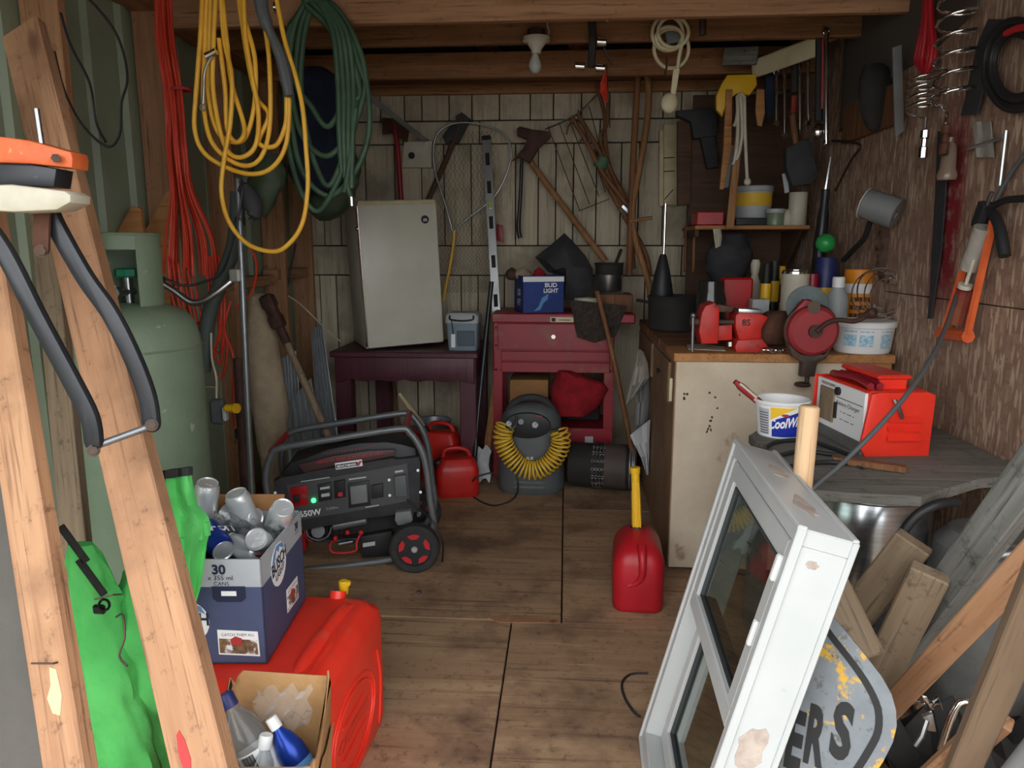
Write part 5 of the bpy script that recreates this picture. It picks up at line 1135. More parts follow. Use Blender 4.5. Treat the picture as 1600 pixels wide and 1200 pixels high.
for z in (.165, .18, .19): part(du, 'end_ring', 'galv', lambda b: b.torus(.124, .006, TM((0, 0, z)), 32, 8), 60)
def chain(b):
    for k in range(4):
        for i in range(34):
            a = 2*PI*i/34; b.torus(.009, .0025, TM((.131*math.cos(a), .131*math.sin(a), -.045+.02*k)) @ rot('Z', math.degrees(a)) @ rot('Y', 90 if i % 2 else 20), 7, 4)
o = part(du, 'chain_wrap', 'steel', chain, 60); o['kind'] = 'stuff'
part(du, 'plain_sleeve', mat('duct_brown', '5a4e48', .7, c2='4a4040', ns=9), lambda b: b.lathe([(.129, .02), (.1305, .022), (.1305, .14), (.129, .142)], None, 32))
# ================================================================ red jerry can with yellow spout
Mr = TM((.304, 2.84, 0)) @ rot('Z', -3)
rj = thing('jerry_can', 'red fuel can with an upright yellow spout on the floor beside the workbench', 'fuel can', Mr)
def rbody(b):
    rings = []
    for (z, w_, d_, r_, oy) in ((z_*.88, a_, b_, c_, d2) for z_, a_, b_, c_, d2 in ((0, .175, .27, .03, 0), (.008, .19, .285, .04, 0), (.03, .198, .295, .045, 0), (.16, .2, .3, .05, 0), (.225, .196, .296, .05, 0), (.262, .178, .28, .05, .0), (.285, .15, .25, .05, .005), (.308, .115, .2, .045, .01), (.322, .08, .12, .035, .02), (.33, .06, .07, .03, .03))):
        rings.append([(x, y+oy, z) for x, y in rrect(w_, d_, r_, 5)])
    b.loft(rings)
part(rj, 'can_body', 'red_plastic_deep', rbody, 50)
part(rj, 'carry_handle', 'red_plastic_deep', lambda b: b.tube([(.008, -.1, .262), (.01, -.135, .248), (.012, -.155, .205), (.01, -.152, .16), (-.01, -.146, .128), (-.04, -.144, .115)], [.018, .017, .015, .014, .012, .008], 10, k=5), 60)
r_ = lambda px, py, y: lp(Mr, px, py, 1, y)
part(rj, 'spout_collar', 'black', lambda b: b.lathe([(.03, -.02), (.036, .0), (.036, .022), (.03, .03), (.026, .04)], TM(r_(995, 836, .03)), 16))
part(rj, 'spout', 'yellow', lambda b: b.tube([r_(995, 824, .03), r_(994, 790, .04), r_(993, 750, .05), r_(992, 735, .055)], [.02, .019, .017, .016], 12, k=3), 60)
part(rj, 'spout_tip', 'yellow', lambda b: b.tube([r_(992.5, 740, .054), r_(992, 730, .056)], [.02, .022, .018], 12, k=3), 60)
for d in (-.014, 0, .014): part(rj, 'spout_rib', 'yellow', lambda b: b.tube([r_(995, 822, .03)+V((d, -.018, 0)), r_(993, 752, .05)+V((d*.8, -.015, 0))], .003, 6))
# small things on the floor
q = atz(655, 926, .005)
solo('hex_nut', 'steel', 'small shiny hex nut lying on the plywood floor', 'nut', lambda b: b.lathe([(.006, 0), (.012, 0), (.013, .004), (.012, .009), (.006, .009), (.006, 0)], TM((q.x, q.y, .004)), 6))
strand_obj('floor_cable', 'black', 'black cable looping on the floor beside the white window', 'cable', [[atz(1012, 1052, .007), atz(985, 1054, .007), atz(972, 1068, .007), atz(976, 1090, .007), atz(990, 1112, .007), atz(1000, 1120, .007)]], .0045)
# ================================================================ workbench along the right wall
BX0, BX1, BY0, BY1, BZ = .462, 1.352, 3.10, 4.62, .975
wbn = thing('workbench', 'old wooden workbench with a worn cream front panel along the right wall', 'workbench', (0.9, 3.1, 0))
for i in range(6):
    y0 = BY0-.02+(BY1-BY0+.02)*i/6; y1 = BY0-.02+(BY1-BY0+.02)*(i+1)/6
    board('top_plank', 'trim_wood' if i == 0 else 'old_brown', (BX0-.008+.004*(i % 2), (y0+y1)/2, BZ-.001*(i % 2)), (BX1-.005, (y0+y1)/2, BZ-.001*(i % 2)), y1-y0-.003, .035, None, None, V((0, 0, 1)), .003, parent=wbn)
part(wbn, 'front_panel', 'bench_paint', lambda b: b.bx(BX0+.006, 1.245, BY0-.004, BY0+.014, .02, BZ-.036, .002), Mw=I4)
part(wbn, 'side_panel', 'bench_side', lambda b: b.bx(BX0, BX0+.018, BY0-.002, BY1-.02, .03, BZ-.036, .002), Mw=I4)
for (y0, y1, z0, z1) in ((3.2, 3.75, .74, .92), (3.85, 4.5, .74, .92)):
    d_ = part(wbn, 'drawer', 'bench_side', lambda b: b.bx(BX0-.014, BX0+.002, y0, y1, z0, z1, .004), Mw=I4)
    bb = MB(); bb.bx(BX0-.026, BX0-.013, (y0+y1)/2-.05, (y0+y1)/2+.05, (z0+z1)/2-.012, (z0+z1)/2+.012, .004); bb.build('drawer_pull', 'iron', d_)
part(wbn, 'door_strip', 'ivory', lambda b: b.bx(BX0-.016, BX0-.002, 3.13, 3.16, .76, .86, .002), Mw=I4)
for x in (1.30,): part(wbn, 'corner_post', 'pine', lambda b: b.bx(x-.035, x+.035, BY0+.01, BY0+.08, 0, BZ-.036, .003), Mw=I4)
part(wbn, 'corner_brace', 'trim_wood', lambda b: b.prism([(1.25, BZ-.036), (1.335, BZ-.036), (1.335, BZ-.13)], .03, XZ(BY0+.0)), Mw=I4)
for k in range(14):
    px, py = random.choice(((1112, 622), (1115, 640), (1110, 655), (1120, 615), (1107, 668), (1150, 621), (1075, 620)))
    p_ = at(px+jit(6), py+jit(8), BY0-.005)
    part(wbn, 'paint_chip', 'rust_dark', lambda b: b.prism([(jit(.002)+.005*math.cos(a)*(1+jit(.4)), .006*math.sin(a)*(1+jit(.4))) for a in [i*PI/3 for i in range(6)]], .0006, TM(p_) @ XZ()), Mw=I4)
# rags at the bench's left side
def hang(name, m, label, pts, Y, cat='rag'):
    def fn(b):
        P = []; n = 7
        for j, ((x0, y0), (x1, y1)) in enumerate(pts):
            P.append([at(x0+(x1-x0)*i/n, y0+(y1-y0)*i/n, Y+.012*math.sin(i*1.7+j*1.3)) for i in range(n+1)])
        b.grid(P, .003)
    return solo(name, m, label, cat, fn)
hang('grey_rag', 'grey_rag', 'pointed grey rag hanging from the workbench corner', [((998, 545), (1004, 548)), ((992, 575), (1012, 568)), ((984, 605), (1014, 590)), ((978, 632), (996, 612))], 3.85)
hang('grey_rag', 'mid_grey', 'long dull grey cloth strip hanging behind the pointed rag', [((994, 590), (1014, 585)), ((994, 630), (1014, 625)), ((992, 665), (1012, 660)), ((992, 690), (1010, 688))], 3.95)
hang('torn_paper', 'print_grey', 'torn light paper scrap hanging low beside the workbench', [((984, 680), (1016, 655)), ((992, 696), (1014, 690)), ((1002, 715), (1014, 708)), ((1010, 742), (1013, 742))], 3.8, 'paper')
# ---------------- vise
YV = 3.2
vs_ = thing('bench_vise', 'red cast iron bench vise bolted to the front of the workbench', 'vise', (at(1160, 545, YV).x, YV, BZ))
def vpart(nm, m, pts, Y, t, bev=.006): return part(vs_, nm, m, lambda b: b.prism(pxpoly(pts, Y), t, XZ(Y), bev), Mw=I4)
vpart('moving_jaw', 'red_vise', [(1098, 476), (1112, 471), (1120, 478), (1119, 505), (1117, 534), (1092, 535), (1088, 515), (1092, 488)], YV, .13)
vpart('jaw_slide', 'red_vise', [(1112, 508), (1142, 506), (1142, 530), (1112, 532)], YV, .06)
vpart('fixed_jaw', 'red_vise', [(1144, 491), (1150, 486), (1182, 488), (1194, 494), (1184, 512), (1184, 528), (1150, 530), (1144, 510)], YV+.02, .13)
vpart('vise_base', 'red_vise', [(1146, 528), (1184, 526), (1194, 540), (1192, 549), (1144, 549), (1142, 538)], YV+.02, .16)
vpart('jaw_plate', 'steel', [(1150, 481), (1186, 483), (1186, 489), (1150, 488)], YV+.01, .1, .002)
vpart('jaw_plate', 'iron', [(1116, 474), (1140, 478), (1140, 486), (1118, 486)], YV+.01, .1, .002)
part(vs_, 'vise_screw', 'iron', lambda b: b.cyl(at(1082, 503, YV-.01), at(1146, 503, YV-.01), .013), Mw=I4)
part(vs_, 'screw_collar', 'iron', lambda b: b.cyl(at(1078, 503, YV-.02), at(1092, 503, YV-.02), .022), Mw=I4)
part(vs_, 'vise_handle', 'silver_tube', lambda b: (b.cyl(at(1083, 494, YV-.06), at(1081, 576, YV-.06), .0065), b.sph(at(1081, 578, YV-.06), .012, 10, 7), b.sph(at(1083, 493, YV-.06), .012, 10, 7)), Mw=I4)
part(vs_, 'vise_number', 'rust_dark', lambda b: b.text('85', TM(at(1166, 504, YV-.046)) @ XZ(), h=.028, bold=.03), Mw=I4)
part(vs_, 'base_bolt', 'chrome', lambda b: b.cyl(at(1140, 541, YV-.05), at(1140, 534, YV-.05), .012, n=6), Mw=I4)
part(vs_, 'swivel_body', 'rust', lambda b: b.loft([[(c.x+r_*math.cos(a)*(1+.12*math.sin(3*a)), c.y+.06+r_*.8*math.sin(a), c.z) for a in [2*PI*i/14 for i in range(14)]] for c, r_ in ((at(1208, 538, YV), .07), (at(1210, 520, YV), .085), (at(1212, 500, YV), .075), (at(1222, 488, YV), .04))]), Mw=I4, ang=50)
for i, (x, y) in enumerate(((1197, 538), (1207, 536), (1216, 533), (1228, 537), (1203, 544))):
    solo('socket', 'chrome', ('first', 'second', 'third', 'fourth', 'lowest')[i]+' chrome socket from the left in the small pile between vise and grinder', 'socket', lambda b: b.lathe([(.006, -.014), (.011, -.016), (.012, 0), (.010, .016), (.005, .016), (.005, -.012)], TM((at(x, y, YV-.08).x, YV-.085-.004*i, BZ+.013)) @ rot('Y', 90) @ rot('X', 20*i), 12), 'sockets beside the vise')
# ---------------- hand grinder
YG = 3.02
hg = thing('hand_grinder', 'old red hand-cranked bench grinder clamped to the workbench edge', 'grinder', at(1262, 600, YG))
gc = at(1268, 516, YG)
part(hg, 'gear_housing', mat('red_old', '9a2f33', .5, c2='86292c', ns=5), lambda b: b.lathe([(.001, .04), (.085, .04), (.098, .03), (.102, .01), (.1, -.02), (.001, -.02)], TM(gc) @ rot('X', 90), 30), Mw=I4)
part(hg, 'housing_rim', 'iron', lambda b: b.torus(.1, .009, TM(gc+V((0, .01, 0))) @ rot('X', 90), 30, 8), Mw=I4, ang=60)
part(hg, 'housing_top', 'red_old', lambda b: b.prism(pxpoly([(1240, 488), (1258, 468), (1278, 472), (1300, 492), (1268, 505)], YG), .04, XZ(YG+.02), .006), Mw=I4)
part(hg, 'boss', 'iron', lambda b: b.cyl(at(1272, 480, YG-.05), at(1272, 480, YG+.02), .024, n=16), Mw=I4)
part(hg, 'grinding_wheel', mat('stone_grey', '6e7878', .9, c2='60696a', ns=20), lambda b: b.cyl(at(1261, 478, YG+.09), at(1261, 478, YG+.12), .083, n=28, bev=.003), Mw=I4)
part(hg, 'arbor', 'rust_dark', lambda b: b.cyl(at(1256, 484, YG+.05), at(1260, 480, YG+.1), .035, n=16), Mw=I4)
part(hg, 'hub_boss', 'rust_dark', lambda b: b.cyl(gc+V((.0, -.055, 0)), gc, .026, n=16), Mw=I4)
part(hg, 'crank_arm', 'rust_dark', lambda b: b.tube([gc+V((0, -.06, 0)), at(1292, 505, YG-.06), at(1310, 500, YG-.06), at(1335, 502, YG-.06), at(1352, 495, YG-.06)], .0095, 8, k=4), Mw=I4, ang=60)
part(hg, 'crank_knob', 'leather', lambda b: b.lathe([(.008, -.02), (.016, -.018), (.013, 0), (.02, .02), (.021, .034), (.014, .044), (.001, .046)], TM(at(1352, 493, YG-.06)) @ rot('X', 60) @ rot('Y', 35), 14), Mw=I4)
part(hg, 'clamp_stem', 'iron', lambda b: b.prism(pxpoly([(1228, 534), (1250, 553), (1286, 553), (1300, 538), (1290, 560), (1276, 566), (1272, 588), (1250, 588), (1252, 566), (1236, 556)], YG), .045, XZ(YG+.01), .006), Mw=I4)
part(hg, 'clamp_screw', 'iron', lambda b: (b.cyl(at(1261, 586, YG+.02), at(1261, 597, YG+.02), .009), b.lathe([(.006, .004), (.028, 0), (.034, -.008), (.03, -.014), (.001, -.012)], TM(at(1254, 598, YG+.02)), 14)), Mw=I4)
part(hg, 'clamp_foot', 'iron', lambda b: b.bx(gc.x-.03, gc.x+.03, YG+.02, YG+.11, BZ+.002, BZ+.014, .003), Mw=I4)
# ---------------- containers on the bench
def jar(name, label, cat, px, ytop, Y, wpx, prof, m, parts=(), z=BZ, n=22, group=None):
    c = at(px, ytop, Y); H = c.z-z; R_ = wpx/2*mpp(Y); t = thing(name, label, cat, TM((c.x, Y, z+.001)), group)
    part(t, 'container', m, lambda b: b.lathe([(r_*R_, h_*H) for r_, h_ in prof], None, n))
    for nm, m2, pr2 in parts: part(t, nm, m2, lambda b: b.lathe([(r_*R_, h_*H) for r_, h_ in pr2], None, n))
    return t, R_, H
CY = [(.001, 0), (.97, 0), (1, .02), (1, .97), (.97, 1), (.001, 1)]
t, R_, H = jar('ointment_tub', 'white plastic tub with pale blue printing at the end of the workbench', 'tub', 1349, 500, 3.2, 92, [(.001, 0), (.84, 0), (.88, .05), (.96, .8), (.97, .82)], 'white', [('tub_lid', 'white', [(1, .8), (1.02, .82), (1.02, .97), (.98, 1), (.001, .99)])], n=30)
for (a0, a1, z0, z1) in ((215, 240, .25, .6), (245, 270, .25, .6), (285, 312, .2, .62)):
    part(t, 'printed_panel', 'print_lblue', lambda b: arc_shell(b, R_*.935+.0016, H*z0, H*z1, a0, a1, .0006, 8))
    part(t, 'printed_line', 'print_lblue', lambda b: arc_shell(b, R_*.955+.001, H*.68, H*.72, a0, a1, .0006, 8))
t, R_, H = jar('wipes_canister', 'orange and gold canister with a dark printed label behind the white tub', 'canister', 1345, 421, 3.52, 44, CY, 'orange_tub', [('label_band', 'white', [(1.005, .68), (1.01, .69), (1.01, .80), (1.005, .81)]), ('gold_band', 'gold_text', [(1.004, .08), (1.008, .09), (1.008, .35), (1.004, .36)])])
for i in range(4): part(t, 'label_lettering', 'leather', lambda b: b.text('IIIII', TM((0, 0, H*(.6-.11*i))) @ rot('Z', -12), w=R_*1.3, h=H*.06, bold=.05, warp=lambda v: (R_*1.012*math.sin(v.x/R_), -R_*1.012*math.cos(v.x/R_), v.y)))
jar('silver_bottle', 'silver grey bottle with a white cap beside the orange canister', 'bottle', 1311, 433, 3.4, 32, [(.001, 0), (.95, 0), (1, .03), (1, .62), (.9, .74), (.55, .83), (.5, .86)], 'light_grey', [('bottle_cap', 'white', [(.001, .85), (.55, .85), (.55, .98), (.5, 1), (.001, 1)])])
t, R_, H = jar('paint_can', 'white labelled paint can with a silver lid behind the grinder', 'can', 1244, 420, 3.6, 40, [(.001, 0), (1, 0), (1, .92), (.96, .94)], 'white_old', [('can_rim', 'chrome', [(.93, .92), (1.03, .93), (1.03, .96), (.9, .98), (.88, .95), (.001, .95)]), ('can_base', 'rust', [(1.003, .0), (1.008, .01), (1.008, .2), (1.003, .21)])])
part(t, 'label_lettering', 'print_black', lambda b: b.text('TW', TM((0, 0, H*.55)) @ rot('Z', 12), w=R_*1.1, h=H*.14, bold=.03, warp=lambda v: (R_*1.01*math.sin(v.x/R_), -R_*1.01*math.cos(v.x/R_), v.y)))
jar('navy_can', 'tall navy blue spray can standing under the green ball', 'spray can', 1292, 402, 3.7, 34, [(.001, 0), (1, 0), (1, .8), (.9, .86), (.85, .98), (.8, 1), (.001, 1)], 'navy', [('can_label', 'gold_text', [(1.004, .3), (1.01, .31), (1.01, .62), (1.004, .63)])])
jar('red_can', 'small dark red can between the paint can and the navy can', 'can', 1270, 428, 3.62, 18, CY, 'red_chest')
for (px, w_, yt, lb_, m1, m2) in ((1199, 14, 412, 'dark blue spray can with a yellow collar, leftmost of the spray cans', 'print_black', 'yellow'), (1211, 16, 408, 'black spray can with a yellow band beside the dark blue one', 'black', 'yellow'), (1221, 15, 416, 'yellow topped spray can next to the paint can', 'yellow', 'black')):
    jar('spray_can', lb_, 'spray can', px, yt, 3.72+.11*((px-1199)/11), w_+1, [(.001, 0), (1, 0), (1, .72), (.85, .78), (.8, .97), (.72, 1), (.001, 1)], m1, [('can_band', m2, [(1.005, .45), (1.03, .46), (1.03, .72), (1.0, .73)])], group='spray cans at the back of the bench')
jar('white_spray_bottle', 'white spray bottle at the back of the workbench', 'bottle', 1181, 406, 3.95, 24, [(.001, 0), (1, 0), (1, .5), (.9, .62), (.5, .75), (.4, .8), (.5, .82), (.6, .95), (.4, 1), (.001, 1)], 'white_old')
solo('red_carton', 'red_paint', 'red plastic wrapped box at the back of the workbench', 'box', lambda b: b.bx(at(1128, 470, 3.7).x, at(1176, 470, 3.7).x, 3.7, 3.8, BZ+.001, at(1150, 434, 3.7).z, .01))
solo('small_carton', 'print_grey', 'small pale carton between the red box and spray cans', 'box', lambda b: b.bx(at(1176, 470, 3.6).x, at(1203, 470, 3.6).x, 3.6, 3.68, BZ+.001, at(1190, 468, 3.6).z, .004))
t, R_, H = jar('glass_jar', 'dark glass jar lying open above the red vise jaw', 'jar', 1112, 440, 3.55, 46, [(.001, 0), (1, .0), (1, .7), (.85, .85), (.8, 1), (.72, 1), (.75, .85), (.9, .68), (.9, .05), (.001, .05)], mat('glass_dark', '3a3a38', .1, trans=.6))
t, R_, H = jar('black_pot', 'wide black cooking pot on the far left of the workbench', 'pot', 1056, 462, 4.0, 84, [(.001, 0), (.9, 0), (.96, .06), (1, .9), (1.04, .95), (1.0, 1), (.94, .95), (.9, .1), (.001, .08)], 'dust_black', n=28)
part(t, 'pot_handle', 'dust_black', lambda b: b.tube([(-R_, 0, H*.8), (-R_-.05, -.02, H*.85), (-R_-.05, .02, H*.85), (-R_, .03, H*.8)], .008, 7, k=3))
fn_ = thing('black_funnel', 'black plastic funnel hanging upside down above the black pot', 'funnel', at(1034, 440, 4.1))
part(fn_, 'funnel_cone', 'black', lambda b: b.lathe([(.06, -.215), (.062, -.2), (.042, -.09), (.02, .0), (.014, .01)], TM(at(1036, 400, 4.1)), 20), Mw=I4)
part(fn_, 'funnel_neck', 'chrome', lambda b: b.cyl(at(1037, 402, 4.1), at(1040, 318, 4.1), .008), Mw=I4)
for i, (x, y) in enumerate(((1028, 450), (1044, 446))): jar('white_tin', ('round white lid leaning left', 'round white cap leaning right')[i]+' below the black funnel', 'lid', x, y, 4.3, 22, CY, 'white_old')
solo('paper_sheet', 'white_old', 'scraps of pale paper lying at the left end of the bench top', 'paper', lambda b: b.prism([(.53, 3.2), (.68, 3.16), (.70, 3.3), (.62, 3.38), (.55, 3.35)], .002, TM((0, 0, BZ+.002))))
# ================================================================ shelf and its things
YSf = 4.2; zsf = at(1160, 352, YSf).z
sx0, sx1 = at(1086, 352, YSf).x, at(1266, 352, YSf).x
shf = thing('storage_shelf', 'plain wooden shelf plank fixed above the workbench', 'shelf', (1.0, YSf, zsf))
part(shf, 'shelf_plank', 'trim_wood', lambda b: b.bx(sx0, sx1, YSf, 4.655, zsf-.022, zsf, .003), Mw=I4)
part(shf, 'shelf_bracket', 'dark_ply', lambda b: b.prism([(4.655, zsf-.022), (4.3, zsf-.022), (4.655, zsf-.3)], .02, Matrix(((0, 0, 1, sx1-.015), (1, 0, 0, 0), (0, 1, 0, 0), (0, 0, 0, 1)))), Mw=I4)
part(shf, 'side_cleat', 'dark_ply', lambda b: b.bx(sx0+.01, sx0+.03, YSf+.05, 4.655, zsf-.06, zsf-.022), Mw=I4)
def onshelf(px, Y): return at(px, 350, Y).x
solo('red_tin', 'red_paint', 'flat red tin box at the left end of the shelf', 'box', lambda b: b.bx(onshelf(1089, YSf), onshelf(1132, YSf), YSf+.02, YSf+.2, zsf+.001, zsf+.075, .006))
t, R_, H = jar('spackle_tub', 'white tub with a yellow label in the middle of the shelf', 'tub', 1178, 292, YSf+.2, 56, [(.001, 0), (.85, 0), (.88, .03), (.98, .86), (1.03, .88), (1.03, .98), (1, 1), (.001, 1)], 'light_grey', [('yellow_label', 'gold_text', [(.95, .5), (.965, .51), (.985, .82), (.97, .83)])], z=zsf)
t, R_, H = jar('green_jar', 'small green jar beside the tub on the shelf', 'jar', 1212, 327, YSf+.05, 26, CY, mat('jar_green', '74806a', .3), [('jar_lid', 'light_grey', [(1.03, .75), (1.06, .76), (1.06, 1), (.001, 1.02)])], z=zsf)
t, R_, H = jar('paper_roll', 'white paper roll standing at the right end of the shelf', 'roll', 1248, 301, YSf+.06, 26, CY, 'white_old', z=zsf)
solo('cloth_wad', 'white_old', 'white crumpled tissue beside the paper roll on the shelf', 'tissue', lambda b: b.loft([[(onshelf(1231, YSf+.05)+s_*.05*math.cos(a)*(1+.2*math.sin(3*a+i)), YSf+.07+s_*.04*math.sin(a), zsf+z) for a in [2*PI*j/12 for j in range(12)]] for i, (s_, z) in enumerate(((.9, 0.001), (1.05, .02), (.7, .06), (.2, .09)))]), ang=60)
solo('black_tray', 'black_gloss', 'low black tray with chrome bits at the front of the shelf', 'tray', lambda b: (b.bx(onshelf(1150, YSf), onshelf(1198, YSf), YSf+.01, YSf+.09, zsf+.001, zsf+.04, .004)))
# wooden stick, rope and saws in front of the shelf
solo('wood_batten', 'handle_wood', 'slanted wooden batten standing in front of the shelf edge', 'stick', lambda b: b.prism(pxpoly([(1134, 357), (1146, 357), (1165, 150), (1155, 150)], YSf-.04), .02, XZ(YSf-.04), .002))
rp = thing('white_rope', 'looped white rope hanging over the yellow saw', 'rope', at(1160, 150, YSf-.02))
for pts in ([(1152, 150), (1153, 200), (1150, 240), (1145, 258)], [(1157, 150), (1160, 200), (1156, 235), (1150, 250)], [(1163, 150), (1164, 200), (1166, 250), (1168, 285)], [(1154, 165), (1150, 190), (1146, 197)], [(1152, 152), (1157, 147), (1163, 152)]):
    part(rp, 'rope_strand', 'white_old', lambda b: b.tube(ats(pts, YSf-.06), .0095, 7, k=3), Mw=I4, ang=60)
part(rp, 'rope_knot', 'white_old', lambda b: b.sph(at(1168, 284, YSf-.06), .02, 10, 7), Mw=I4)
ys_ = thing('hand_saw', 'hand saw with a yellow grip and wooden frame hanging beside the rope', 'saw', at(1145, 130, YSf))
part(ys_, 'saw_grip', 'yellow', lambda b: b.prism(pxpoly([(1118, 150), (1126, 132), (1136, 118), (1180, 117), (1182, 134), (1170, 150), (1150, 148), (1136, 158), (1128, 182), (1118, 172)], YSf+.02), .04, XZ(YSf+.02), .008), Mw=I4)
part(ys_, 'saw_frame', 'trim_wood', lambda b: b.prism(pxpoly([(1134, 140), (1144, 140), (1142, 232), (1130, 296), (1124, 296), (1130, 230)], YSf), .025, XZ(YSf), .003), Mw=I4)
part(ys_, 'saw_blade', 'mid_grey', lambda b: b.prism(pxpoly([(1140, 226), (1147, 228), (1138, 292), (1126, 296)], YSf+.015), .002, XZ(YSf+.015)), Mw=I4)
solo('paint_paddle', 'trim_wood', 'wooden paddle with a pointed end hanging right of the rope', 'paddle', lambda b: b.prism(pxpoly([(1182, 140), (1194, 140), (1195, 175), (1190, 198), (1183, 196), (1180, 175)], YSf-.02), .015, XZ(YSf-.02), .003))
# mitre box, dark case
mb_ = thing('mitre_box', 'pale yellow wooden mitre box standing upright on its end', 'mitre box', at(1045, 322, 4.95))
for (x0, x1, y0, y1, Y) in ((1037, 1060, 195, 320, 4.93), (1030, 1037, 204, 322, 4.96)): part(mb_, 'mitre_side', 'ivory', lambda b: b.prism(pxpoly([(x0, y0), (x1, y0), (x1-1, y1), (x0, y1)], Y), .03, XZ(Y), .002), Mw=I4)
for (a, c, e, g) in ((1037, 247, 1054, 246), (1037, 268, 1054, 267), (1038, 312, 1052, 296)): part(mb_, 'saw_slot', 'dust_black', lambda b: b.tube(ats([(a, c), (e, g)], 4.91), .0025, 4), Mw=I4)
solo('brown_plywood', 'dark_ply', 'dark brown panel hanging right of the mitre box', 'panel', lambda b: b.prism(pxpoly([(1058, 190), (1080, 186), (1078, 320), (1058, 322)], 4.64), .04, XZ(4.64), .004))
dr_ = thing('power_drill', 'dark power drill hanging between the mitre box and the yellow saw', 'drill', at(1090, 230, 4.4))
part(dr_, 'drill_body', 'black_matte', lambda b: b.prism(pxpoly([(1056, 174), (1112, 170), (1120, 186), (1118, 214), (1082, 218), (1078, 192), (1056, 182)], 4.60), .07, XZ(4.60), .01), Mw=I4); part(dr_, 'drill_grip', 'black_matte', lambda b: b.prism(pxpoly([(1092, 210), (1116, 208), (1122, 262), (1104, 264)], 4.60), .05, XZ(4.60), .01), Mw=I4)
for (x, lb_) in ((1072, 'thin brown stick hanging below the shelf, leftmost'), (1085, 'second thin brown stick hanging below the shelf end')):
    solo('hanging_stick', 'old_brown', lb_, 'stick', lambda b: b.cyl(at(x, 352, 4.5), at(x-2, 425, 4.5), .008))
hang('hanging_rag', 'white_old', 'narrow white rag hanging below the red tin', [((1114, 358), (1126, 356)), ((1116, 372), (1128, 370)), ((1118, 388), (1126, 384))], YSf-.005)
sack('black_coat', 'black_matte', 'black cloth bundle hanging under the shelf', 'clothing', [(1145, 366, 18), (1140, 385, 30), (1138, 410, 34), (1135, 435, 24), (1133, 448, 8)], 4.4)
# white cord coil and handset
wc_ = thing('lamp_lead', 'cream electric lead coiled on a joist with a hanging white lamp holder', 'cord', at(1048, 65, 3.7))
def ring(cx, cy, rx, ry, Y, a0=0): return [at(cx+rx*math.cos(a0+2*PI*i/14), cy+ry*math.sin(a0+2*PI*i/14), Y) for i in range(14)]
part(wc_, 'cord_coil', 'cream', lambda b: (b.tube(ring(1043, 52, 24, 27, 3.68), .009, 7, True, 4), b.tube(ring(1052, 50, 24, 24, 3.66), .009, 7, True, 4), b.tube(ring(1049, 76, 27, 31, 3.70), .009, 7, True, 4), b.tube(ring(1046, 60, 21, 18, 3.67), .009, 7, True, 4)), Mw=I4, ang=60)
part(wc_, 'cord_end', 'cream', lambda b: b.tube(ats([(1066, 66), (1062, 85), (1058, 110)], 3.66), .009, 7, k=3), Mw=I4, ang=60)
part(wc_, 'holder_arm', 'cream', lambda b: b.prism(pxpoly([(1052, 108), (1062, 108), (1055, 150), (1047, 150)], 3.66), .02, XZ(3.66), .003), Mw=I4)
part(wc_, 'holder_head', 'cream', lambda b: b.sph(at(1046, 161, 3.66), .04, 14, 9, (1, .8, 1.15)), Mw=I4); part(wc_, 'wall_hook', 'chrome', lambda b: b.tube(ats([(1042, 90), (1042, 105), (1039, 118)], 3.66), .005, 6), Mw=I4)
part(wc_, 'mounting_plate', 'mid_grey', lambda b: b.prism(pxpoly([(1036, 42), (1060, 38), (1062, 66), (1042, 70)], 3.74), .02, XZ(3.74)), Mw=I4)
solo('iron_rod', 'iron', 'dark iron rod hanging down from the ceiling joist', 'rod', lambda b: b.cyl(at(1098, -25, 3.6), at(1098, 55, 3.6), .016))
board('cut_board', 'grey_wood', at(1130, 88, 4.3), at(1183, 86, 4.2), .09, .02, 'short pale grey board nailed to the joist', 'board')
# ================================================================ wrench rack on the right wall
rkp = thing('tool_rack', 'cream painted wooden rack bar holding the hanging wrenches', 'tool rack', at(1240, 70, 4.0))
p0_, p1_ = at(1190, 93, 4.30), at(1292, 54, 3.86)
Mk, Lk = board_M(p0_, p1_, V((0, -.3, 1)))
part(rkp, 'rack_bar', 'cream', lambda b: b.box((0, -.012, Lk/2), (.12, .024, Lk), .004), Mw=Mk)
part(rkp, 'rack_face', 'cream', lambda b: b.box((.06 if Mk[2][0] < 0 else -.06, -.05, Lk/2), (.016, .09, Lk), .003), Mw=Mk)
hang('rack_cloth', 'red_cloth', 'faded red and white cloth hanging at the near end of the rack', [((1178, 88), (1200, 84)), ((1178, 105), (1200, 100)), ((1180, 125), (1204, 112))], 4.3)
bxk = thing('label_box', 'black box with a white vertical label on top of the rack', 'box', at(1285, 38, 3.9))
part(bxk, 'box_body', 'black', lambda b: b.prism(pxpoly([(1258, -14), (1311, -12), (1312, 30), (1258, 36)], 3.85), .16, XZ(3.93), .005), Mw=I4)
part(bxk, 'box_label', 'print_grey', lambda b: b.text('EEE', TM(at(1282, 18, 3.845)) @ rot('Y', -90) @ XZ(), w=.085, h=.045, bold=.03), Mw=I4)
solo('white_box', 'print_grey', 'small off-white box beside the black labelled box', 'box', lambda b: b.prism(pxpoly([(1238, 10), (1257, 8), (1257, 38), (1238, 40)], 3.95), .1, XZ(4.0), .004))
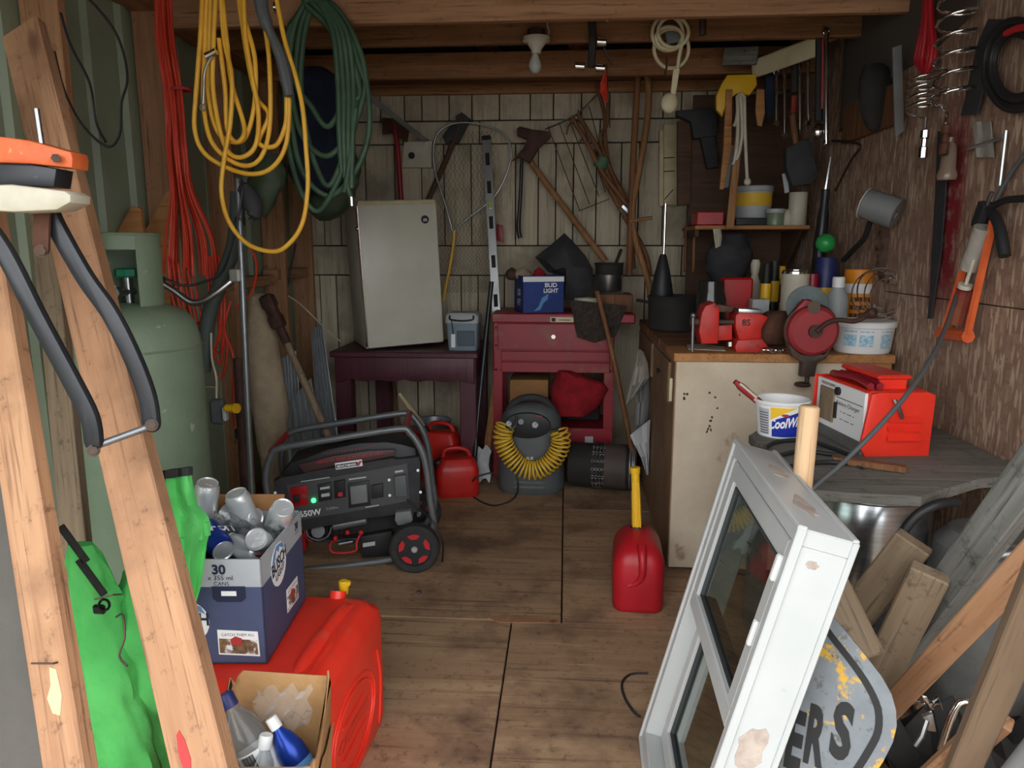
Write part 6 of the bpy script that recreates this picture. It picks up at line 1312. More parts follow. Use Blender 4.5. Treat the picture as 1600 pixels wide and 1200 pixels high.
def wrench(px, y0, y1, Y, lb_, r=.008, kind=0, px1=None):
    px1 = px if px1 is None else px1; a, c = at(px, y0, Y), at(px1, y1, Y); w_ = thing('wrench', lb_, 'wrench', a, 'wrenches hanging from the rack')
    part(w_, 'shaft', 'chrome' if kind != 1 else 'black_steel', lambda b: b.tube([a, a.lerp(c, .5), c], r, 8), Mw=I4, ang=60)
    part(w_, 'ring_end', 'chrome', lambda b: b.torus(.017, .006, TM(a) @ rot('X', 90) @ rot('Y', 30), 16, 7), Mw=I4, ang=60)
    part(w_, 'jaw_end', 'chrome', lambda b: b.prism([(.022*math.cos(t_), .022*math.sin(t_)) for t_ in [math.radians(d) for d in range(-50, 231, 28)]]+[(-.006, -.003), (.006, -.003)], .009, TM(c) @ rot('Z', 40) @ XZ() @ rot('Z', 180), .001), Mw=I4)
for a_ in ((1213, 112, 192, 4.25, 'short chrome combination wrench, leftmost on the rack'), (1226, 104, 210, 4.18, 'longer chrome wrench, second from the left on the rack'), (1250, 92, 205, 4.05, 'slim chrome wrench in the middle of the rack'), (1263, 72, 190, 3.95, 'bright chrome wrench with a hooked top on the rack'), (1276, 70, 175, 3.9, 'chrome wrench partly behind the long bright wrench', .008), (1291, 50, 225, 3.78, 'longest bright chrome wrench, rightmost on the rack', .012)): wrench(*a_)
sd = thing('nut_driver', 'dark red handled nut driver hanging among the wrenches', 'screwdriver', at(1242, 150, 4.1))
part(sd, 'driver_handle', 'black', lambda b: b.tube(ats([(1242, 80), (1242, 115), (1241, 145)], 4.08), [.016, .02, .018], 10, k=3), Mw=I4); part(sd, 'driver_collar', 'red_chest', lambda b: b.tube(ats([(1241, 150), (1240, 176)], 4.08), .014, 10), Mw=I4); part(sd, 'driver_shaft', 'iron', lambda b: b.tube(ats([(1240, 176), (1238, 215)], 4.08), .008, 8), Mw=I4)
sd2 = thing('ratchet', 'black and red ratchet handle beside the longest wrench', 'ratchet', at(1282, 150, 3.82))
part(sd2, 'ratchet_grip', 'black', lambda b: b.tube(ats([(1281, 50), (1280, 120), (1279, 190)], 3.83), .02, 10, k=2), Mw=I4); part(sd2, 'ratchet_stripe', 'red_chest', lambda b: b.tube(ats([(1286, 60), (1285, 170)], 3.8), .008, 8), Mw=I4); part(sd2, 'ratchet_head', 'chrome', lambda b: b.sph(at(1280, 205, 3.82), .032, 12, 8, (1, .6, 1.2)), Mw=I4)
solo('navy_sleeve', 'navy_cloth', 'dark blue cloth sleeve hanging at the left end of the wrenches', 'cloth', lambda b: b.prism(pxpoly([(1196, 114), (1208, 112), (1210, 170), (1198, 190), (1194, 150)], 4.3), .03, XZ(4.3), .005))
brs = thing('dust_brush', 'dark broad dust brush hanging below the wrenches', 'brush', at(1250, 290, 4.0))
part(brs, 'brush_block', 'black_matte', lambda b: b.prism(pxpoly([(1226, 232), (1262, 216), (1276, 276), (1266, 288), (1236, 292), (1226, 262)], 4.0), .06, XZ(4.0), .008), Mw=I4); part(brs, 'brush_handle', 'old_brown', lambda b: b.tube(ats([(1244, 226), (1240, 200), (1238, 180)], 4.02), .014, 8, k=3), Mw=I4)
solo('putty_knife', 'light_grey', 'pale putty knife hanging beside the dust brush', 'putty knife', lambda b: b.prism(pxpoly([(1222, 272), (1230, 270), (1233, 300), (1226, 302)], 4.05), .006, XZ(4.05)))
# ================================================================ hung on the right wall
def aw(px, py, off=.03): return atx(px, py, XR-off)
def wtube(b, pts, r, off=.03, n=8, k=4): b.tube([aw(p_[0], p_[1], p_[2] if len(p_) > 2 else off) for p_ in pts], r, n, k=k)
pu = thing('grease_gun', 'long black grease gun with a chrome tip standing on the bench', 'grease gun', at(1280, 420, 3.9))
part(pu, 'gun_tube', 'black_steel', lambda b: b.tube(ats([(1290, 296), (1286, 340), (1280, 400), (1276, 470)], 3.9), [.022, .03, .032, .032], 12, k=3), Mw=I4, ang=60); part(pu, 'gun_tip', 'chrome', lambda b: b.tube(ats([(1298, 246), (1290, 296)], 3.9), .009, 8), Mw=I4)
solo('green_ball', 'ball_green', 'shiny green ball resting above the navy spray can', 'ball', lambda b: b.sph(at(1290, 380, 3.72)+V((0, 0, .0)), .046, 20, 12), ang=60)
solo('black_hose_piece', 'black', 'short curved black hose hanging on the right wall', 'hose', lambda b: wtube(b, [(1318, 406), (1332, 392), (1350, 372), (1360, 345)], .013, .08), ang=60)
rl = thing('tape_dispenser', 'grey roll with a chrome clip hanging high on the right wall', 'roll', aw(1380, 330))
ca_, cb2 = aw(1352, 318, .14), aw(1402, 334, .04)
part(rl, 'roll_body', 'mid_grey', lambda b: b.cyl(ca_, cb2, .062, n=22, bev=.004), Mw=I4); part(rl, 'roll_edge', 'white_old', lambda b: b.cyl(ca_+(ca_-cb2)*.03, ca_, .064, n=22), Mw=I4); part(rl, 'chrome_clip', 'chrome', lambda b: wtube(b, [(1384, 350), (1392, 346), (1400, 336), (1404, 328)], .006, .05), Mw=I4)
sack('dark_holster', 'dust_black', 'dark leather holster hanging on the right wall', 'holster', [(1366, 100, 12), (1370, 120, 24), (1368, 160, 22), (1366, 195, 12), (1366, 205, 4)], 3.45, .5)
solo('grey_bar', 'mid_grey', 'flat grey steel bar hanging on the right wall beside the red cord', 'bar', lambda b: b.prism(pxpoly([(1394, 75), (1408, 70), (1412, 205), (1398, 215)], 3.2), .012, XZ(3.2), .002))
solo('hook_wire', 'iron', 'thin bent wire hook on the right wall beside the grease gun', 'hook', lambda b: wtube(b, [(1300, 220), (1325, 222), (1345, 228), (1330, 250), (1305, 298)], .006, .04), ang=60)
solo('wooden_cleat', 'old_brown', 'small wooden cleat board on the right wall', 'board', lambda b: b.bx(XR-.03, XR-.001, aw(1400, 200).y, aw(1320, 150).y, aw(1360, 190).z-.05, aw(1360, 190).z+.12, .003))
# sloped dark sheet at the top of the wall
solo('roof_sheet', 'taupe', 'large dark grey sheet fixed high on the right wall', 'sheet', lambda b: b.prism([(aw(1310, 150, .02).y, 2.5), (aw(1500, 10, .02).y-.1, 2.5), (aw(1500, 10, .02).y-.1, aw(1480, 40, .02).z), (aw(1440, 90, .02).y, aw(1440, 90, .02).z), (aw(1390, 120, .02).y, aw(1390, 120, .02).z), (aw(1310, 190, .02).y, aw(1310, 190, .02).z-.05)], .012, Matrix(((0, 0, 1, XR-.008), (1, 0, 0, 0), (0, 1, 0, 0), (0, 0, 0, 1)))))
def spring(name, label, pts, R_, turns, off, r=.0055):
    path = [aw(x, y, off) for x, y in pts]; a, c = path[0], path[1]; b = MB(); P = []; N = turns*12
    ax = frame(c-a, V((0, 1, 0)))
    for i in range(N+1):
        t = i/N; P.append(a.lerp(c, t)+ax @ V((R_*math.cos(2*PI*turns*t), R_*math.sin(2*PI*turns*t), 0)))
    for p_ in path[2:]: P.append(p_)
    b.tube(P, r, 6); return tag(b.build(name, 'chrome', None, 60), label, 'spring cable', 'chrome spiral cables on the right wall')
spring('spiral_cable', 'long chrome spiral cable hanging higher on the right wall', [(1500, -20), (1488, 160), (1480, 178), (1477, 198)], .062, 6, .09)
spring('spiral_cable', 'short chrome spiral cable hanging lower beside the red cord', [(1442, 118), (1441, 172), (1448, 185), (1445, 205)], .052, 4, .09)
for (x, y, lb_) in ((1477, 215, 'brass fitting'), (1444, 222, 'chrome nozzle')):
    solo('hose_fitting', 'chrome' if 'chrome' in lb_ else 'rust', lb_+' at the end of the '+('lower' if x < 1460 else 'higher')+' spiral cable', 'fitting', lambda b: b.lathe([(.008, -.06), (.016, -.055), (.016, -.02), (.011, -.015), (.011, .01), (.016, .015), (.016, .04), (.008, .045)], TM(aw(x, y, .09)), 8))
rc = thing('red_rope', 'bright red rope bunched and hanging beside the spiral cables', 'rope', aw(1445, 70))
for i in range(7):
    d = (i-3)*4.2
    part(rc, 'rope_strand', 'pink_red', lambda b: wtube(b, [(1450+d*.3, -20), (1450+d*.5, 30), (1448+d, 70), (1445+d*1.1, 95), (1446+d*.3, 112)], .009, .05+.006*(i % 3), 7), Mw=I4, ang=60)
bc = thing('cable_coil', 'dark cable coil hanging at the top right corner of the wall', 'cable', aw(1580, 110))
for i in range(7):
    rx, ry = 34+3.2*i, 48+4*i
    part(bc, 'cable_loop', 'black', lambda b: b.tube([aw(1588+rx*math.cos(a), 102+ry*math.sin(a), .04+.006*(i % 3)) for a in [2*PI*j/18 for j in range(18)]], .008, 7, True, 2), Mw=I4, ang=60)
part(bc, 'cable_tie', 'pink_red', lambda b: wtube(b, [(1572, 52), (1590, 44), (1612, 42)], .01, .07), Mw=I4)
solo('black_strap', 'black_matte', 'wide black strap hanging diagonally from the top right of the wall', 'strap', lambda b: b.grid([[aw(x0, y, .03), aw(x0+24, y, .028)] for x0, y in ((1545, 30), (1528, 70), (1516, 120), (1508, 160), (1502, 180))], .006))
solo('long_strap', 'black_matte', 'long narrow black strap hanging down the right wall', 'strap', lambda b: b.grid([[aw(x0, y, .02), aw(x0+w_, y, .019)] for x0, y, w_ in ((1466, 205, 14), (1462, 300, 16), (1456, 400, 14), (1454, 450, 8), (1450, 498, 5))], .005))
solo('clear_bottle', mat('old_glass', 'a58e7c', .2, trans=.5), 'dusty glass bottle hanging under the spiral cable', 'bottle', lambda b: b.lathe([(.001, -.07), (.03, -.068), (.034, -.05), (.026, -.03), (.024, .03), (.02, .05), (.012, .06), (.012, .075)], TM(aw(1482, 250, .06)), 14))
solo('set_square', 'alu', 'thin aluminium set square hanging on the right wall', 'square', lambda b: (wtube(b, [(1512, 233), (1568, 214)], .006, .02, k=0), wtube(b, [(1572, 204), (1562, 290)], .006, .02, k=0)))
solo('spray_stain_rag', 'grey_rag', 'pale rag pinned beside the set square', 'rag', lambda b: b.grid([[aw(1520+28*i/4+3*j, 190+28*j, .015+.006*math.sin(i*2+j)) for i in range(5)] for j in range(3)], .003))
# caulking gun
cg = thing('caulking_gun', 'orange caulking gun hanging on the OSB wall', 'caulking gun', aw(1525, 440))
def gp(px, py, off): return aw(px, py, off)
for (a, c, e, g) in ((1526, 355, 1474, 520), (1552, 345, 1512, 522)):
    part(cg, 'cradle_rail', 'orange_gun', lambda b: b.tube([gp(a, c, .06), gp(e, g, .06)], .013, 6), Mw=I4)
part(cg, 'cradle_end', 'orange_gun', lambda b: b.tube([gp(1470, 520, .06), gp(1513, 526, .06)], .022, 8), Mw=I4)
part(cg, 'cartridge', 'grey_rag', lambda b: b.tube([gp(1538, 355, .07), gp(1514, 420, .07)], .03, 12), Mw=I4)
part(cg, 'push_rod', 'white_old', lambda b: b.tube([gp(1522, 405, .08), gp(1508, 448, .08)], .006, 8), Mw=I4); part(cg, 'rod_disc', 'white_old', lambda b: b.tube([gp(1509, 444, .08), gp(1507, 450, .08)], .022, 12), Mw=I4)
part(cg, 'cradle_back', 'red_chest', lambda b: b.tube([gp(1508, 452, .05), gp(1494, 505, .05)], .026, 10), Mw=I4)
part(cg, 'frame_head', 'black_steel', lambda b: b.tube([gp(1542, 318, .06), gp(1530, 352, .06)], .026, 8), Mw=I4)
part(cg, 'trigger', 'black', lambda b: b.tube([gp(1546, 325, .06), gp(1560, 350, .07), gp(1570, 400, .07)], [.012, .016, .018, .018], 8, k=3), Mw=I4, ang=60)
part(cg, 'rear_rod', 'steel', lambda b: b.tube([gp(1550, 300, .06), gp(1538, 330, .06)], .007, 8), Mw=I4)
part(cg, 'rod_hook', 'black', lambda b: b.tube([gp(1552, 322, .06), gp(1575, 312, .06), gp(1625, 310, .06)], .011, 8, k=3), Mw=I4, ang=60)
cr = thing('clamp_rings', 'ring of chrome hose clamps hanging above the white tub', 'hose clamps', aw(1380, 450))
for (dx, dy, r_, t_) in ((0, 0, .098, 10), (6, 4, .09, 35), (-4, 6, .105, -15), (8, 10, .08, 60)):
    part(cr, 'clamp_band', 'chrome', lambda b: b.torus(r_, .0035, TM(at(1376+dx, 455+dy, 3.22)) @ rot('Z', t_*.3) @ rot('X', 78+t_*.2), 30, 6), Mw=I4)
for (x, y) in ((1388, 425), (1394, 440), (1372, 478), (1378, 490)): part(cr, 'clamp_screw', 'chrome', lambda b: b.cyl(at(x-6, y, 3.2), at(x+6, y+3, 3.2), .009, n=8), Mw=I4)
sack('wire_bundle', 'leather', 'dark bundle of wire hanging on the wall above the hose clamps', 'wire', [(1392, 355, 12), (1394, 375, 22), (1392, 400, 20), (1388, 425, 16), (1386, 440, 8)], 3.35, .5, 9, .08)
solo('charger_cable', 'grey_plastic', 'grey cable running from the wall down to the battery charger board', 'cable', lambda b: b.tube([aw(1625, 215, .02), aw(1585, 262, .02), aw(1552, 320, .03), aw(1530, 372, .03), aw(1502, 440, .03), at(1480, 505, 2.4), at(1455, 560, 2.2), at(1418, 615, 2.05), at(1370, 670, 1.98), at(1318, 722, 1.94), at(1266, 768, 1.9), at(1255, 800, 1.9)], .0068, 8, k=5), ang=60)
# ================================================================ plank stand, charger, tub
ZS = .76
st_ = thing('plank_stand', 'grey weathered plank stand in front of the workbench', 'stand', (1.0, 2.3, 0))
poly = [atz(x, y, ZS) for x, y in ((1170, 680), (1212, 655), (1400, 655))]+[V((1.36, 2.75, ZS)), V((1.36, 2.15, ZS))]+[atz(x, y, ZS) for x, y in ((1530, 748), (1440, 775), (1330, 770), (1262, 764))]
part(st_, 'stand_top', 'stand_wood', lambda b: b.prism([(p.x, p.y) for p in poly], .03, TM((0, 0, ZS-.015)), .003), Mw=I4)
for (x, y) in ((.72, 2.62), (1.325, 2.7)): part(st_, 'leg', 'grey_wood', lambda b: b.bx(x-.03, x+.03, y-.03, y+.03, 0, ZS-.03, .003), Mw=I4)
kq = at(1350, 830, 2.2)
kg = thing('steel_keg', 'shiny stainless steel keg standing under the plank stand', 'keg', (kq.x, 2.24, 0))
part(kg, 'keg_body', 'stainless', lambda b: b.lathe([(.001, 0), (.17, 0), (.185, .02), (.19, .1), (.19, .6), (.185, .69), (.17, .715), (.001, .72)], None, 36)); part(kg, 'keg_rim', 'steel', lambda b: b.torus(.188, .006, TM((0, 0, .69)), 36, 8), 60)
bq = at(1452, 850, 2.1)
bo = thing('steel_basin', 'dark steel boiler with a curved handle beside the keg', 'boiler', (1.2, 2.06, 0))
part(bo, 'boiler_body', 'charger_grey', lambda b: b.lathe([(.001, 0), (.13, 0), (.14, .02), (.142, .5), (.135, .58), (.1, .62), (.001, .63)], None, 30)); part(bo, 'boiler_handle', 'silver_tube', lambda b: b.tube([(-.15, -.06, .5), (-.15, -.11, .56), (-.06, -.17, .62), (.05, -.16, .63), (.12, -.1, .6)], .014, 8, k=4), 60)
solo('black_hose', 'black', 'thick black hose curving up beside the steel keg', 'hose', lambda b: b.tube([at(1345, 975, 1.93), at(1368, 920, 1.93), at(1385, 880, 1.93), at(1402, 845, 1.93), at(1430, 808, 1.93), at(1465, 788, 1.93), at(1495, 785, 1.96)], .013, 9, k=4), ang=60)
cq = at(1352, 716, 2.3); C0 = atz(1352, 714, ZS)
Mcg = TM((C0.x, C0.y, ZS)) @ rot('Z', 7)
ck = thing('battery_charger', 'red metal battery charger with a white faceplate on the plank stand', 'battery charger', Mcg)
CW, CL, CH = .205, .36, .205
part(ck, 'case', 'red_bright', lambda b: b.bx(.0, CW, .012, CL-.012, .012, CH, .012))
part(ck, 'side_panel', 'red_bright', lambda b: b.prism([(-.02, .03), (.0, 0), (CW, 0), (CW+.004, CH*.95), (CW-.02, CH), (.03, CH), (.005, CH*.97)], .012, XZ(.006), .003))
part(ck, 'side_panel', 'red_bright', lambda b: b.bx(-.012, CW, CL-.012, CL, .0, CH, .008))
Lf = rot('Z', -90) @ XZ()
part(ck, 'faceplate', 'print_white', lambda b: b.bx(-.006, .004, .02, CL-.02, .04, CH-.006, .001)); part(ck, 'foot_strip', 'charger_grey', lambda b: b.bx(-.01, .02, .015, CL-.015, 0, .04, .002))
part(ck, 'meter_window', 'weathered', lambda b: b.bx(-.012, -.004, CL-.15, CL-.05, .06, CH-.03, .003))
fx = lambda y, z: TM((-.0066, y, z)) @ Lf
part(ck, 'face_lettering', 'print_black', lambda b: b.text('Battery Charger', fx(.12, .135), w=.15, h=.018)); part(ck, 'face_lettering', 'print_black', lambda b: b.text('- -- --- -', fx(.12, .11), w=.09, h=.003)); part(ck, 'face_lettering', 'print_black', lambda b: b.text('-- --- --', fx(.12, .085), w=.09, h=.003))
part(ck, 'face_brand', 'print_black', lambda b: b.text('motomaster', fx(.26, CH-.018), w=.1, h=.012)); part(ck, 'selector', 'print_black', lambda b: b.cyl((-.016, .185, CH-.03), (-.004, .185, CH-.03), .014)); part(ck, 'switch', 'print_black', lambda b: b.bx(-.012, -.004, .19, .205, .08, .135, .002)); part(ck, 'face_line', 'print_black', lambda b: b.bx(-.0075, -.006, .03, .2, .153, .155))
for i in range(3): part(ck, 'louver', 'red_bright', lambda b: b.loft([[(x, -.0+(-.02 if z == 0 else 0), .055+.03*i+z*.016) for x in (.06, .165)]+[(x, .004, .055+.03*i+z*.014) for x in (.165, .06)] for z in (0, 1)]))
part(ck, 'carry_handle', 'red_bright', lambda b: (b.bx(.06, .15, .06, .075, CH-.01, CH+.035, .004), b.bx(.06, .15, .27, .285, CH-.01, CH+.035, .004), b.bx(.05, .16, .05, .3, CH+.03, CH+.045, .006)))
part(ck, 'cable_wrap', 'red_chest', lambda b: [b.tube([(.02+.03*i, .04, CH+.012), (.03+.03*i, .15, CH+.02), (.025+.03*i, .3, CH+.012)], .012, 7, k=3) for i in range(2)], 60)
part(ck, 'clip_jaw', 'steel', lambda b: b.tube([(.07, -.01, CH-.02), (.085, -.018, CH-.05), (.1, -.012, CH-.08)], .006, 6, k=2))
solo('file_handle', 'old_brown', 'flat brown wooden stick lying in front of the battery charger', 'stick', lambda b: b.box(atz(1355, 730, ZS)+V((0, -.01, .012)), (.2, .035, .02), .004, R=rot('Z', -28).to_3x3()))
q = atz(1337, 730, ZS)
solo('wing_screw', 'steel', 'small steel screw lying on the plank stand', 'screw', lambda b: (b.cyl(q+V((0, 0, .006)), q+V((.01, -.04, .006)), .004), b.cyl(q+V((0, .006, .006)), q+V((0, 0, .006)), .009, n=8)))
strand_obj('stand_cable', 'black', 'black charger cable coiled on the grey plank stand', 'cable', [[atz(1195, 700, ZS+.009), atz(1215, 690, ZS+.009), atz(1260, 688, ZS+.009), atz(1300, 700, ZS+.009), atz(1330, 712, ZS+.009)], [atz(1210, 735, ZS+.009), atz(1250, 726, ZS+.009), atz(1290, 722, ZS+.009), atz(1325, 724, ZS+.009)], [atz(1205, 715, ZS+.02), atz(1250, 705, ZS+.009), atz(1300, 710, ZS+.009)]], .0075)
# whipped topping tub with brush
q = atz(1224, 684, ZS); tR = 42*mpp(q.y+.05)
cw_ = thing('topping_tub', 'white whipped topping tub with blue label and a paint brush inside', 'tub', TM((q.x, q.y+.05, ZS)))
TH_ = at(1222, 622, q.y+.05).z-ZS
tp = [(.001, 0), (.76, 0), (.79, .02), (.95, .9), (1.02, .92), (1.03, .97), (1, 1), (.95, .98), (.9, .88), (.74, .05), (.001, .04)]
part(cw_, 'tub_body', 'white', lambda b: b.lathe([(r_*tR, h_*TH_) for r_, h_ in tp], None, 36))
def tr_(z): return tR*(.79+.16*(z/TH_-.02)/.88)+.0008
def wrapband(b, z0f, z1f, a0, a1, n=14, e=0.0):
    P = [[], []]
    for i in range(n+1):
        t_ = i/n; a = math.radians(a0+(a1-a0)*t_)
        for k, zf in enumerate((z0f, z1f)):
            z = zf(t_)*TH_; r_ = tr_(z)+e; P[k].append(V((r_*math.cos(a), r_*math.sin(a), z)))
    b.grid(P, .0004)
part(cw_, 'blue_label', 'print_blue', lambda b: wrapband(b, lambda t_: .06, lambda t_: .48+.36*t_**.8, 235, 325))
part(cw_, 'yellow_label', 'print_yellow', lambda b: wrapband(b, lambda t_: .5+.36*t_**.8, lambda t_: .86, 232, 290))
part(cw_, 'barcode_panel', 'print_grey', lambda b: wrapband(b, lambda t_: .1, lambda t_: .8, 200, 228))
for i in range(9): part(cw_, 'barcode_line', 'print_dark', lambda b: wrapband(b, lambda t_: .12+.07*i, lambda t_: .14+.07*i, 202, 226, 4, .0006))
def cwarp(v): a = -PI/2+.05+v.x/tR; z = TH_*.42+v.y+v.x*.12; r_ = tr_(z)+.0012; return (r_*math.cos(a), r_*math.sin(a), z)
part(cw_, 'label_lettering', 'print_white', lambda b: b.text('CoolWhip', I4, w=tR*1.55, h=TH_*.36, bold=.035, shear=.15, warp=cwarp))
def cwarp2(v): a = -PI/2-.1+v.x/tR; z = TH_*.66+v.y; r_ = tr_(z)+.0012; return (r_*math.cos(a), r_*math.sin(a), z)
part(cw_, 'label_emblem', 'print_red', lambda b: b.add([cwarp2(V((.014*math.cos(2*PI*i/14), .005*math.sin(2*PI*i/14), 0))) for i in range(14)], [list(range(14))]))
pbx = thing('paint_brush', 'paint brush with a dark red smeared handle standing in the white tub', 'paint brush', (q.x, q.y+.04, ZS+.05))
p_a, p_b = at(1148, 596, q.y+.05), at(1200, 640, q.y+.06)
part(pbx, 'brush_handle', 'red_old', lambda b: b.tube([p_a, p_a.lerp(p_b, .3), p_b], [.009, .014, .013, .01], 8, k=3), Mw=I4, ang=60); part(pbx, 'handle_smear', 'white_old', lambda b: b.tube([p_a.lerp(p_b, .1)+V((.004, -.008, .004)), p_a.lerp(p_b, .6)+V((.004, -.008, .004))], .006, 6), Mw=I4); part(pbx, 'brush_ferrule', 'steel', lambda b: b.tube([p_b, p_b+(p_b-p_a)*.5], .014, 8), Mw=I4); part(pbx, 'bristles', 'leather', lambda b: b.tube([p_b+(p_b-p_a)*.5, p_b+(p_b-p_a)*.75], [.014, .01], 8), Mw=I4)
solo('wooden_dowel', 'ash_handle', 'pale round wooden handle standing behind the white window', 'handle', lambda b: b.cyl(at(1222, 1090, 1.72), at(1265, 634, 1.72), .023, n=18, bev=.004), ang=60)
# ================================================================ white vinyl window leaning
TLp, TRp, BLp = atz(1150, 690, .9), atz(1251, 825, .9), atz(1000, 1140, 0.012)
wx = (TRp-TLp).normalized(); hy = (TLp-BLp); hy = (hy-wx*hy.dot(wx)); HH = hy.length; hy.normalize(); nz = wx.cross(hy)
if nz.x > 0: nz = -nz
WW = (TRp-TLp).length
BLc = TLp-hy*HH
Rw = Matrix((wx, hy, nz)).transposed(); Mwn = TM(BLc, Rw)
if Rw.determinant() < 0: pass
wn = thing('vinyl_window', 'white vinyl sash window leaning on its side in the right foreground', 'window', TM(BLc))
DW = .105
def wpart(nm, m, fn, parent=wn): 
    bb = MB(Mwn); fn(bb); return bb.build(nm, m, parent)
wpart('frame_head', 'white_vinyl', lambda b: (b.bx(0, WW, HH-.035, HH, -DW, 0, .003)))
wpart('frame_sill', 'white_vinyl', lambda b: (b.bx(0, WW, 0, .04, -DW, 0, .003)))
wpart('frame_jamb', 'white_vinyl', lambda b: (b.bx(0, .035, .04, HH-.035, -DW, 0, .003))); wpart('frame_jamb', 'white_vinyl', lambda b: (b.bx(WW-.035, WW, .04, HH-.035, -DW, 0, .003)))
for (x0, x1, y0, y1) in ((-.004, WW+.004, HH-.004, HH+.006), (-.004, WW+.004, -.004, .006)): wpart('nailing_fin', 'white_vinyl', lambda b: b.bx(x0, x1, y0, y1, -.012, .006, .002))
wpart('nailing_fin', 'white_vinyl', lambda b: b.bx(WW-.004, WW+.006, 0, HH, -.012, .006, .002)); wpart('nailing_fin', 'white_vinyl', lambda b: b.bx(-.006, .004, 0, HH, -.012, .006, .002)); wpart('rear_fin', 'white_vinyl', lambda b: b.bx(WW-.003, WW+.005, 0, HH, -DW-.004, -DW+.008, .002)); wpart('rear_fin', 'white_vinyl', lambda b: b.bx(0, WW, HH-.003, HH+.005, -DW-.004, -DW+.008, .002))
def sash(y0, y1, z0, z1):
    for nm, (a, c, e, g) in (('sash_rail', (.04, WW-.04, y0, y0+.045)), ('sash_rail', (.04, WW-.04, y1-.045, y1)), ('sash_stile', (.04, .085, y0+.045, y1-.045)), ('sash_stile', (WW-.085, WW-.04, y0+.045, y1-.045))):
        wpart(nm, 'white_vinyl', lambda b: (b.bx(a, c, e, g, z0, z1, .004)))
    for (a, c, e, g) in ((.085, WW-.085, y0+.045, y0+.055), (.085, WW-.085, y1-.055, y1-.045), (.085, .095, y0+.055, y1-.055), (WW-.095, WW-.085, y0+.055, y1-.055)):
        wpart('glazing_bead', 'white_vinyl', lambda b: b.bx(a, c, e, g, z0+.008, z1-.008, .003))
    for (a, c, e, g) in ((.038, WW-.038, y0-.003, y0+.001), (.038, WW-.038, y1-.001, y1+.003), (.037, .041, y0, y1), (WW-.041, WW-.037, y0, y1), (.094, WW-.094, y0+.054, y0+.058), (.094, WW-.094, y1-.058, y1-.054), (.094, .098, y0+.055, y1-.055), (WW-.098, WW-.094, y0+.055, y1-.055)):
        wpart('gasket', 'gasket', lambda b: b.bx(a, c, e, g, z0+.004, z1-.006))
    wpart('glass_pane', 'glass', lambda b: b.bx(.085, WW-.085, y0+.046, y1-.046, (z0+z1)/2-.002, (z0+z1)/2+.002))
ym = HH*.5
sash(ym, HH-.04, -.035, -.003); sash(.045, ym+.03, -.075, -.042)
wpart('sash_lock', 'white', lambda b: b.bx(WW-.05, WW-.035, HH*.86, HH*.92, -.004, .008, .003)); wpart('tilt_latch', 'white', lambda b: b.bx(WW-.06, WW-.045, HH*.70, HH*.76, -.004, .006, .003))
def patch(nm, x, y, z, ax, s1, s2, seed):
    rnd = random.Random(seed); pts = [(s1*(1+rnd.uniform(-.25, .25))*math.cos(a), s2*(1+rnd.uniform(-.25, .25))*math.sin(a)) for a in [2*PI*i/16 for i in range(16)]]
    L = TM((x, y, z)) @ (rot('X', -90) if ax == 1 else rot('Y', 90) @ rot('Z', 90)); wpart(nm, 'paint_scrape', lambda b: b.prism(pts, .0012, L))
patch('adhesive_patch', WW*.35, HH+.0005, -DW*.55, 1, .05, .022, 1); patch('adhesive_patch', WW*.74, HH+.0005, -DW*.5, 1, .06, .02, 2)
patch('adhesive_patch', WW+.0005, HH*.50, -DW*.48, 0, .05, .028, 3); patch('adhesive_patch', WW+.0005, HH*.14, -DW*.5, 0, .05, .03, 4)
patch('adhesive_patch', WW+.0005, HH*.93, -DW*.4, 0, .008, .012, 5)
# ================================================================ road sign
def sign_mat():
    mt, nt, b, tc = _nodes('road_sign'); co = tc.outputs['Object']
    o = _mix(nt, _noise(nt, co, 22, 6), lin('858a8e'), lin('63686c')); o = _mix(nt, _ramp(nt, _noise(nt, co, 9, 9, rough=.7), .52, .56), o, lin('c79a2e')); o = _mix(nt, _ramp(nt, _noise(nt, co, 40, 5), .6, .7), o, lin('585550'))
    nt.links.new(o, b.inputs['Base Color']); b.inputs['Roughness'].default_value = .5; b.inputs['Metallic'].default_value = .3; M['road_sign'] = mt
sign_mat()
cnr = at(1402, 1128, 1.30); yaw = 34
Msg = TM(cnr) @ rot('Z', -yaw) @ rot('X', -14)
sg = thing('road_sign', 'worn yellow road sign with black letters behind the white window', 'sign', TM((cnr.x, cnr.y, 0)))
def S_(px, py): p = lp(Msg, px, py, 1, 0); return (p.x, p.z)
top_ = [S_(x, y) for x, y in ((1224, 876), (1262, 918), (1300, 962), (1345, 1015), (1378, 1058), (1393, 1085), (1400, 1110), (1401, 1135), (1395, 1160), (1380, 1190), (1350, 1235), (1300, 1300), (1240, 1350), (1215, 1350))]
def spart(nm, m, fn): bb = MB(Msg); fn(bb); return bb.build(nm, m, sg)
spart('sign_plate', 'road_sign', lambda b: b.prism(top_, .004, XZ(.002)))
bdr = [S_(x, y) for x, y in ((1238, 920), (1262, 945), (1300, 995), (1335, 1040), (1358, 1075), (1372, 1108), (1372, 1142), (1358, 1172), (1330, 1215), (1290, 1265))]
spart('sign_border', 'print_black', lambda b: b.prism(bar_poly(bdr, .013, False, 3), .0012, XZ(-.0008)))
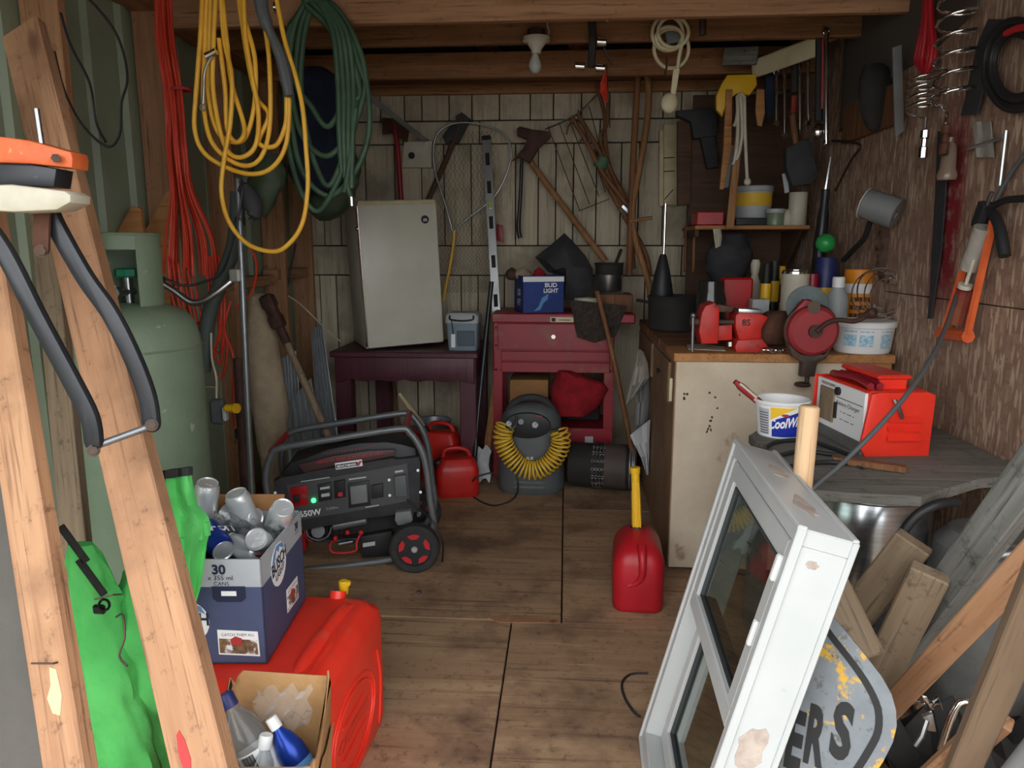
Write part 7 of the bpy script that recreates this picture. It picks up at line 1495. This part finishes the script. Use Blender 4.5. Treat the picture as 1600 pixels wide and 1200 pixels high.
for chx, (x, y, w_, h_) in {'S': (1316, 1142, 34, 96), 'R': (1276, 1150, 32, 98), 'E': (1243, 1156, 26, 98), 'D': (1214, 1162, 26, 98)}.items():
    a = lp(Msg, x-w_/2, y, 1, 0); c = lp(Msg, x+w_/2, y, 1, 0); e = lp(Msg, x, y-h_/2, 1, 0); g = lp(Msg, x, y+h_/2, 1, 0)
    spart('sign_letter', 'print_black', lambda b: b.text(chx, TM(((a.x+c.x)/2, -.001, (e.z+g.z)/2)) @ XZ(), w=abs(c.x-a.x), h=abs(e.z-g.z), bold=.045))
# ================================================================ lumber in the right foreground
def plank(nm, m, lb_, a, c, wd, t, face=V((-.5, -1, .4)), fl_=True, z0=0.0):
    p0 = extend_floor(c, a, z0) if fl_ else a
    return board(nm, m, p0, c, wd, t, lb_, 'board', face, .003)
plank('barn_board', 'grey_wood', 'thick weathered grey beam leaning against the right wall', at(1402, 1012, 1.78), at(1660, 660, 1.3), .075, .045, V((-.75, -.6, .45)))
plank('wood_strip', 'pine', 'orange-brown wooden strip leaning below the grey beam', at(1420, 1075, 1.52), at(1640, 840, 1.15), .05, .03, V((-.6, -.8, .3)))
plank('brown_board', 'driftwood', 'brown weathered board leaning in the bottom right corner', at(1520, 1180, 1.2), at(1640, 900, 1.0), .05, .03, V((-.3, -1, .2)))
plank('pine_offcut', 'pine', 'short orange pine strip crossing under the brown board', at(1470, 1210, 1.3), at(1560, 1130, 1.2), .045, .03, V((-.3, -1, .6)))
for i, (a, c) in enumerate((((1560, 1230), (1640, 1130)), ((1590, 1250), (1650, 1160)))):
    strand_obj('conduit_pipe', 'mid_grey' if i == 0 else 'weathered', ('grey conduit pipe', 'brownish pole end')[i]+' leaning in the bottom right corner', 'pipe', [[extend_floor(at(*c, 1.1), at(*a, 1.18)), at(*c, 1.1)]], .014, n=9)
for (nm, lb_, a, c, Y0, Y1, wd, t, m) in (('wood_block', 'rounded weathered wood block leaning beside the steel keg', (1318, 985), (1425, 850), 1.78, 1.68, .085, .04, 'weathered'), ('wood_block', 'grooved weathered wood block in front of the rounded one', (1385, 1035), (1452, 900), 1.66, 1.58, .082, .04, 'weathered'), ('wood_block', 'squared timber end resting behind the road sign', (1352, 1030), (1292, 905), 1.52, 1.62, .085, .06, 'weathered')):
    p0, p1 = at(*a, Y0), at(*c, Y1); board(nm, m, extend_floor(p1, p0, .02) if 'squared' not in lb_ else p0, p1 if 'squared' not in lb_ else p1+(p1-p0)*.5, wd, t, lb_, 'wood block', V((-.4, -1, .5)), .004)
solo('dark_tarp', 'dust_black', 'dark crumpled tarp lying in the corner under the leaning boards', 'tarp', lambda b: b.grid([[V((.80+.52*i/11, 1.33+.52*j/9, .04+.10*abs(math.sin(i*1.3+j*.9))+.05*math.sin(j*2.1-i)+.06)) for i in range(12)] for j in range(10)], .004), ang=40)
fb = solo('chrome_shackle', 'chrome', 'long chrome shackle loop lying on the dark tarp', 'shackle', lambda b: b.tube([at(x, y, 1.5) for x, y in ((1470, 1172), (1484, 1128), (1496, 1102), (1510, 1096), (1523, 1104), (1521, 1122), (1508, 1140), (1500, 1166))], .008, 8, k=3), ang=60)
solo('foil_scrap', 'chrome', 'crinkled shiny foil scrap lying beside the road sign', 'foil', lambda b: b.grid([[at(1424+40*i/5+3*j, 1090+18*j/3+5*math.sin(i*2+j), 1.52+.02*math.sin(i*1.7+j)) for i in range(6)] for j in range(4)], .001), ang=15)
solo('steel_buckle', 'steel', 'steel buckle with a bent tongue lying below the foil scrap', 'buckle', lambda b: (b.prism(pxpoly([(1440, 1118), (1456, 1112), (1462, 1142), (1448, 1140)], 1.48), .012, XZ(1.48), .003), b.tube([at(1448, 1125, 1.47), at(1440, 1150, 1.46), at(1430, 1165, 1.46)], .006, 7)))
